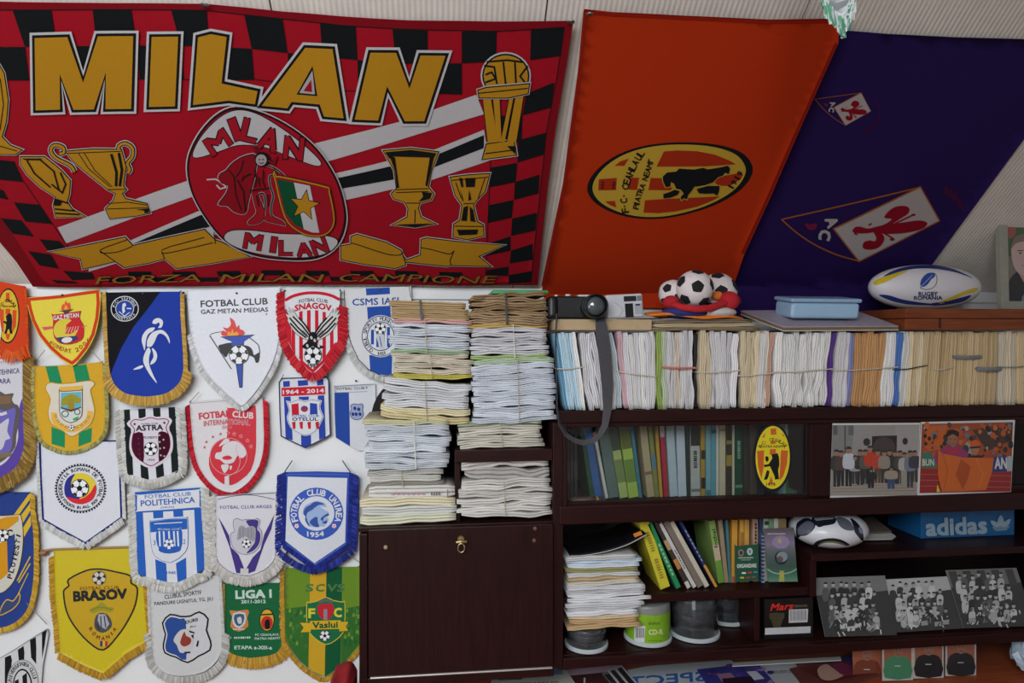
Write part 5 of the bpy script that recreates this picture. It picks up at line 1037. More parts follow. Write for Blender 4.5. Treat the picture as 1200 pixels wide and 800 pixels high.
# open corner above it: rounded back board, small shelf
zc2 = at(455, 443, YB-.012).z; x0, x1 = xL+.004, xd0
rb = [(x0, z_c), (x1, z_c), (x1, zc2)]+[(x0+.11-.11*math.sin(t*math.pi/16), zc2-.13+.13*math.cos(t*math.pi/16)) for t in range(9)]
m = MB(); n = len(rb); m.add([(x, YB-.018, z) for x, z in rb]+[(x, YB, z) for x, z in rb], [tuple(range(n)), tuple(range(2*n-1, n-1, -1))]+[(i, i+n, (i+1) % n+n, (i+1) % n) for i in range(n)])
m.build('back_board', WOODD, bk)
zs0, zs1 = at(600, 541, YF).z, at(600, 527, YF).z
xs0 = X(533, YF)
part('small_shelf', xs0, xd0, YF+.005, YB-.02, zs0, zs1)
part('shelf_support', xs0, xs0+.016, YF+.03, YB-.02, z_c, zs0, m=WOODV)
# the tall divider between the two halves
part('upright', xd0, xM+.012, YF, YB, z_b0, z_t0, m=WOODV)
part('upright_trim', xM+.0125, xM+.024, YF-.001, YF+.02, z_s1, z_t0, m=WOODV)
# boards of the right half
part('top_board', xM-.003, xE, YF-.003, YB, z_t0, z_t1)
part('top_lip', xM, xE, YF+.004, YF+.022, z_t0-.014, z_t0-.001)
part('middle_board', xM+.012, xE, YF+.012, YB, z_s0, z_s1)
part('middle_board_front', xM, xE, YF-.006, YF+.011, z_s0-.001, z_s2-.006, r=.004)
part('sliding_track', xM+.025, xE, YF+.012, YF+.03, z_s1+.0005, z_s2)
part('bottom_board', xM+.012, xE, YF+.012, YB, z_b0, z_b1)
part('bottom_board_front', xM+.012, xE, YF-.004, YF+.011, z_b0-.006, z_b1-.002, r=.003)
part('end_panel', xE, xE+.022, YF, YB, ZD, z_t1, m=WOODV)
part('back_panel', xM+.012, xE, YB-.008, YB, z_b1, z_t0, m=WOODD)
xp0, xp1 = X(950, YF), X(973, YF)
part('centre_post', xp0, xp1, YF-.001, YB-.009, z_s2, z_t0-.0145, m=WOODV)
# right-hand closed front with moulded frame
zq0, zq1 = z_s2+.0005, z_t0-.0145
xr1 = 2.06
dr = part('sliding_door', xp1+.001, xr1, YF+.016, YF+.026, zq0, zq1, m=WOODD)
for q in ((xp1+.001, xr1, zq0, zq0+.014), (xp1+.001, xr1, zq1-.012, zq1)): box('moulding', q[0], q[1], YF+.006, YF+.0155, q[2], q[3], WOOD, dr, .003)
box('moulding', xp1+.001, xp1+.012, YF+.006, YF+.0155, zq0+.0145, zq1-.0125, WOODV, dr, .003)
# shelves below
zm0, zm1 = .995, 1.020
xdv = X(951, YF+.02)
part('inner_shelf', xM+.0125, xdv-.004, YF+.03, YB-.009, zm0, zm1)
zr0, zr1 = 1.100, 1.122
part('inner_upright', xdv-.0035, xdv+.016, YF+.02, YB-.009, zm0-.002, zr0, m=WOODV)
part('right_shelf', xdv-.003, xE, YF+.014, YB-.009, zr0+.0005, zr1)
xlv = X(886, YF+.02)
part('inner_upright', xlv, xlv+.018, YF+.03, YB-.009, z_b1+.0005, zm0-.0005, m=WOODV)
# glass pane on the left opening
gp = box('glass_pane', xM+.026, xp0-.001, YF+.018, YF+.022, z_s2-.003, z_t0-.012, PANE, bk)

# ------------------------------------------------------------------ desk
DESK = wood('red_brown_desk_top', (150, 74, 44), rough=.3)
DX = xL-.012
dk = empty('desk', (.9, 1.75, 0), 'red-brown wooden desk under the bookcase', 'desk')
box('desk_top', DX, 2.5, 1.35, YW-.004, ZD-.03, ZD, DESK, dk, .003)
for x in (DX+.01, 2.4):
    for y in (1.4, YW-.07): box('leg', x, x+.05, y, y+.05, 0, ZD-.03, WOODV, dk, .003)
box('apron', DX+.06, 2.4, YW-.06, YW-.04, ZD-.15, ZD-.03, WOOD, dk)

# ------------------------------------------------------------------ newspapers
rn = random.Random(21)
def paper(name, root, Mx, L, T, D, col, seed, wav=1.0, pages=1):
    """One folded newspaper: length L (x), thickness T (z), depth D (y, fold at y = 0). Mx places it."""
    r = random.Random(seed); nx = 12; prof = []; nb = max(1, min(3, round(T/.0055))); t0 = 0
    ws = [r.uniform(.6, 1.4) for _ in range(nb)]; sw_ = sum(ws)
    for w_ in ws:
        h = T*w_/sw_; y0 = r.uniform(0, .004) if nb > 1 else 0
        prof += [(y0+h*.6*(1-math.cos(math.pi*(k/5-.5)))+(.003 if k in (0, 5) else 0), t0+h*.5+h*.5*math.sin(math.pi*(k/5-.5))*.96) for k in range(6)]; t0 += h
    prof = [(D, 0.02*T)]+prof+[(D, .98*T)]; n = len(prof); vs = []; fs = []
    p1, p2, p3 = r.uniform(0, 6), r.uniform(0, 6), r.uniform(0, 6); e0, e1 = r.uniform(-.006, .006), r.uniform(-.006, .006)
    for i in range(nx+1):
        u = i/nx; x = (u-.5)*L+(e0 if i == 0 else e1 if i == nx else 0)*wav
        w1 = wav*T*.16*(math.sin(5*u+p1)+.6*math.sin(11*u+p2)+.5*math.sin(19*u+p3)); w2 = wav*.003*(math.sin(6*u+p3)+math.sin(15*u+p1)); edge = .75 if i in (0, nx) else 1
        for (y, z) in prof:
            f = max(0, 1-y/.05)
            vs.append(Mx @ Vector((x, y+w2*f, T/2+(z-T/2)*edge+w1)))
    for i in range(nx):
        for k in range(n): fs.append((i*n+k, i*n+(k+1) % n, (i+1)*n+(k+1) % n, (i+1)*n+k))
    fs.append(tuple(range(n-1, -1, -1))); fs.append(tuple(nx*n+k for k in range(n)))
    jt = (seed % 4-1.5)*7; c = tuple(max(0, min(255, q+jt)) for q in col)
    m = mat('newsprint_%d_%d_%d_%d' % (*col, seed % 4), c, .8, .10, 60, .5, stretch=(3, 3, 60), bscale=8)
    return mk(name, vs, fs, m, root, True)
def newsmat(c, k=0): return c
STR = (170, 158, 132)
def bundle(x0, x1, yt, yb, n, col, label, Y=YF+.0, cols=None, tilt=0, string=None, depth=.2, strc=STR, wav=1.0, group='tied bundles of newspapers stacked on the low cabinet', cat='newspapers', sw=.0014, zmin=None):
    """A flat tied pile seen from its folded edges; pixels of its front outline."""
    cxp = (x0+x1)/2; a0 = at(x0, (yt+yb)/2, Y); a1 = at(x1, (yt+yb)/2, Y); zt = at(cxp, yt, Y).z; zb = at(cxp, yb, Y).z
    if zmin is not None: zb = max(zb, zmin)
    L = a1.x-a0.x; xm = (a0.x+a1.x)/2
    root = empty('newspaper_bundle', (xm, Y, zb), label, cat, group)
    T = (zt-zb)/n
    R = Matrix.Rotation(math.radians(tilt), 4, 'Y')
    for k in range(n):
        c = (cols or {}).get(k, col); sh = rn.uniform(-.005, .005)
        M4 = Matrix.Translation((xm+sh, Y+rn.uniform(0, .006), 0)) @ Matrix.Translation((0, 0, zb)) @ R @ Matrix.Translation((0, 0, k*T))
        paper('newspaper', root, M4, L*rn.uniform(.95, 1.0), T*1.04, depth, c, rn.randrange(9999), wav)
    if string:
        sx = X(string, Y); o = .004
        dz = -(sx-xm)*math.tan(math.radians(tilt))
        MB().tube([(sx, Y+.05, zb-.0005+dz), (sx+.001, Y-o, zb+.004+dz), (sx-.002, Y-o-.001, (zb+zt)/2+dz), (sx-.004, Y-o, zt-.004+dz), (sx-.004, Y+.05, zt+.002+dz), (sx-.004, Y+.14, zt+.002+dz)], sw, 5).build('string', cm(strc, .9), root)
    return root, xm, L, zb, zt
WP = (196, 200, 206); CRm = (196, 186, 168); BR = (172, 146, 106); DBR = (142, 116, 84)
GP_ = 'tied bundles of newspapers stacked on the low cabinet'
Yl = YF+.008
zsh = zs1
bundle(422, 536, 584, 614, 3, (206, 206, 200), 'white thick papers with yellow edges at the foot of the left pile', Yl, {0: (206, 204, 180), 2: (200, 190, 160)}, wav=.5, zmin=z_c+.001)
r, xm, L, zb, zt = bundle(430, 536, 570, 584, 1, (206, 202, 196), 'thin white book lying in the left pile with faint lettering', Yl+.004, wav=.1, cat='book', group=None)
a = Art(plane_surf(Vector((0, Yl+.0015, 0)), NY), (0, 0), 1); 
for q in range(7): a.rect(458+q*6, 577, 462+q*6, 579, (176, 130, 158), 1)
for q in range(4): a.rect(505+q*3, 576, 506.6+q*3, 580, (96, 96, 100), 1)
a.rect(524, 573, 525, 583, (120, 110, 110), 1); a.build('spine_print', PRINT, r)
bundle(430, 519, 551, 571, 3, (180, 178, 170), 'thin bundle of grey papers above the white book in the left pile', Yl+.006, {0: (150, 146, 136)}, string=472, wav=.6)
bundle(426, 527, 492, 550, 9, WP, 'grey-white newspaper bundle tied with white string low in the left pile', Yl, {8: (190, 186, 150)}, tilt=1.5, string=487, strc=(214, 212, 206))
bundle(446, 551, 447, 494, 6, (206, 206, 208), 'leaning white newspaper bundle with yellowed cover in the left pile', Yl+.002, {0: (200, 186, 140), 1: (206, 196, 160)}, tilt=4.5, string=500)
bundle(459, 553, 414, 444, 5, CRm, 'cream newspaper bundle with yellow bottom cover in the left pile', Yl+.006, {0: (176, 166, 70)}, tilt=1.5, string=506)
bundle(457, 551, 374, 415, 8, WP, 'white newspaper bundle with pink top cover near the top of the left pile', Yl+.004, {7: (206, 160, 156), 0: (150, 170, 140)}, tilt=1.2, string=500)
bundle(455, 550, 353, 375, 3, BR, 'three brown folded papers held by a grey band on the left pile', Yl+.004, tilt=1.5, string=494, strc=(92, 94, 98), sw=.004, wav=.25)
bundle(538, 648, 562, 606, 8, (198, 194, 188), 'white newspaper pile tied with string under the small shelf', Yl, string=592, wav=1.3, zmin=z_c+.001)
bundle(541, 646, 536, 562, 2, (176, 170, 166), 'grey plastic-wrapped papers on top of the pile under the small shelf', Yl+.004, wav=1.0)
bundle(538, 638, 494, 527, 6, (198, 192, 178), 'short cream newspaper bundle with green cover standing on the small shelf', Yl+.012, {5: (160, 176, 146)}, tilt=-1, string=588, zmin=zs1+.001)
bundle(554, 654, 420, 495, 12, (196, 200, 208), 'tall bluish-white newspaper bundle in the right pile', Yl+.006, {11: (170, 186, 160)}, tilt=-1.2, string=608)
bundle(552, 643, 379, 421, 8, (194, 192, 196), 'white newspaper bundle with green bottom cover in the right pile', Yl+.008, {0: (150, 170, 110), 7: (196, 164, 100)}, tilt=-.8, string=603, strc=(206, 204, 198))
bundle(552, 643, 343, 380, 7, DBR, 'browned old newspaper bundle with dark band on top of the right pile', Yl+.006, tilt=-1.5, string=594, strc=(70, 70, 72), sw=.0035, wav=1.6)
# green folder on the very top
q0, q1 = at(577, 343, Yl+.03), at(642, 336, Yl+.03)
tag(box('folder', q0.x, q1.x, Yl+.02, Yl+.2, q0.z-.004, q0.z+.008, cm((58, 140, 84), .4), None, .003), 'thin green plastic folder on top of the right newspaper pile', 'folder')

# ---- the row of upright newspapers on the top board
def upright(label, xb0, xb1, xt0, xt1, cols, Y=YF+.002, ytop=388, string=None, strc=(196, 188, 170), sw=.0016, depth=.15, wav=.8, sy=432):
    """Standing bundle: bottom from xb0 to xb1, top from xt0 to xt1 (pixels)."""
    z0 = z_t1+.001; z1 = at((xt0+xt1)/2, ytop, Y).z; H = z1-z0; n = len(cols)
    B0, B1, T0, T1 = X(xb0, Y), X(xb1, Y), X(xt0, Y), X(xt1, Y)
    root = empty('newspaper_bundle', ((B0+B1)/2, Y, z0), label, 'newspapers', 'bundles of newspapers standing on the top board')
    for k, c in enumerate(cols):
        b = B0+(B1-B0)*(k+.5)/n; t = T0+(T1-T0)*(k+.5)/n; T = ((B1-B0)+(T1-T0))/2/n*1.06; ang = math.atan2(t-b, H)
        h = H*rn.uniform(.975, 1.0)
        # local x -> up, local z -> world x
        R = Matrix(((0, 0, 1, 0), (0, 1, 0, 0), (1, 0, 0, 0), (0, 0, 0, 1)))
        M4 = Matrix.Translation((b, Y+rn.uniform(0, .006), z0)) @ Matrix.Rotation(ang, 4, 'Y') @ Matrix.Translation((0, 0, h/2)) @ R @ Matrix.Translation((0, 0, -T/2))
        paper('newspaper', root, M4, h, T, depth, c, rn.randrange(9999), wav)
    if string:
        x0, x1 = X(string[0], Y), X(string[1], Y); zz0 = at(string[0], string[2], Y).z; zz1 = at(string[1], string[3], Y).z; o = .004
        MB().tube([(x0-.001, Y+.06, zz0), (x0-.002, Y, zz0), ((x0*2+x1)/3, Y-o, zz0+(zz1-zz0)*.3-.002), ((x0+2*x1)/3, Y-o, zz0+(zz1-zz0)*.7-.001), (x1+.002, Y, zz1), (x1+.001, Y+.06, zz1)], sw, 5).build('string', cm(strc, .9), root)
    return root
Wn = (212, 210, 212); Wc = (216, 214, 210); Be = (208, 192, 162); Bd = (196, 172, 132); Or = (186, 140, 92); Bu = (170, 202, 218); Gy = (202, 198, 198)
upright('slim bundle of pale blue and white papers at the left end of the top row', 663, 687, 649, 675, [(110, 160, 186), Bu, (190, 206, 214), Bu, (196, 206, 212), Wc], string=(653, 683, 432, 430), wav=.4)
upright('bundle of white papers standing behind the hanging grey strap', 690, 731, 679, 719, [Wn, Wn, Gy, Wn, Wn, (190, 200, 204)], wav=.9)
upright('bundle of white papers with a pink cover on its left side', 733, 769, 722, 769, [(196, 160, 166), Wn, Wc, Wn, Wc, Wn, Wc], string=(724, 768, 435, 441), wav=.7)
upright('white paper bundle with a green cover and a red band', 772, 814, 770, 813, [(150, 170, 90), (176, 186, 160), Wn, Gy, (206, 190, 170), Wn, Gy, Wn], string=(778, 814, 430, 431), strc=(190, 110, 96), sw=.003)
upright('bundle of two beige and five grey-white papers with a thin string', 822, 864, 821, 866, [Be, (200, 184, 156), Gy, Gy, Wn, Gy, Wn], string=(818, 866, 436, 434))
upright('bundle of beige and white papers with a thin red edge', 870, 903, 870, 908, [Be, Be, (206, 190, 160), Be, Gy, (206, 200, 190), (190, 150, 130)], string=(866, 906, 440, 437))
upright('wide bundle of white papers with purple cover in the middle of the row', 909, 975, 911, 983, [Wc]*9+[(96, 60, 140)], string=(908, 976, 436, 432), wav=.9)
upright('narrow bundle of four grey-white papers right of the purple cover', 977, 998, 984, 1004, [Gy, Wn, Gy, (120, 124, 170)], wav=.4)
upright('bundle of orange-brown newspapers between white ones', 999, 1032, 1005, 1041, [Or, Or, (186, 140, 90), Or, Or], string=(978, 1052, 434, 430), wav=.5)
upright('slim bundle of white and blue papers right of the orange-brown ones', 1033, 1061, 1041, 1067, [Wc, Wn, (70, 110, 176), Wc], wav=.5)
upright('bundle of light tan newspapers with a black elastic', 1062, 1084, 1067, 1091, [Be, Bd, Be, Bd], string=(1050, 1086, 433, 428), strc=(30, 30, 32), wav=.3)
upright('bundle of plain tan newspapers with a thin cord', 1085, 1119, 1092, 1123, [Bd, Bd, (184, 158, 116), Bd, Bd], string=(1096, 1117, 433, 430), wav=.25)
upright('bundle of tan newspapers with upper grey paper band', 1120, 1143, 1123, 1150, [Bd, (184, 158, 116), Bd, Bd], string=(1120, 1148, 418, 418), strc=(120, 122, 124), sw=.006, wav=.25)
upright('bundle of tan newspapers with lower grey paper band', 1144, 1169, 1150, 1173, [Bd, Bd, (184, 158, 116), Bd], string=(1147, 1171, 432, 432), strc=(120, 122, 124), sw=.007, wav=.25)
upright('bundle of whitish and tan newspapers at the right end of the top row', 1172, 1215, 1174, 1215, [(200, 190, 170), Be, (196, 186, 166), Bd, Be, Bd], string=(1172, 1214, 430, 428), strc=(120, 120, 122), wav=.4)
for i, (x0, x1, c) in enumerate(((676, 688, (36, 30, 32)), (815, 821, (22, 22, 26)), (866, 869, (24, 24, 28)))):  # dark blocks put in as the shade of the gaps between bundles
    z1 = at(x0, 391, YF+.02).z
    tag(box('binder', X(x0, YF+.02)+(.012 if i == 0 else 0), X(x1, YF+.02)-(.004 if i == 0 else 0), YF+.03, YF+.16, z_t1+.001, z1, cm(c, .5), None, .002), ['dark slim binder next to the pale blue papers', 'black binder between the red-banded bundle and the beige one', 'thin black binder between two beige paper bundles'][i], 'binder')

# ------------------------------------------------------------------ books
def book(label, xb0, xb1, xt0, yt, col, Y, zf, depth=.15, spine=None, group=None, rough=.45, lean=None):
    """Book standing on a shelf of height zf: foot from xb0 to xb1, top left corner at xt0, yt (pixels at depth Y)."""
    B0, B1 = X(xb0, Y), X(xb1, Y); tp = at(xt0, yt, Y); T = B1-B0; H = math.hypot(tp.x-B0, tp.z-zf); ang = math.atan2(tp.x-B0, tp.z-zf)
    Tn = T*math.cos(ang)
    root = empty('book', ((B0+B1)/2, Y, zf), label, 'book', group)
    # pivot on the corner that touches the shelf
    if ang < 0: M4 = Matrix.Translation((B0, Y, zf)) @ Matrix.Rotation(ang, 4, 'Y'); o = 0
    else: M4 = Matrix.Translation((B1, Y, zf)) @ Matrix.Rotation(ang, 4, 'Y'); o = -Tn
    c = .0022 if Tn > .008 else Tn*.2
    m = MB()
    m.box(o, o+c, c, depth, 0, H, M4); m.box(o+Tn-c, o+Tn, c, depth, 0, H, M4); m.rbox(o, o+Tn, 0, c*1.6, 0, H, c*.5, 1, M4)
    cv = m.build('cover', cm(col, rough), root)
    MB().box(o+c*1.05, o+Tn-c*1.05, c*1.7, depth-.004, .003, H-.003, M4).build('pages', mat('book_pages', (200, 190, 168), .8, .08, 80), root)
    if spine:
        # spine: (v0, v1, colour) bands and ('text', string, v0, v1, colour), v from foot to top
        vs = []; fs = []; cs = []
        def surf(px, py, L): return M4 @ Vector((o+px, -.0003*L, H-py))
        a = Art(surf)
        for q in spine:
            if q[0] == 'bars': a.dashes(Tn/2, (1-(q[2]+q[3])/2)*H, (q[3]-q[2])*H, Tn*.4, q[4], 2, 8, 90)
            elif q[0] == 'text': a.text(q[1], Tn/2, (1-(q[2]+q[3])/2)*H, (q[3]-q[2])*H, Tn*.55, q[4], 2, rot=90, bold=.03)
            else: a.rect(Tn*.02, (1-q[1])*H, Tn*.98, (1-q[0])*H, q[2], 1)
        a.build('spine_print', PRINT, root)
    return root
def gx(x): return 640+x/3.75
def gy(y): return 470+y/3.75
YG = 1.925; zG = z_s1+.001
GB = 'books standing behind the glass pane'
BK = [('dark green book with white edge, leftmost leaning one in the glass case', 196, 214, 143, (30, 70, 40), [(0, 1, (30, 76, 42))]),
      ('royal blue book leaning in the glass case', 216, 250, 160, (54, 92, 150), None),
      ('thin white book with orange tip leaning in the glass case', 262, 275, 207, (196, 196, 192), [(.93, 1, (190, 110, 50))]),
      ('grey-green wide book leaning beside the thin white one', 277, 322, 223, (92, 112, 106), None),
      ('pale lime book with dark spine text, left of the two lime ones', 325, 362, 270, (150, 170, 104), [(0, .62, (172, 190, 116)), (.62, 1, (60, 74, 60)), (.2, .5, (120, 138, 80))]),
      ('bright lime book with olive top, right of the two lime ones', 364, 408, 318, (150, 180, 70), [(0, .64, (166, 196, 84)), (.64, 1, (100, 106, 40)), (.2, .5, (110, 140, 60))]),
      ('slim teal book next to the bright lime one', 409, 424, 366, (60, 120, 138), None),
      ('tall beige book leaning slightly in the glass case', 446, 478, 408, (172, 156, 122), [(.3, .34, (120, 100, 70))]),
      ('olive green book next to the tall beige one', 479, 498, 448, (124, 132, 74), [(.4, .6, (90, 130, 150))]),
      ('mustard yellow slim book left of the red one', 500, 514, 478, (186, 146, 54), None),
      ('crimson red slim book in the glass case', 520, 540, 497, (170, 40, 62), [(.8, .95, (206, 190, 190))]),
      ('ice blue book right of the red one', 545, 580, 526, (176, 194, 202), None),
      ('pale lilac-white book in the middle of the glass case', 582, 618, 572, (188, 200, 214), None),
      ('slim black and green book right of the pale ones', 620, 636, 612, (44, 54, 46), None),
      ('white book with black photographic top half and spine letters', 637, 678, 634, (176, 180, 176), [(.68, 1, (40, 42, 44)), ('bars', 0, .38, .62, (30, 32, 34)), (.06, .1, (120, 120, 118))]),
      ('mustard book with black patches right of the lettered white one', 681, 700, 680, (170, 140, 56), [(.1, .25, (40, 36, 30)), (.5, .62, (50, 44, 34))]),
      ('first of two teal spined books in the glass case', 703, 724, 703, (116, 170, 180), [(0, .08, (70, 120, 136))]),
      ('second of two teal spined books, next to the cream one', 725, 746, 726, (96, 156, 172), [(.85, .9, (40, 80, 100))]),
      ('white-spined thin book right of the teal pair', 748, 760, 748, (206, 206, 198), None),
      ('cream book between the teal pair and the black-yellow book', 763, 789, 763, (200, 190, 160), [(.88, .9, (150, 130, 90))]),
      ('black and yellow patterned book in the glass case', 791, 817, 791, (56, 52, 40), [(.4, .55, (170, 146, 60)), (.7, .75, (150, 130, 70))]),
      ('thin cream book left of the dark green upright one', 819, 828, 819, (206, 200, 170), None),
      ('dark green upright book with pale spine letters', 830, 864, 830, (24, 74, 54), [('bars', 0, .5, .75, (150, 190, 166)), (.1, .14, (110, 160, 130))]),
      ('dark brown book right of the dark green upright one', 868, 893, 868, (60, 52, 46), None),
      ('greyish brown book half behind the oval sticker', 896, 926, 896, (84, 72, 62), None),
      ('navy blue book behind the left edge of the oval sticker', 928, 960, 928, (34, 42, 66), None),
      ('pale aqua book behind the right edge of the oval sticker', 1020, 1050, 1020, (150, 190, 190), [(.6, .64, (90, 130, 130))]),
      ('white and green slim book right of the oval sticker', 1052, 1080, 1052, (190, 204, 190), [(0, .4, (70, 130, 90))]),
      ('sage grey book, last one at the right end of the glass case', 1082, 1104, 1082, (120, 132, 122), None)]
for i, (lb, b0, b1, t0, c, sp) in enumerate(BK):
    top = 92 if i not in (2,) else 138
    if 8 <= i <= 9: top = 110
    book(lb, gx(b0), gx(b1), gx(t0), gy(top), c, YG, zG, .14, sp, GB)
for k, (x, w_) in enumerate(((94, 12), (108, 13), (124, 14))):
    book(['almost black book at the left wall of the glass case', 'dark brown slim book second from the left wall of the glass case', 'charcoal book with faint stripes, third from the left wall of the glass case'][k], gx(x), gx(x+w_), gx(x-2), gy(150), ((30, 28, 30), (50, 34, 30), (44, 46, 50))[k], YG, zG, .13, [(.3, .6, (70, 60, 60))], GB)
# brown tube lying in the case
tz = z_s1+.013
tb = empty('wooden_tube', at(690, 586, 1.87), 'brown wooden tube with brass rings lying in the glass case', 'tube')
x0, x1 = X(668, 1.87), X(716, 1.87)
MB().lathe([(.004, x0), (.011, x0+.003), (.012, x0+.06), (.011, x0+.075)], (0, 1.87, tz), 14, 'x').build('barrel', cm((84, 56, 42), .5), tb, True)
for k, xx in enumerate((.0765, .086, .0955)): MB().lathe([(.009, 0), (.0115, .001), (.0115, .007), (.009, .008)], (x0+xx, 1.87, tz), 14, 'x').build('ring', cm(((150, 120, 70), (70, 60, 60), (60, 64, 96))[k], .35), tb)

# oval sticker on the glass
st = empty('sticker', at(906, 586, YF+.0165), 'yellow oval sticker with a black bear and orange stripes on the glass', 'sticker')
def ssurf(px, py, L): return at(px, py, YF+.0160)+Vector((0, -.0002*L, 0))
def sov(k, n=40): return [(860+(303+148*k*math.cos(t)-22*k*math.sin(t)*-0.12)/6.67, 480+(372-272*k*math.sin(t)*1.0+ -14*k*math.cos(t)*0.0)/6.67) for t in [2*math.pi*i/n for i in range(n)]]
slab('backing', sov(1), ssurf, GLOSS, st, (22, 26, 34), .001, maxe=30, smooth=False)
a = Art(ssurf, (860, 480), 6.67); SY = (226, 206, 40); SO = (206, 98, 40)
a.poly([((x-860)*6.67, (y-480)*6.67) for x, y in sov(.905)], SY, 1)
for q in ([(286, 148), (330, 145), (332, 195), (288, 195)], [(290, 250), (328, 248), (326, 265), (284, 268)], [(215, 215), (245, 185), (240, 215)], [(372, 180), (400, 210), (380, 205)], [(180, 322), (236, 315), (232, 450), (215, 540), (190, 450)], [(280, 308), (328, 306), (326, 345), (300, 350), (280, 350)], [(368, 316), (422, 318), (415, 420), (385, 520), (355, 555)], [(270, 580), (290, 520), (310, 580)]): a.poly(q, SO, 2)
a.poly([(292, 350), (340, 338), (352, 370), (355, 430), (345, 470), (352, 540), (320, 545), (318, 520), (295, 470), (282, 440), (240, 448), (232, 430), (270, 425), (290, 395), (300, 375)], (20, 20, 24), 3); a.poly([(248, 362), (268, 365), (272, 395), (255, 408), (244, 385)], (20, 20, 24), 3); a.poly([(258, 470), (278, 480), (270, 520), (258, 545), (234, 545), (246, 510)], (20, 20, 24), 3)
a.arc('F.C. CEAHLAUL', 305, 330, 112, 95, 152, 26, 28, (24, 24, 28), 3, bold=.012, wf=.62); a.text('PIATRA NEAMT', 305, 286, 190, 19, (24, 24, 28), 3, bold=.015); a.text('1919', 288, 583, 70, 24, (60, 40, 24), 3, bold=.03)
a.build('printed_crest', GLOSS, st)

# books on the inner shelf
def hx(x): return 740+x/6.0
def hy(y): return 600+y/6.0
YH = YF+.055; zH = zm1+.001
HB = 'books on the inner shelf below the glass case'
for lb, b0, b1, t0, ty, c, sp in (
    ('bright yellow book leaning at the left of the inner shelf', 205, 280, 52, 75, (196, 186, 50), [('bars', 0, .55, .85, (150, 130, 40)), ('bars', 0, .15, .45, (150, 130, 40))]),
    ('green slim book leaning on the yellow one', 318, 356, 112, 85, (36, 130, 80), [('bars', 0, .2, .7, (150, 200, 160))]),
    ('black and orange patterned slim book leaning third from the left', 392, 424, 168, 92, (60, 50, 44), [(.3, .45, (196, 130, 60)), (.6, .75, (180, 150, 110)), (0, .1, (206, 200, 190))]),
    ('white slim book leaning fourth from the left', 436, 466, 192, 88, (196, 192, 188), [('bars', 0, .3, .6, (120, 116, 112))]),
    ('taupe grey thick book leaning between white and cream ones', 470, 518, 226, 78, (120, 108, 98), None),
    ('cream book leaning left of the navy and orange one', 521, 558, 268, 76, (190, 184, 166), None),
    ('navy blue book with orange foot leaning at the end', 588, 610, 340, 76, (40, 50, 100), [(0, .34, (206, 146, 60)), ('bars', 0, .4, .9, (150, 160, 190))]),
    ('upright green and beige book reading fotbal on its spine', 612, 656, 545, 62, (130, 160, 86), [(0, .36, (110, 156, 60)), (.36, .62, (196, 176, 150)), ('text', 'fotbal', .56, .86, (24, 60, 30))]),
    ('upright beige book right of the fotbal book', 658, 686, 612, 56, (150, 130, 104), None),
    ('upright teal book next to the beige one', 688, 704, 664, 56, (70, 116, 124), None),
    ('first upright orange book, widest of three', 706, 742, 712, 54, (200, 146, 56), [(0, .1, (180, 90, 60))]),
    ('second upright orange book, in the middle of three', 766, 792, 766, 52, (206, 156, 66), [(.4, .8, (170, 116, 50))]),
    ('third upright orange book, right of the two others', 796, 828, 797, 52, (196, 150, 70), None),
    ('upright pink-brown book with dark lettering above the green card', 856, 890, 857, 48, (176, 140, 116), [('bars', 0, .5, .95, (40, 34, 32))]),
    ('upright dark blue book left of the spiral notebook', 900, 918, 902, 44, (40, 56, 96), None),
    ('upright pale striped book behind the lilac booklet', 934, 966, 934, 46, (176, 186, 170), [(.9, .96, (60, 70, 60))]),
    ('upright green and white book behind the lilac booklet', 970, 1000, 970, 46, (120, 160, 120), None),
    ('upright ivory book behind the lilac booklet', 1004, 1036, 1004, 44, (204, 204, 186), None),
    ('upright ochre book at the right end of the inner shelf', 1042, 1090, 1042, 44, (150, 126, 84), None)):
    yy = YH+(.0 if t0 < 540 else .03)
    book(lb, hx(b0), hx(b1), hx(t0), hy(ty), c, yy, zH, .14, sp, HB)
# spiral notebook
nb = empty('notebook', (X(hx(920), YH), YH, zH), 'spiral notebook with white coil beside the lilac booklet', 'notebook')
xq = X(hx(921), YH+.012)
box('cover', xq, xq+.006, YH+.016, YH+.13, zH, zH+.155, cm((60, 76, 110)), nb)
for k in range(13): MB().tube([(xq+.003+.005*math.sin(t*math.pi/4), YH+.013-.005*math.cos(t*math.pi/4), zH+.006+k*.0115) for t in range(9)], .0009, 4).build('coil_ring', cm((206, 206, 204), .3), nb)

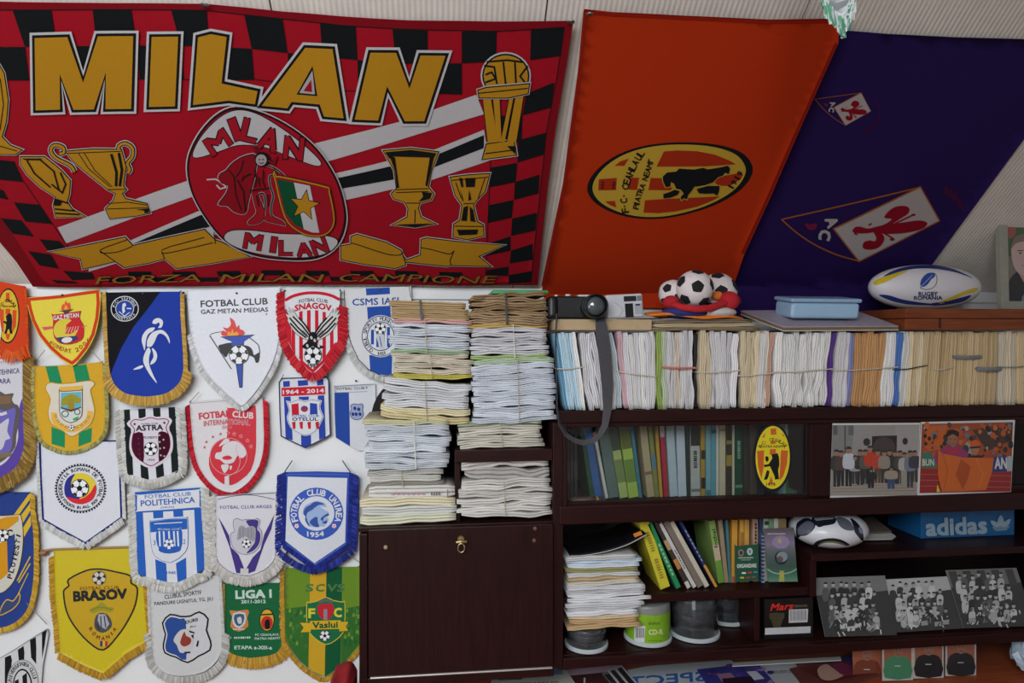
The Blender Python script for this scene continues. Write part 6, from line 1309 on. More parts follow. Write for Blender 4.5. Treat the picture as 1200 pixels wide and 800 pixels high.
# flat card things: a thin slab with print on it
def card(name, label, cat, outline, P, n, col, thick, draw, org=(0, 0), sc=1.0, mtl=None, gain=1.0, group=None, pname='printed_face'):
    n = n.normalized(); sf = plane_surf(P, n, .0003)
    pts = [on(p[0], p[1], P, n) for p in outline]; zmin = min(pts, key=lambda v: v.z)
    root = empty(name, sum(pts, Vector())/len(pts)*1.0, label, cat, group); root.location.z = zmin.z; ORG[root.name] = root.location.copy()
    slab('card' if name != 'magazine' else 'sheet', outline, sf, mtl or PRINT, root, col, thick, -n, 60, gain, False)
    a = Art(sf, org, sc, None, gain); draw(a)
    if a.f: a.build(pname, mtl or PRINT, root)
    return root
tl = lambda d: Vector((0, -math.cos(math.radians(d)), math.sin(math.radians(d))))
def d_org(a):
    a.ell(770, 285, 20, 24, (150, 130, 110), 1); a.ell(770, 285, 12, 15, (60, 50, 50), 2); a.ell(832, 276, 20, 26, (186, 196, 190), 1); a.ell(832, 276, 8, 14, (90, 130, 150), 2)
    a.dashes(805, 320, 108, 9, (190, 200, 190), 1, 13, 1); a.dashes(805, 335, 70, 6, (150, 170, 160), 1, 9, 1); a.text('ORGANIZARE', 810, 376, 136, 26, (200, 210, 200), 1, 2, bold=.05)
    for x, y, c in ((790, 427, (220, 220, 216)), (832, 424, (190, 60, 60)), (872, 420, (70, 130, 180)), (778, 460, (196, 180, 50)), (820, 458, (150, 60, 50)), (860, 455, (110, 90, 80))): a.rect(x-14, y-6, x+14, y+6, c, 1)
Pc = Vector((0, YF+.045, zH)); card('pass_card', 'dark green rounded card reading ORGANIZARE leaning on the books', 'card', [(740+x/6, 600+y/6) for x, y in spl([(728, 245), (740, 238), (880, 226), (892, 232), (894, 470), (886, 478), (740, 490), (730, 484)], 2)], Pc, tl(8), (26, 78, 56), .0015, d_org, (740, 600), 6)
def d_bkl(a):
    g = [(92, 84, 84), (120, 108, 130), (130, 120, 140), (100, 104, 108), (78, 92, 90), (64, 88, 78), (70, 108, 88), (96, 138, 112)]
    for j in range(36):
        k = j/5.0; i = min(6, int(k)); c = tuple(g[i][q]+(g[i+1][q]-g[i][q])*(k-i) for q in range(3)); y0 = 110+j*10.45
        a.poly([(932+j*.85, y0+6), (1140+j*.78, y0), (1141+j*.78, y0+10.6), (933+j*.85, y0+16.6 if j < 35 else y0+10)], c, 1)
    a.ell(1050, 210, 60, 46, (150, 136, 166), 1.2); a.ell(1052, 320, 46, 48, (40, 46, 50), 2); a.ell(1058, 312, 38, 36, (130, 146, 156), 3); a.ell(1042, 330, 22, 22, (80, 84, 92), 4); a.ell(1045, 322, 10, 10, (150, 70, 60), 5)
    a.line(spl([(955, 400), (1000, 425), (1060, 432), (1120, 420), (1160, 398)], 4, False), 8, (140, 186, 160), 3); a.poly([(1040, 410), (1070, 410), (1075, 488), (1036, 488)], (150, 170, 100), 2); a.ell(1057, 445, 14, 16, (206, 166, 50), 4); a.ell(1040, 200, 14, 18, (190, 160, 130), 3); a.dashes(1020, 152, 130, 8, (200, 196, 200), 3, 16)
card('booklet', 'lilac and green booklet with a dark ball picture standing on the inner shelf', 'booklet', [(740+x/6, 600+y/6) for x, y in ((930, 115), (1140, 108), (1168, 488), (962, 490))], Vector((0, YF+.04, zH)), tl(7), (110, 106, 116), .003, d_bkl, (740, 600), 6, GLOSS)

# ------------------------------------------------------------------ things on top of the newspaper row
zR = at(700, 388, YF+.002).z+.003
Yt = YF+.005
cb = empty('cardboard_box', (X(705, Yt), Yt+.06, zR), 'flat beige cardboard box under the two cameras', 'box')
zc_ = at(700, 374.5, Yt).z
box('body', X(650, Yt), X(764, Yt), Yt, Yt+.13, zR, zc_-.001, cm((176, 152, 118), .8), cb, .002)
box('lid', X(650, Yt)+.003, X(764, Yt)-.003, Yt+.003, Yt+.127, zc_-.001, zc_+.001, cm((184, 160, 126), .8), cb)
# black camera
BKC = mat('black_camera_body', (16, 16, 18), .35, .2, 200, .3); SIL = mat('silver_plastic', (200, 202, 207), .3, .03)
kz_ = zc_+.002
kr = empty('camera', (X(672, Yt), Yt+.04, kz_), 'black film camera with large lens and grey strap on the beige box', 'camera')
bx0, bx1 = X(643, Yt), X(706, Yt); bh = at(660, 346, Yt).z-kz_
MB().rbox(bx0+.018, bx1, Yt+.02, Yt+.065, kz_, kz_+bh, .006).build('body', BKC, kr)
MB().rbox(bx0, bx0+.03, Yt+.008, Yt+.065, kz_, kz_+bh*.98, .012, 3).build('grip', BKC, kr)
pzx = X(690, Yt); MB().rbox(pzx-.026, pzx+.026, Yt+.022, Yt+.06, kz_+bh-.002, kz_+bh+.004, .003).build('prism_top', SIL, kr)
MB().lathe([(.002, 0), (.007, 0), (.008, .003), (.007, .005), (.002, .005)], (X(668, Yt), Yt+.03, kz_+bh), 14).build('dial', SIL, kr)
MB().lathe([(.002, 0), (.005, 0), (.005, .004), (.002, .005)], (X(654, Yt), Yt+.03, kz_+bh*.98), 12).build('shutter_button', SIL, kr)
lc = at(696, 358.5, Yt-.02); lr = (X(710, Yt-.02)-X(682, Yt-.02))/2
ln = MB().lathe([(lr*.3, .075), (lr*.92, .075), (lr*.95, .05), (lr*.9, .048), (lr*.98, .03), (lr*1.0, .0), (lr*.92, -.003), (lr*.88, .0), (lr*.84, .012)], (lc.x, Yt-.05, kz_+lr*1.02), 32, 'y').build('lens_barrel', BKC, kr, True)
MB().lathe([(.0005, -.006), (lr*.4, -.004), (lr*.70, .001), (lr*.78, .006), (lr*.78, .009)], (lc.x-.001, Yt-.048, kz_+lr*1.02), 28, 'y').build('front_glass', mat('coated_lens_glass', (70, 76, 80), .12, .1, coat=.6), ln, True)
MB().lathe([(lr*.93, .0), (lr*1.01, .001), (lr*1.01, .004), (lr*.93, .005)], (lc.x, Yt-.032, kz_+lr*1.02), 28, 'y').build('focus_ring', cm((44, 44, 46), .5), ln)
def ribbon(pts, wv, th, name, m, parent):
    pts = [Vector(p) for p in pts]; wv = [Vector(q) for q in wv]; vs = []; fs = []; n = len(pts)
    for i, p in enumerate(pts):
        d = (pts[min(i+1, n-1)]-pts[max(i-1, 0)]).normalized(); nn = d.cross(wv[i]).normalized()*th/2
        vs += [p-wv[i]+nn, p+wv[i]+nn, p+wv[i]-nn, p-wv[i]-nn]
    for i in range(n-1):
        for k in range(4): fs.append((i*4+k, i*4+(k+1) % 4, (i+1)*4+(k+1) % 4, (i+1)*4+k))
    fs += [(0, 1, 2, 3), tuple((n-1)*4+k for k in (3, 2, 1, 0))]
    return mk(name, vs, fs, m, parent, False)
Ys = YF-.022
PT = [(652, 368, Ys+.02, (.0, .008, 0)), (651, 395, Ys+.004, (.003, .008, 0)), (652, 440, Ys, (.003, .009, 0)), (653, 478, Ys, (.003, .009, 0)), (656, 497, Ys, (.004, .008, .002)), (663, 509, Ys, (.004, .006, .004)), (673, 516, Ys, (.002, .005, .006)), (684, 519, Ys, (.0, .005, .007)), (694, 517, Ys, (-.002, .005, .006)), (703, 510, Ys, (-.005, .006, .004)), (709, 498, Ys, (-.008, .005, .002)), (712, 478, Ys, (-.012, .002, 0)), (712, 450, Ys, (-.017, 0, 0)), (709, 415, Ys, (-.019, 0, 0)), (706, 392, Ys, (-.0185, 0, 0)), (704, 377, Ys+.004, (-.015, 0, 0)), (704, 371, Ys+.016, (-.012, .004, 0))]
ribbon([at(x, y, Y_) for x, y, Y_, _ in PT], [Vector(q[3]) for q in PT], .0018, 'strap', mat('grey_webbing', (62, 60, 64), .8, .15, 300, .4), kr)
# silver compact
sr = empty('camera', (X(733, Yt), Yt+.03, kz_), 'silver compact camera beside the black camera', 'camera')
c0, c1 = X(711, Yt), X(756, Yt); ch = at(735, 343, Yt).z-kz_; Mt = Matrix.Translation(((c0+c1)/2, Yt+.03, kz_+.001)) @ Matrix.Rotation(math.radians(-3.5), 4, 'Y') @ Matrix.Rotation(math.radians(6), 4, 'Z'); hw = (c1-c0)/2
MB().rbox(-hw, hw, -.022, .02, .003, ch-.004, .007, 3, Mt).build('body', SIL, sr)
MB().rbox(-hw*.02, hw*.42, -.0235, -.0225, .004, ch*.58, .0004, 1, Mt).build('front_panel', cm((30, 30, 32), .3), sr)
MB().rbox(-hw*.06, hw*.62, -.0236, -.0225, ch*.66, ch*.86, .0004, 1, Mt).build('flash_window', cm((40, 42, 46), .2), sr)
MB().rbox(hw*.5, hw*.9, -.0236, -.0225, ch*.15, ch*.56, .0004, 1, Mt).build('side_plate', cm((160, 164, 170), .3), sr)
MB().rbox(hw*.56, hw*.8, -.0242, -.0237, ch*.48, ch*.54, .0002, 1, Mt).build('viewfinder', cm((30, 34, 60), .2), sr)
MB().rbox(hw*.66, hw*.92, -.0236, -.0225, ch*.66, ch*.86, .0004, 1, Mt).build('sensor_window', cm((120, 124, 130), .25), sr)
MB().tube([Mt @ Vector(q) for q in ((-hw*.62, -.0225, ch*.7), (-hw*.35, -.0235, ch*.55), (-hw*.15, -.0235, ch*.35), (-hw*.4, -.0235, ch*.12))], .0022, 6).build('slide_ridge', SIL, sr)
# white card with a green picture behind
card('greeting_card', 'white card with a small green picture standing behind the silver camera', 'card', [(722, 336), (775, 332), (776, 372), (722, 374)], Vector((0, YF+.09, 0)), tl(6), (206, 206, 202), .002, lambda a: (a.rect(757, 337, 774, 348, (150, 180, 140), 1), a.rect(757, 352, 774, 361, (170, 186, 150), 1), a.line([(724, 341), (752, 339)], .8, (150, 150, 150), 1), a.ell(759, 335, 1.6, 1.6, (120, 40, 50), 2)))
# loose newspapers under the fan hat
for k, (y0, y1, c, lb) in enumerate(((383, 388, (150, 128, 96), 'browned newspaper lying flat lowest under the fan hat'), (378.5, 383, (186, 170, 140), 'cream newspaper lying flat in the middle under the fan hat'), (374, 378.5, (120, 104, 84), 'dark brown newspaper lying flat directly under the fan hat'))):
    z0, z1 = at(825, y1, Yt).z, at(825, y0, Yt).z; x0, x1 = X(766+k*3, Yt), X(890+k*2-k*k*3, Yt)
    z0 = max(z0, zR); r = empty('newspaper', ((x0+x1)/2, Yt, z0), lb, 'newspaper', 'newspapers lying flat on the top row')
    paper('folded_sheets', r, Matrix.Translation(((x0+x1)/2, Yt, z0)), x1-x0, max(.004, z1-z0), .16, c, 40+k, .6)
zN = at(825, 374, Yt).z+.001
# fan hat with three stuffed footballs
fh = empty('fan_hat', (X(816, YF+.06), YF+.06, zN), 'orange, blue and red fan hat topped with three stuffed footballs', 'hat')
def ico_dirs():
    g = (1+5**.5)/2; return [Vector(v).normalized() for v in [(0, s*1, t*g) for s in (1, -1) for t in (1, -1)]+[(s*1, t*g, 0) for s in (1, -1) for t in (1, -1)]+[(s*g, 0, t*1) for s in (1, -1) for t in (1, -1)]]
def sphere(c, r, n=24, sq=(1, 1, 1)):
    vs = []; fs = []; m = n//2
    for i in range(m+1):
        for k in range(n):
            t, p_ = math.pi*i/m, 2*math.pi*k/n; vs.append(Vector(c)+Vector((r*sq[0]*math.sin(t)*math.cos(p_), r*sq[1]*math.sin(t)*math.sin(p_), r*sq[2]*math.cos(t))))
    for i in range(m):
        for k in range(n): fs.append((i*n+k, i*n+(k+1) % n, (i+1)*n+(k+1) % n, (i+1)*n+k))
    return vs, fs
BALLW = mat('white_plush', (212, 202, 202), .9, .05, 90, .3); BALLK = mat('black_plush', (18, 18, 20), .9, .1)
def football(c, r, R, parent, name='stuffed_ball'):
    vs, fs = sphere(c, r, 28); b = mk(name, vs, fs, BALLW, parent, True); ORG[b.name] = ORG[parent.name]
    dirs = ico_dirs()
    for d in dirs:
        nb_ = sorted(dirs, key=lambda q: -q.dot(d))[1:6]
        d2 = R @ d
        if d2.y > .75: continue
        u = (nb_[0]-d*nb_[0].dot(d)).normalized(); v = d.cross(u); P = [R @ d]
        for rr in (.19, .37):
            for k in range(10):
                a_ = math.pi*k/5; q = rr*(1 if k % 2 == 0 else .85); P.append(R @ (d+u*q*math.cos(a_)+v*q*math.sin(a_)).normalized())
        F_ = [(0, 1+k, 1+(k+1) % 10) for k in range(10)]+[(1+k, 11+k, 11+(k+1) % 10, 1+(k+1) % 10) for k in range(10)]
        mk('patch', [Vector(c)+q*r*1.012 for q in P], F_, BALLK, b, True)
    return b
s_ = lambda px_: px_/760*1.93
Rm = Matrix.Rotation(math.radians(18), 3, 'X') @ Matrix.Rotation(math.radians(12), 3, 'Y')
def dirR(dx, dz, spin=0):
    """Rotation bringing one black patch towards the viewer, slightly off axis."""
    t = Vector((dx, -1, dz)).normalized(); return Matrix.Rotation(math.radians(spin), 3, t) @ ico_dirs()[0].rotation_difference(t).to_matrix()
cB = at(814, 338, YF+.02)
football(cB, s_(21.0), dirR(-.22, .04, 8), fh); football(at(788, 344, YF+.075), s_(16.5), dirR(.1, -.35, 30), fh); football(at(841, 342, YF+.085), s_(22.5), dirR(-.22, -.05, 20), fh)
# brim, crown and bands
def blob(name, px0, px1, py0, py1, Y, ry, col, n=24):
    c = at((px0+px1)/2, (py0+py1)/2, Y); rx = (X(px1, Y)-X(px0, Y))/2; rz = abs(at((px0+px1)/2, py0, Y).z-at((px0+px1)/2, py1, Y).z)/2
    vs, fs = sphere(c, 1, n, (rx, ry, rz)); return mk(name, vs, fs, mat('felt_%d_%d_%d' % col, col, .9, .1, 60, .3), fh, True)
zb_ = zN
def brimz(x): return zb_
m = MB(); ring = []
for k in range(40):
    t = 2*math.pi*k/40; ring.append((math.cos(t), math.sin(t)))
cxb, rxb = (X(758, YF+.03)+X(876, YF+.03))/2, (X(876, YF+.03)-X(758, YF+.03))/2
vs = []; 
for rr, zz in ((.0, .012), (.55, .016), (.8, .012), (.97, .006), (1.0, .003), (.97, .0), (.5, .002)):
    for x, y in ring: vs.append((cxb+rxb*rr*x, YF+.055+.062*rr*y, zb_+zz+(.010*rr*(1 if x < 0 else -.15)*abs(x))+.003*math.sin(5*math.atan2(y, x))*rr+.002))
fs = [(i*40+k, i*40+(k+1) % 40, (i+1)*40+(k+1) % 40, (i+1)*40+k) for i in range(6) for k in range(40)]
mk('brim', vs, fs, mat('felt_orange', (214, 116, 30), .9, .1, 60, .3), fh, True)
blob('crown_blue', 776, 832, 358, 374, YF+.035, .05, (34, 44, 110)); blob('crown_white', 806, 862, 358, 374, YF+.045, .052, (196, 190, 190))
MB().tube([at(x, y, YF+q) for x, y, q in spl3] if False else [at(780, 352, YF+.045), at(787, 356, YF+.02), at(800, 360, YF-.015), at(815, 362, YF-.025), at(832, 361, YF-.015), at(846, 356, YF+.01), at(858, 350, YF+.03), at(864, 352, YF+.05)], .008, 10, .013).build('red_band', mat('felt_red', (176, 24, 34), .9, .1, 60, .3), fh, True)
blob('red_flap', 842, 866, 341, 364, YF+.03, .03, (172, 22, 34)); blob('red_flap', 777, 796, 346, 362, YF+.03, .025, (166, 20, 32)); blob('orange_lining', 834, 848, 341, 352, YF+.035, .012, (206, 110, 40))

# folder and plastic box
fd = empty('document_folder', at(985, 387, Yt), 'flat document folder with white and brown boards under the blue box', 'folder')
FL, FR, BLc, BRc = at(918, 383, YF-.005), at(1053, 382, YF-.005), at(868, 364, YF+.15), at(1000, 363, YF+.15)
def plate(name, z0, z1, m, k=0):
    vs = [p+Vector((0, 0, z)) for z in (z0, z1) for p in (FL, FR, BRc, BLc)]; return mk(name, vs, [(3, 2, 1, 0), (4, 5, 6, 7), (0, 1, 5, 4), (1, 2, 6, 5), (2, 3, 7, 6), (3, 0, 4, 7)], m, fd)
plate('bottom_sheet', -.0125, -.0105, cm((206, 200, 200))); plate('brown_board', -.010, -.002, cm((112, 92, 60))); plate('top_cover', -.0015, .001, cm((160, 152, 166), .5))
LB = mat('light_blue_plastic', (150, 180, 206), .35, .03)
nrm_f = (FR-FL).cross(BLc-FL).normalized(); 
if nrm_f.z < 0: nrm_f = -nrm_f
pc = at(957, 371, YF+.075); 
zc0 = (FL.z+BLc.z)/2+.004
pb = empty('food_container', (X(956, YF+.08), YF+.08, zc0), 'light blue plastic food container with lid on the folder', 'container')
Mp = Matrix.Translation((X(956, YF+.075), YF+.075, zc0)) @ Matrix.Rotation(math.radians(7), 4, 'X') @ Matrix.Rotation(math.radians(-3), 4, 'Z')
ww = (X(1000, YF+.07)-X(912, YF+.07))/2*.86; hh = at(957, 348, YF+.06).z-zc0
MB().rbox(-ww, ww, -.055, .055, .001, hh-.013, .010, 3, Mp).build('tub', LB, pb); MB().rbox(-ww-.004, ww+.004, -.059, .059, hh-.0125, hh, .006, 3, Mp).build('lid', mat('light_blue_lid', (140, 170, 198), .35, .03), pb)
# wooden case
YX = YF-.008; BX = wood('reddish_wood_case', (120, 62, 34), rough=.35)
wx0, wx1 = X(1061, YX), 1.97; wz0 = at(1100, 386.5, YX).z; wz1 = at(1100, 361.5, YX).z; wzm = at(1100, 373, YX).z
wz0 = max(wz0, zR)
wc = empty('wooden_case', ((wx0+wx1)/2, YX+.1, wz0), 'reddish brown flat wooden case under the rugby ball', 'case')
box('base', wx0, wx1, YX, YX+.22, wz0, wzm-.0008, BX, wc, .002); box('lid', wx0, wx1, YX, YX+.22, wzm+.0008, wz1, BX, wc, .002)
lx = X(1101, YX); box('latch', lx-.002, lx+.002, YX-.004, YX, wz0+.006, wzm+.002, cm((40, 34, 30), .4), wc)
# rugby ball
Yg = YF+.10; rbx = (X(1146, Yg)-X(1020, Yg))/2; rbz = rbx*.385; Cg = Vector(((X(1146, Yg)+X(1020, Yg))/2, Yg, wz1+rbz+.001))
rg = empty('rugby_ball', (Cg.x, Cg.y, wz1), 'white rugby ball with blue and yellow panels lettered RUGBY ROMANIA', 'ball')
vs = []; fs = []; cs = []; nu, nv = 64, 40; Rx = Matrix.Rotation(math.radians(-4), 3, 'Y')
def rp_(u): return math.sin(u)**.9 if 0 < u < math.pi else 0
for i in range(nu+1):
    u = math.pi*i/nu; r_ = rbz*rp_(u); x_ = -rbx*math.cos(u)
    for k in range(nv):
        t = 2*math.pi*k/nv; vs.append(Cg+Vector((x_, r_*math.cos(t), r_*math.sin(t))))
fs = [(i*nv+k, i*nv+(k+1) % nv, (i+1)*nv+(k+1) % nv, (i+1)*nv+k) for i in range(nu) for k in range(nv)]
mk('ball_skin', vs, fs, mat('pebbled_white_rubber', (206, 202, 206), .45, .03, 300, .35), rg, True)
def rsurf(px, py, L):
    """Point on the ball's skin hit by the sight line, found along the near side."""
    d = ray(px, py); S = Vector((1/rbx, 1/rbz, 1/rbz)); o_ = Vector(((CAM-Cg)[i]*S[i] for i in range(3))); e = Vector((d[i]*S[i] for i in range(3)))
    A_, B_, C_ = e.dot(e), 2*o_.dot(e), o_.dot(o_)-1; D_ = max(0, B_*B_-4*A_*C_); t = (-B_-math.sqrt(D_))/(2*A_); p = CAM+d*t
    q = p-Cg; s2 = math.sqrt(max(1e-6, 1-(q.x/rbx)**2)); k = (s2**.9)/s2 if s2 > .02 else 1
    return Cg+Vector((q.x, q.y*k, q.z*k))*(1+.004+.003*L)
a = Art(rsurf, (860, 300), 3.529, 5); RB = (36, 52, 120); RY = (206, 180, 40)
for P, c in (([(618, 88), (660, 62), (720, 44), (785, 38), (850, 40), (910, 55), (960, 78), (985, 92), (930, 72), (880, 60), (820, 52), (760, 52), (700, 62)], RB),
             ([(578, 108), (610, 92), (690, 66), (720, 62), (660, 92), (620, 112), (582, 120)], RY), ([(600, 158), (650, 182), (720, 198), (800, 202), (850, 200), (780, 192), (700, 178), (640, 160)], RB),
             ([(820, 194), (880, 186), (940, 170), (980, 160), (950, 185), (880, 200), (820, 204)], RB), ([(850, 190), (900, 168), (960, 142), (1002, 130), (998, 145), (950, 160), (900, 182), (858, 196)], RY)): a.poly(spl(P, 3), c, 1)
a.line(spl([(775, 125), (780, 95), (800, 75), (830, 72), (840, 95), (830, 125), (800, 138), (772, 132)], 4), 3, (90, 96, 110), 1, True); a.poly(spl([(770, 115), (780, 90), (800, 72), (828, 70), (830, 85), (815, 98), (800, 118), (780, 128)], 3), (44, 70, 150), 2); a.line([(776, 124), (822, 78)], 3, (150, 170, 210), 3)
a.text('RUGBY', 803, 156, 78, 17, (40, 48, 96), 2, bold=.05); a.text('ROMANIA', 803, 172, 116, 15, (40, 48, 96), 2, bold=.05); a.build('printed_panels', SATIN, rg)
# framed portrait
Pf = Vector((0, YF+.055, wz1)); nf = tl(4)
fo = [(1168, 236), (1262, 230), (1262, 364), (1171, 362)]
fr = empty('picture_frame', on(1215, 362, Pf, nf), 'grey-green picture frame with a portrait photograph at the right edge', 'picture frame')
fr.location.z = wz1; ORG[fr.name] = fr.location.copy()
sfr = plane_surf(Pf, nf, .0004)
FRMM = mat('grey_green_frame', (140, 140, 128), .5, .06)
def frame_bar(pts):
    f_ = [on(x, y, Pf, nf) for x, y in pts]; vs = [p+nf*.008 for p in f_]+[p-nf*.008 for p in f_]
    mk('frame_bar', vs, [(0, 1, 2, 3), (7, 6, 5, 4)]+[(i, i+4, (i+1) % 4+4, (i+1) % 4) for i in range(4)], FRMM, fr)
inn = [(1178, 243), (1252, 238), (1252, 354), (1180, 353)]
for i in range(4): frame_bar([fo[i], fo[(i+1) % 4], inn[(i+1) % 4], inn[i]])
slab('photograph', inn, sfr, GLOSS, fr, (120, 116, 104), .002, -nf, 60, 1, False)
a = Art(sfr); 
a.poly([(1178, 243), (1252, 238), (1252, 300), (1178, 300)], (104, 96, 84), 1); a.rect(1180, 262, 1200, 300, (70, 96, 66), 2); a.ell(1184, 270, 6, 9, (150, 84, 74), 3); a.poly([(1190, 244), (1252, 240), (1252, 262), (1188, 266)], (130, 116, 100), 2)
a.poly(spl([(1180, 354), (1182, 330), (1192, 318), (1206, 314), (1232, 318), (1246, 330), (1252, 354)], 3), (44, 42, 46), 3); a.poly([(1192, 318), (1200, 310), (1214, 310), (1212, 326), (1202, 336)], (170, 140, 132), 4)
a.poly(spl([(1184, 290), (1188, 282), (1200, 279), (1216, 282), (1222, 296), (1218, 312), (1208, 322), (1196, 322), (1187, 312)], 3), (186, 158, 152), 5); a.poly(spl([(1184, 292), (1188, 278), (1202, 274), (1218, 278), (1224, 296), (1218, 288), (1204, 283), (1190, 285)], 3), (120, 104, 92), 6)
for x in (1195, 1209): a.line([(x-3.5, 294), (x+3, 293.5)], 1.2, (84, 66, 62), 6); a.ell(x, 296.5, 1.6, 1.0, (60, 50, 50), 6, n=8)
a.line([(1202, 297), (1200.5, 304), (1203.5, 305)], .8, (150, 118, 112), 6); a.line([(1197, 311), (1202, 312), (1208, 310.5)], 1.1, (150, 96, 96), 6); a.poly([(1197, 348), (1206, 334), (1212, 340), (1206, 354), (1196, 354)], (96, 130, 160), 5)
a.build('portrait_print', GLOSS, fr)

# ------------------------------------------------------------------ photographs on the sliding door
rc = random.Random(77)
def person(a, x, y0, y1, top, legs, skin=(150, 110, 92), hair=(40, 34, 30), L=3, w_=None):
    h = y1-y0; w_ = w_ or h*.26; hr = h*.085
    a.poly([(x-w_*.28, y0+h*.5), (x+w_*.28, y0+h*.5), (x+w_*.25, y1), (x+w_*.04, y1), (x, y0+h*.58), (x-w_*.04, y1), (x-w_*.25, y1)], legs, L)
    a.poly(spl([(x-w_*.2, y0+h*.17), (x+w_*.2, y0+h*.17), (x+w_*.46, y0+h*.24), (x+w_*.5, y0+h*.48), (x+w_*.3, y0+h*.56), (x-w_*.3, y0+h*.56), (x-w_*.5, y0+h*.48), (x-w_*.46, y0+h*.24)], 2), top, L+1)
    a.ell(x, y0+hr*1.1, hr*.85, hr*1.1, skin, L+2, n=10); a.poly(ell(x, y0+hr*.75, hr*.9, hr*.8, 0, 8, 0, 180), hair, L+3)
def d_ph1(a):
    a.poly([(202, 124), (655, 122), (640, 490), (192, 492)], (146, 142, 138), 1)
    a.poly([(202, 124), (310, 124), (305, 300), (200, 310)], (128, 126, 124), 1.5); a.rect(205, 126, 228, 175, (90, 92, 92), 2); a.rect(285, 126, 312, 176, (96, 98, 96), 2); a.rect(264, 126, 270, 300, (70, 66, 62), 2)
    a.poly([(408, 182), (440, 180), (538, 178), (535, 300), (405, 310)], (44, 38, 36), 2); a.poly(ell(470, 240, 58, 55, 0, 16), (70, 60, 56), 2.5); a.poly([(530, 130), (650, 128), (642, 330), (530, 330)], (156, 150, 146), 1.6)
    a.ell(380, 212, 18, 20, (50, 46, 46), 2); a.ell(580, 208, 14, 18, (50, 46, 46), 2)
    a.poly([(196, 430), (640, 420), (640, 488), (192, 490)], (150, 140, 130), 2); 
    for y in (440, 455, 470): a.line([(200, y), (635, y-6)], 3, (116, 106, 98), 2.4)
    ps = [(222, 250, 445, (60, 62, 58), (50, 50, 46)), (245, 255, 440, (80, 66, 60), (44, 44, 44)), (285, 235, 442, (186, 190, 196), (40, 40, 42)), (318, 280, 430, (150, 150, 150), (60, 60, 64)), (345, 250, 435, (56, 54, 54), (50, 46, 44)), (372, 250, 430, (90, 84, 80), (50, 50, 50)), (396, 230, 420, (186, 60, 34), (56, 44, 40)), (436, 250, 425, (180, 66, 46), (90, 70, 56)), (470, 255, 425, (140, 130, 120), (60, 54, 50)), (498, 250, 425, (56, 58, 50), (40, 40, 40)), (525, 255, 430, (50, 54, 50), (40, 40, 44)), (552, 255, 430, (70, 66, 62), (60, 56, 54)), (575, 265, 435, (170, 166, 160), (150, 140, 130)), (605, 255, 448, (110, 118, 134), (56, 58, 66)), (628, 255, 420, (60, 60, 66), (60, 56, 52))]
    for x, y0, y1, t_, l_ in ps: person(a, x, y0, y1, t_, l_, (150, 112, 96), (56, 50, 46), 3, 62)
    person(a, 400, 350, 450, (40, 44, 46), (36, 38, 42), L=8, w_=60); person(a, 505, 340, 455, (150, 140, 124), (56, 76, 110), L=8, w_=70)
def d_ph2(a):
    a.poly([(668, 118), (1142, 108), (1130, 470), (655, 478)], (150, 70, 34), 1)
    for i in range(150):
        x = rc.uniform(680, 1130); y = rc.uniform(118, 330); q = rc.uniform(6, 15)
        a.ell(x, y, q, q*1.2, rc.choice([(176, 84, 40), (60, 44, 40), (150, 150, 150), (190, 100, 50), (80, 60, 56), (100, 110, 120), (44, 36, 34), (170, 70, 40)]), 1.4+rc.random()*.4, n=7)
    a.poly([(690, 130), (800, 122), (780, 250), (680, 260)], (186, 92, 36), 1.5); a.poly([(930, 150), (1140, 112), (1135, 200), (1010, 260)], (70, 50, 40), 1.55)
    a.poly([(660, 350), (1135, 365), (1130, 470), (655, 478)], (140, 36, 34), 2); 
    for y in (380, 410, 440): a.line([(660, y), (1132, y+8)], 2.5, (176, 96, 90), 2.4)
    a.poly([(668, 270), (740, 262), (745, 345), (664, 348)], (60, 110, 90), 2.2); a.text('BUN', 700, 318, 60, 34, (190, 196, 190), 2.6, bold=.03)
    a.poly([(1040, 290), (1112, 286), (1110, 365), (1035, 368)], (40, 56, 116), 2.2); a.text('AN', 1078, 322, 62, 56, (196, 196, 200), 2.8, bold=.05); a.poly([(1112, 286), (1140, 285), (1136, 362), (1110, 365)], (160, 170, 176), 2.2)
    a.poly(spl([(740, 270), (800, 235), (830, 228), (870, 238), (910, 280), (900, 330), (750, 330)], 3), (140, 50, 100), 3); a.poly(spl([(795, 240), (830, 258), (866, 242), (850, 270), (800, 270)], 3), (176, 40, 50), 3.5)
    a.poly(spl([(802, 180), (826, 160), (850, 180), (850, 215), (828, 240), (806, 215)], 3), (150, 98, 74), 4); a.poly(spl([(795, 185), (800, 155), (830, 148), (858, 160), (852, 185), (828, 170)], 3), (30, 24, 22), 5); a.line([(812, 196), (822, 196)], 3, (50, 36, 30), 5); a.line([(834, 196), (844, 196)], 3, (50, 36, 30), 5); a.line([(818, 222), (836, 222)], 3, (110, 60, 50), 5)
    a.ell(942, 250, 22, 30, (160, 110, 84), 4); a.poly(spl([(918, 240), (925, 210), (945, 200), (968, 215), (966, 235), (942, 232)], 3), (196, 86, 40), 5); a.poly([(915, 238), (970, 232), (968, 242), (916, 246)], (40, 30, 30), 6); a.poly([(905, 285), (980, 280), (985, 300), (900, 300)], (40, 36, 36), 3.5); a.ell(895, 250, 16, 24, (70, 56, 50), 3.4)
    a.poly([(750, 250), (775, 272), (880, 292), (1040, 295), (1030, 370), (1000, 460), (880, 468), (770, 470), (748, 380)], (196, 96, 34), 6); a.poly([(870, 300), (920, 340), (905, 400), (880, 460), (840, 380)], (164, 70, 26), 6.4); a.line([(775, 275), (800, 360), (780, 460)], 5, (176, 80, 30), 6.5); a.line([(950, 300), (985, 380), (960, 455)], 5, (206, 112, 44), 6.5); a.poly([(745, 430), (762, 470), (742, 472)], (206, 180, 50), 6)
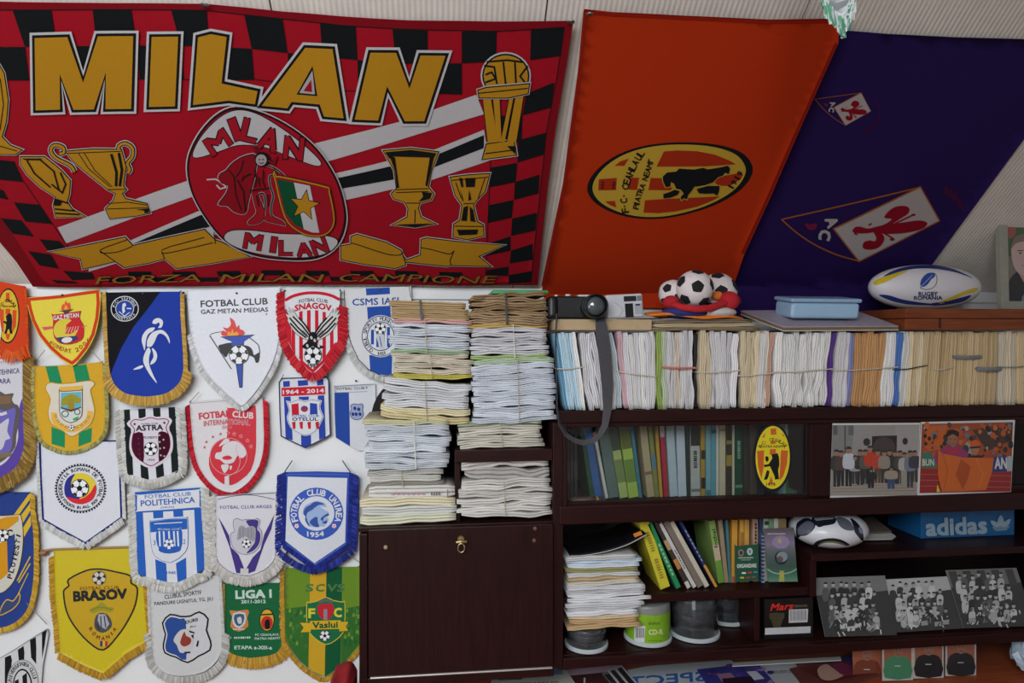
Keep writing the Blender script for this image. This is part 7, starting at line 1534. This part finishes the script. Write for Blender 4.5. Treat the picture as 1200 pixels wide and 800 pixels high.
PD = Vector((0, YF+.004, 0))
Zs = (930, 470, 4.444)
def zz(P): return [(930+x/4.444, 470+y/4.444) for x, y in P]
DG = 'photographs on the sliding door of the bookcase'
card('photograph', 'colour photograph of a group standing before a grey building', 'photo', zz([(203, 115), (660, 112), (642, 488), (190, 502)]), PD, NY, (206, 206, 206), .0012, d_ph1, (930, 470), 4.444, GLOSS, 1.0, DG)
card('photograph', 'colour photograph of two people holding up an orange flag in a stadium', 'photo', zz([(664, 108), (1153, 97), (1132, 472), (645, 490)]), PD+Vector((0, -.0016, 0)), NY, (206, 206, 206), .0012, d_ph2, (930, 470), 4.444, GLOSS, 1.0, DG)

# black and white photographs on the bottom board
def bw(a, quad, sky, wall=None, n=46, seed=1):
    r = random.Random(seed); (x0, y0), (x1, y1), (x2, y2), (x3, y3) = quad
    def Q(u, v): return (x0+(x1-x0)*u*(1-v)+(x3-x0)*v*(1-u)+(x2-x0)*u*v, y0+(y1-y0)*u*(1-v)+(y3-y0)*v*(1-u)+(y2-y0)*u*v)
    g = lambda q: (q, q, q)
    a.poly([Q(.0, .0), Q(1, 0), Q(1, .35), Q(0, .35)], g(sky), 1); a.poly([Q(0, .3), Q(.3, .26), Q(.7, .28), Q(1, .25), Q(1, 1), Q(0, 1)], g(58), 1.3)
    if wall: 
        for k in range(5): a.poly([Q(k*.2+.03, .02), Q(k*.2+.14, .02), Q(k*.2+.14, .3), Q(k*.2+.03, .3)], g(wall), 1.5)
    for row, (v0, cnt) in enumerate(((.12, 7), (.3, 8), (.48, 8), (.64, 7))):
        for k in range(cnt):
            u = .16+.68*(k+.5*(row % 2)+r.uniform(-.2, .2))/cnt; v = v0+r.uniform(-.03, .03); x, y = Q(u, v); s_ = (x1-x0)*.055
            tp = r.choice([200, 60, 90, 170, 50, 190])
            a.poly(spl([(x-s_*.5, y+s_*.9), (x+s_*.5, y+s_*.9), (x+s_*.9, y+s_*1.8), (x+s_*.6, y+s_*4), (x-s_*.6, y+s_*4), (x-s_*.9, y+s_*1.8)], 2), g(tp), 2+row*.5); a.ell(x, y, s_*.48, s_*.62, g(r.choice([170, 150, 186])), 2.2+row*.5, n=8); a.poly(ell(x, y-s_*.2, s_*.5, s_*.5, 0, 6, 0, 180), g(40), 2.3+row*.5)
            if row > 1:
                for _ in range(3):
                    ux, uy = x+r.uniform(-1.6, 1.6)*s_, y+r.uniform(1, 4.4)*s_; a.line([(ux, uy), (ux+r.uniform(-1, 1)*s_*.8, uy+r.uniform(.3, 1.4)*s_)], s_*.3, g(r.choice([210, 40, 190, 60, 120])), 5)
            if row == 3: a.poly([(x-s_*.9, y+s_*2.6), (x+s_*.9, y+s_*2.4), (x+s_*1.0, y+s_*3.6), (x-s_*.8, y+s_*3.8)], g(r.choice([190, 60, 150])), 4)
ng = tl(16)
BG = 'black and white photographs on the bottom board'
YQ = YF+.02
card('photograph', 'black and white team photograph, leftmost of three beside the chocolate box', 'photo', [(953, 677), (1037, 674), (1051, 744), (967, 746)], Vector((0, YQ, z_b1+.002)), ng, (150, 150, 150), .0012, lambda a: bw(a, [(953, 677), (1037, 674), (1051, 744), (967, 746)], 120, None, seed=3), group=BG, mtl=GLOSS, gain=1.0)
card('photograph', 'black and white team photograph with pale sky, middle of three', 'photo', [(1032, 679), (1112, 675), (1130, 736), (1047, 741)], Vector((0, YQ+.006, z_b1+.002)), ng, (170, 170, 170), .0012, lambda a: bw(a, [(1032, 679), (1112, 675), (1130, 736), (1047, 741)], 176, None, seed=8), group=BG, mtl=GLOSS)
card('photograph', 'black and white crowd photograph before a building, rightmost of three', 'photo', [(1108, 668), (1191, 665), (1213, 733), (1129, 736)], Vector((0, YQ+.003, z_b1+.002)), ng, (150, 150, 150), .0012, lambda a: bw(a, [(1108, 668), (1191, 665), (1213, 733), (1129, 736)], 110, 66, seed=12), group=BG, mtl=GLOSS)
# chocolate box
Ym = YF+.035; mx0, mx1 = X(896, Ym), X(953, Ym); mz1 = at(925, 701, Ym).z
mb = empty('chocolate_box', ((mx0+mx1)/2, Ym+.05, z_b1), 'black chocolate bar carton with red lettering and barcode on the bottom board', 'box')
zl = z_b1+.0015
box('carton', mx0, mx1, Ym, Ym+.1, zl, mz1, mat('black_carton', (16, 15, 16), .4, .1), mb, .001)
a = Art(plane_surf(Vector((0, Ym, 0)), NY, .0003), (860, 660), 8)
a.text('Mars', 452, 403, 205, 62, (206, 52, 46), 2, 4, sh=.35, bold=.04, out=((90, 20, 20), .02)); a.dashes(625, 398, 125, 26, (96, 86, 70), 1, 10, 2)
for k in range(9): a.dashes(405, 470+k*15, 140-(k*9 if k > 3 else 0), 8, (112, 108, 76), 1, 12, 2, k)
a.poly([(516, 432), (696, 425), (690, 550), (514, 556)], (196, 196, 198), 1)
for k in range(14): a.poly([(530+k*11, 440-k*.4), (530+k*11+(3 if k % 3 else 6), 440-k*.4), (530+k*11+(3 if k % 3 else 6), 535-k*.4), (530+k*11, 535-k*.4)], (90, 92, 98), 2)
a.poly([(292, 605), (720, 588), (716, 650), (290, 668)], (196, 198, 200), 1); a.build('printed_label', GLOSS, mb)

# ------------------------------------------------------------------ disc spindles
def spindle(label, pxc, pxw, Y, h, fill, green=None):
    r_ = (X(pxc+pxw/2, Y)-X(pxc-pxw/2, Y))/2; c = (X(pxc, Y), Y, z_b1)
    root = empty('disc_spindle', c, label, 'disc box', 'disc spindles on the bottom board')
    MB().lathe([(r_*.92, 0.0005), (r_, .003), (r_, .010), (r_*.93, .013), (.012, .013)], c, 40).build('base', mat('milky_plastic', (178, 186, 188), .35, .04), root, False)
    if fill: 
        for k in range(fill): MB().lathe([(.008, 0), (r_*.86, 0), (r_*.86, .0034), (.008, .0034)], (c[0], c[1], z_b1+.0135+k*.0042), 36).build('disc', mat('disc_plastic', (74, 78, 86), .25, .1, metal=.3), root)
        MB().lathe([(.006, 0), (.006, h-.02), (.003, h-.016)], (c[0], c[1], z_b1+.013), 12).build('spike', mat('milky_plastic', (178, 186, 188)), root)
    m = MB(); R0 = r_*.92
    m.lathe([(R0, .013), (R0, h-.006), (R0*.97, h-.001), (R0*.9, h), (.004, h)], c, 40); cv = m.build('clear_cover', CLEAR if not green else mat('grey_lid_plastic', (120, 124, 120), .3, .05), root, True)
    if green:
        vs = []; fs = []; n = 40; R1 = R0*1.012
        for z in (.010, h*.80):
            for k in range(n): t = 2*math.pi*k/n; vs.append((c[0]+R1*math.cos(t), c[1]+R1*math.sin(t), z_b1+z))
        fs = [(k, (k+1) % n, n+(k+1) % n, n+k) for k in range(n)]
        mk('label_wrap', vs, fs, mat('lime_green_label', (120, 164, 34), .4, .08), root, True)
        def cs(px, py, L):
            d = ray(px, py); e = Vector((d.x, d.y)); o_ = Vector((CAM.x-c[0], CAM.y-c[1])); RR = R1*(1+.004*L)
            A_, B_, C_ = e.dot(e), 2*o_.dot(e), o_.dot(o_)-RR*RR; D_ = max(0, B_*B_-4*A_*C_); return CAM+d*((-B_-math.sqrt(D_))/(2*A_))
        a = Art(cs, (640, 600), 3.75, 3)
        a.poly([(388, 500), (436, 500), (432, 572), (386, 566)], (206, 208, 204), 1)
        for k in range(8): a.rect(393+k*5, 508, 395+k*5+(1 if k % 2 else 0), 552, (60, 60, 60), 2)
        a.text('SONY', 476, 489, 52, 11, (50, 70, 20), 1, bold=.03); a.text('CD-R', 482, 526, 62, 22, (200, 214, 150), 1, 3, bold=.05); a.dashes(480, 565, 60, 4, (80, 110, 30), 1, 12); a.build('printed_label', PRINT, root)
    return root
hC = zm0-z_b1-.006
spindle('clear disc spindle half full of dark discs in the middle of the bottom board', 813, 57, YF+.105, hC, 14)
spindle('clear disc spindle standing behind beside the small upright', 850, 50, YF+.195, hC-.004, 16)
spindle('lime green disc pack under the newspaper pile', 759, 54, YF+.09, .118, 0, True)
spindle('low clear disc spindle under the left edge of the newspaper pile', 687, 50, YF+.066, .064, 8)
# ------------------------------------------------------------------ loose pile of papers on the spindles
zP = z_b1+.066; Yp = YF+.015
ztop = at(714, 651, Yp).z; npl = 17; T_ = (ztop-zP)/npl; rl = random.Random(9)
PC = [(196, 166, 124), (190, 158, 116), (200, 180, 150)]+[(206, 206, 208)]*7+[(196, 190, 176), (178, 150, 110), (206, 206, 206), (150, 146, 96), (200, 206, 214), (186, 200, 212), (208, 206, 204)]
for k in range(npl):
    c = PC[k]; x0, x1 = 663+rl.uniform(0, 3)+(1 if k < 3 else 0), 762+rl.uniform(-9, 3)-(0 if 4 < k < 10 else 4)
    x0w = max(X(x0, Yp), xM+.014); x1w = X(x1, Yp); z0 = zP+k*T_+.0005
    tan = k < 3; NTH = 'first second third fourth fifth sixth seventh eighth ninth tenth eleventh twelfth thirteenth fourteenth fifteenth sixteenth topmost'.split()[k]; lb = 'tan newspaper in the loose pile above the disc spindles, %s from below' % NTH if tan else 'white newspaper in the loose pile under the black folder, %s from below' % NTH
    if k in (11,): lb = 'brown newspaper between white ones in the loose pile'
    if k == 13: lb = 'olive-edged newspaper near the top of the loose pile'
    r = empty('newspaper', ((x0w+x1w)/2, Yp, z0), lb, 'newspaper', 'loose newspapers piled on the disc spindles')
    paper('folded_sheets', r, Matrix.Translation(((x0w+x1w)/2, Yp+rl.uniform(0, .01), z0)), x1w-x0w-.004, T_*.97, .17, c, 300+k, .7)
bf = empty('black_folder', (X(712, Yp), Yp+.08, ztop), 'glossy black folder with orange tag curling up on the loose pile', 'folder')
P = [at(x, y, Yp+.002) for x, y in spl([(668, 652), (690, 650), (715, 645), (738, 637), (757, 626.5)], 4, False)]
for p_ in P: p_.z = max(p_.z, ztop+.002)
n = len(P); vs = [p_+Vector((0, d, h)) for d, h in ((0, 0), (.16, 0), (.16, .004), (0, .004)) for p_ in P]
fs = [(j*n+i, j*n+i+1, ((j+1) % 4)*n+i+1, ((j+1) % 4)*n+i) for j in range(4) for i in range(n-1)]+[(0, n, 2*n, 3*n), (n-1, 4*n-1, 3*n-1, 2*n-1)]
mk('cover', vs, fs, mat('glossy_black_card', (14, 14, 16), .2, .1), bf, True)
MB().tube([p_+Vector((0, -.0012, .001)) for p_ in P], .0011, 5).build('white_edge', cm((190, 190, 190)), bf)
tq = [at(x, y, Yp+.004) for x, y in ((742, 625.5), (751, 622), (753, 626), (744, 629.5))]
mk('orange_tag', [q+Vector((0, 0, 0)) for q in tq]+[q+Vector((0, .002, 0)) for q in tq], [(0, 1, 2, 3), (7, 6, 5, 4)]+[(i, i+4, (i+1) % 4+4, (i+1) % 4) for i in range(4)], cm((206, 120, 40)), bf)
bl = empty('black_folder', (X(705, Yp+.17), Yp+.2, zm1), 'tall black folder standing at the back behind the loose pile', 'folder')
box('cover', xM+.02, X(752, Yp+.2), Yp+.185, Yp+.2, zm1+.001, z_s0-.01, cm((18, 18, 22), .3), bl, .003)

# ------------------------------------------------------------------ right shelf: football, leaflets, shoe box
Yb = YF+.085; c = at(970, 620, Yb); rx = (X(1012, Yb)-X(928, Yb))/2; hz = (z_s0-.006-zr1)/2
fb = empty('football', (c.x, Yb, zr1), 'white football with navy and grey patches on the right shelf', 'ball')
Cb = Vector((c.x, Yb, zr1+hz+.001)); SQ = (rx, rx*.85, hz)
vs, fs = sphere(Cb, 1, 36, SQ); mk('ball_skin', vs, fs, mat('white_football_skin', (206, 208, 212), .3, .03), fb, True)
def bsurf(px, py, L):
    d = ray(px, py); o_ = Vector([(CAM-Cb)[i]/SQ[i] for i in range(3)]); e = Vector([d[i]/SQ[i] for i in range(3)])
    A_, B_, C_ = e.dot(e), 2*o_.dot(e), o_.dot(o_)-1; D_ = max(0, B_*B_-4*A_*C_); p_ = CAM+d*((-B_-math.sqrt(D_))/(2*A_)); return Cb+(p_-Cb)*(1.003+.003*L)
a = Art(bsurf, (900, 560), 10, 3); NVY = (26, 30, 44); GYP = (92, 96, 108)
for P, cc in (([(330, 560), (370, 500), (440, 470), (500, 480), (560, 540), (520, 620), (450, 670), (380, 680), (340, 700)], NVY), ([(350, 600), (400, 540), (460, 500), (520, 520), (545, 560), (500, 630), (430, 665), (360, 665)], GYP), ([(520, 455), (780, 450), (790, 520), (740, 545), (650, 560), (590, 575), (540, 520)], NVY), ([(545, 460), (755, 458), (760, 480), (650, 490), (570, 500)], (150, 150, 150)), ([(800, 460), (900, 470), (970, 520), (1010, 600), (960, 615), (890, 600), (830, 550)], GYP), ([(960, 470), (1020, 500), (1080, 570), (1115, 660), (1110, 740), (1050, 680), (1010, 620), (1000, 560)], NVY), ([(1065, 570), (1100, 590), (1110, 640), (1080, 650), (1060, 610)], (120, 128, 150)), ([(520, 790), (570, 740), (650, 712), (760, 702), (860, 722), (925, 755), (955, 785), (900, 790), (840, 770), (760, 755), (660, 758), (600, 785), (560, 805)], NVY)): a.poly(spl(P, 2), cc, 1+.3*len(P)/10+(.8 if cc == GYP or cc[0] > 110 else 0))
a.line(spl([(590, 780), (660, 750), (760, 742), (850, 760), (900, 785)], 4, False), 12, (120, 130, 70), 3); a.poly([(680, 640), (735, 590), (725, 620), (690, 645)], (225, 228, 230), 2); a.build('patches', GLOSS, fb)
for k, (q, cc, lb) in enumerate((([(1006, 612), (1018, 606), (1050, 628), (1046, 631), (1000, 632)], (190, 188, 184), 'white leaflet lying on the right shelf beside the football'), ([(1008, 608), (1022, 604), (1045, 622), (1010, 624)], (104, 92, 84), 'brown leaflet on top of the white one beside the football'))):
    card('leaflet', lb, 'leaflet', q, Vector((0, YF+.1, zr1+.006+k*.012)), Vector((0, -.25, 1)), cc, .004, lambda a: None)
Ya = YF+.115; ax0, ax1 = X(1079, Ya), X(1190, Ya); az1 = z_s0-.004
ab = empty('shoe_box', ((ax0+ax1)/2, Ya+.08, zr1), 'blue shoe box lettered adidas with a trefoil on the right shelf', 'box')
AB = mat('blue_carton', (24, 88, 140), .45, .05)
box('box_body', ax0+.002, ax1-.002, Ya+.002, Ya+.155, zr1+.001, az1-.03, AB, ab, .001); box('lid', ax0, ax1, Ya-.001, Ya+.157, az1-.0295, az1, AB, ab, .001)
a = Art(plane_surf(Vector((0, Ya-.0012, 0)), NY, .0004), (930, 470), 4.444); SLV = (150, 170, 184)
a.text('adidas', 847, 650, 312, 86, SLV, 1, 2.5, bold=.05)
for P in ([(1078, 592), (1095, 620), (1090, 645), (1078, 650), (1066, 645), (1062, 620)], [(1025, 622), (1050, 625), (1068, 640), (1070, 652), (1040, 650)], [(1130, 612), (1105, 622), (1088, 640), (1086, 652), (1118, 645)]): a.poly(spl(P, 3), SLV, 1)
for k, (y, x0, x1) in enumerate(((655, 1034, 1124), (663, 1040, 1118), (671, 1050, 1110))): a.line([(x0, y+2), (x1, y-3)], 4.5, SLV, 1)
a.build('printed_lettering', PRINT, ab)

# ------------------------------------------------------------------ papers on the desk
def flat(label, outline, k, col, draw, cat='magazine', name='magazine'):
    return card(name, label, cat, outline, Vector((0, 0, ZD+.004+k*.0035)), Vector((0, 0, 1)), col, .003, draw, group='magazines and papers spread on the desk')
def d_n(a):
    a.poly([(585, 791), (613, 789.5), (612, 796), (584, 797)], (70, 84, 60), 1); a.ell(599, 793, 6, 2, (150, 156, 140), 2, n=8); a.poly([(648, 784.5), (659, 784), (660, 790), (648, 790.5)], (110, 146, 176), 1)
    for y in range(800, 850, 4): a.dashes(620, y, 70, 1.6, (120, 118, 112), 1, 14, 2, y)
flat('creased newspaper with a small green photo at the left of the desk', [(577, 792), (600, 789), (622, 790), (640, 786), (650, 783), (664, 785.5), (674, 800), (700, 850), (565, 850)], 2, (190, 190, 180), d_n, 'newspaper', 'newspaper')
flat('magazine page with pink strip and dark red picture on the desk', [(650, 786), (728, 778), (746, 800), (785, 850), (660, 850)], 1, (190, 160, 176), lambda a: (a.poly([(664, 792), (722, 786), (745, 812), (775, 848), (690, 848)], (70, 26, 32), 1), a.poly([(705, 789), (722, 783), (738, 800), (720, 806)], (120, 120, 130), 1.5), a.poly([(708, 791), (718, 788), (731, 802), (722, 806)], (30, 28, 28), 2), a.poly([(684, 794), (686, 794), (686, 812), (684, 812)], (206, 206, 206), 2)))
flat('dark photo strip lying across the desk magazines', [(712, 785), (729, 779.5), (760, 815), (744, 825)], 3, (190, 190, 192), lambda a: (a.poly([(715, 786), (728, 781.5), (757, 815), (745, 823)], (36, 34, 34), 1), a.poly([(720, 784.5), (723, 783.5), (752, 819), (750, 820)], (190, 190, 190), 2)), 'photo strip', 'photo_strip')
flat('white magazine with large mirrored blue word RESPECT', [(735, 785), (760, 780), (812, 776), (857, 773), (880, 800), (920, 850), (765, 850)], 2, (190, 196, 200), lambda a: a.text('RESPECT', 800, 794, 128, 11, (50, 100, 170), 1, 4.5, bold=.04, mir=True))
def d_pv(a):
    for i in range(26): a.ell(rc.uniform(832, 905), rc.uniform(779, 830), rc.uniform(3, 8), rc.uniform(1, 3), rc.choice([(90, 60, 140), (40, 40, 120), (150, 120, 170), (60, 50, 110), (120, 60, 110)]), 1+rc.random()*.5, n=8)
    a.poly([(875, 787), (886, 786), (896, 795), (884, 797)], (196, 196, 206), 2); a.poly([(840, 790), (856, 788), (864, 796), (846, 799)], (150, 110, 130), 2); a.poly([(846, 795), (880, 792), (890, 806), (850, 806)], (40, 16, 44), 2)
flat('violet and blue magazine cover on the desk', [(817, 784), (886, 776), (908, 800), (945, 850), (860, 850)], 4, (54, 50, 130), d_pv)
flat('white page with mirrored small word EXTERIOR on the desk', [(884, 778), (930, 775), (955, 808), (985, 850), (915, 850)], 3, (176, 178, 180), lambda a: (a.text('EXTERIOR', 917, 787, 26, 3.2, (70, 72, 76), 1, 2, bold=.02, mir=True), a.poly([(884, 778), (889, 777.6), (918, 812), (935, 850), (915, 850)], (130, 50, 64), 1)))
def d_rd(a):
    a.poly([(936, 782), (998, 767), (1022, 789), (968, 800)], (90, 30, 34), 1); a.poly(spl([(958, 784), (968, 778), (978, 784), (990, 790), (975, 797), (962, 795)], 3), (190, 150, 130), 2); a.poly(spl([(975, 780), (990, 776), (1003, 786), (990, 792)], 3), (120, 40, 70), 2.5); a.poly([(985, 770), (998, 767), (1012, 780), (1002, 783)], (60, 50, 110), 2)
flat('magazine with dark red action picture on the desk', [(925, 783), (1000, 764.5), (1030, 790.5), (970, 806), (950, 815)], 4, (100, 50, 44), d_rd)
flat('long narrow white paper strip at the back of the desk', [(858, 776), (985, 769), (986, 773), (858, 780)], 6, (206, 206, 202), lambda a: None, 'paper strip', 'paper_strip')
# portraits leaning at the back of the desk
def d_por(x, y, c1, c0=(150, 92, 70)):
    def f(a):
        a.rect(x-16, 700, x+16, y+34, c0, 1); a.poly(spl([(x-15, y+36), (x-15, y+18), (x-8, y+11), (x+8, y+11), (x+15, y+18), (x+15, y+36)], 2), c1, 2); a.ell(x, y+3, 6, 9, (150, 104, 84), 3, n=12); a.poly(ell(x, y-1, 6.5, 7, 0, 8, 0, 180), (40, 30, 28), 4); a.line([(x-3, y+3), (x-1, y+3)], .8, (50, 36, 32), 4); a.line([(x+1.5, y+3), (x+3.5, y+3)], .8, (50, 36, 32), 4); a.line([(x-2, y+8.5), (x+2.5, y+8.5)], .8, (110, 60, 56), 4); a.line([(x-4, y+22), (x+3, y+22)], 1, (190, 190, 190), 4)
    return f
npor = tl(10); pg = 'portrait photographs leaning under the bookcase'
for lb, x, y, c1, off in (('portrait photograph of a person in a green top under the bookcase', 1052, 752, (70, 130, 96), .004), ('portrait photograph of a bearded person in a black top, middle one', 1088, 750, (34, 34, 38), .002), ('portrait photograph of a person in a black top, right one', 1126, 748, (36, 38, 42), 0)):
    yb_ = 394+760*(CAM.z-ZD-.002)/((YF+.034-off)/ray(x, 400).y); q = [(x-18, 735), (x+18, 733), (x+18, yb_-1), (x-18, yb_)]
    card('photograph', lb, 'photo', q, Vector((0, YF+.036-off, ZD+.004)), npor, (186, 180, 172), .0015, d_por(x, y+6, c1), group=pg, mtl=GLOSS)
card('photograph', 'portrait photograph with reddish background half hidden behind the desk magazines', 'photo', [(998, 742), (1033, 740), (1034, 789), (1000, 790)], Vector((0, YF+.05, ZD+.006)), npor, (150, 84, 60), .0015, d_por(1016, 762, (120, 60, 44), (156, 90, 64)), group=pg, mtl=GLOSS)
# crumpled pale bag at the right end
vs, fs = sphere(at(1215, 803, YF+.02)+Vector((0, 0, -.0)), 1, 20, (.075, .06, .05)); rk = random.Random(4)
zf = min(v.z for v in vs); vs = [v+Vector((rk.uniform(-.006, .006), rk.uniform(-.006, .006), rk.uniform(-.006, .006)))+Vector((0, 0, ZD+.008-zf)) for v in vs]
tag(mk('plastic_bag', vs, fs, mat('pale_blue_film', (170, 186, 200), .35, .05)), 'crumpled pale blue plastic bag at the right end of the desk', 'bag')
# red cloth by the left foot of the bookcase
rr = random.Random(8); x0, x1 = X(384, YF-.05), DX-.003; zt_ = at(404, 797, YF-.05).z
vs = []; nx, ny = 10, 8
for j in range(ny+1):
    for i in range(nx+1):
        u, v = i/nx, j/ny; e = min(u, 1-u, v, 1-v)*6; vs.append((x0+(x1-x0)*u, YF-.12+.2*v, zt_-.035+.035*min(1, e)**.5+.004*math.sin(7*u+4*v)))
fs = [(j*(nx+1)+i, j*(nx+1)+i+1, (j+1)*(nx+1)+i+1, (j+1)*(nx+1)+i) for j in range(ny) for i in range(nx)]
m0 = len(vs); vs += [(x, y, 0.45) for x, y, z in vs]; per = [i for i in range(nx)]+[j*(nx+1)+nx for j in range(ny)]+[ny*(nx+1)+i for i in range(nx, 0, -1)]+[j*(nx+1) for j in range(ny, 0, -1)]
for a_, b_ in zip(per, per[1:]+per[:1]): fs.append((a_, b_, b_+m0, a_+m0))
sr_ = empty('stool', ((x0+x1)/2, YF-.02, 0), 'small stool covered with a red cloth at the foot of the bookcase', 'stool')
mk('red_cloth', vs, fs, mat('red_cotton', (150, 14, 26), .9, .15, 30, .3), sr_, True)
for xx in (x0+.01, x1-.03):
    for yy in (YF-.11, YF+.05): box('leg', xx, xx+.02, yy, yy+.02, 0, zt_-.03, WOODV, sr_)
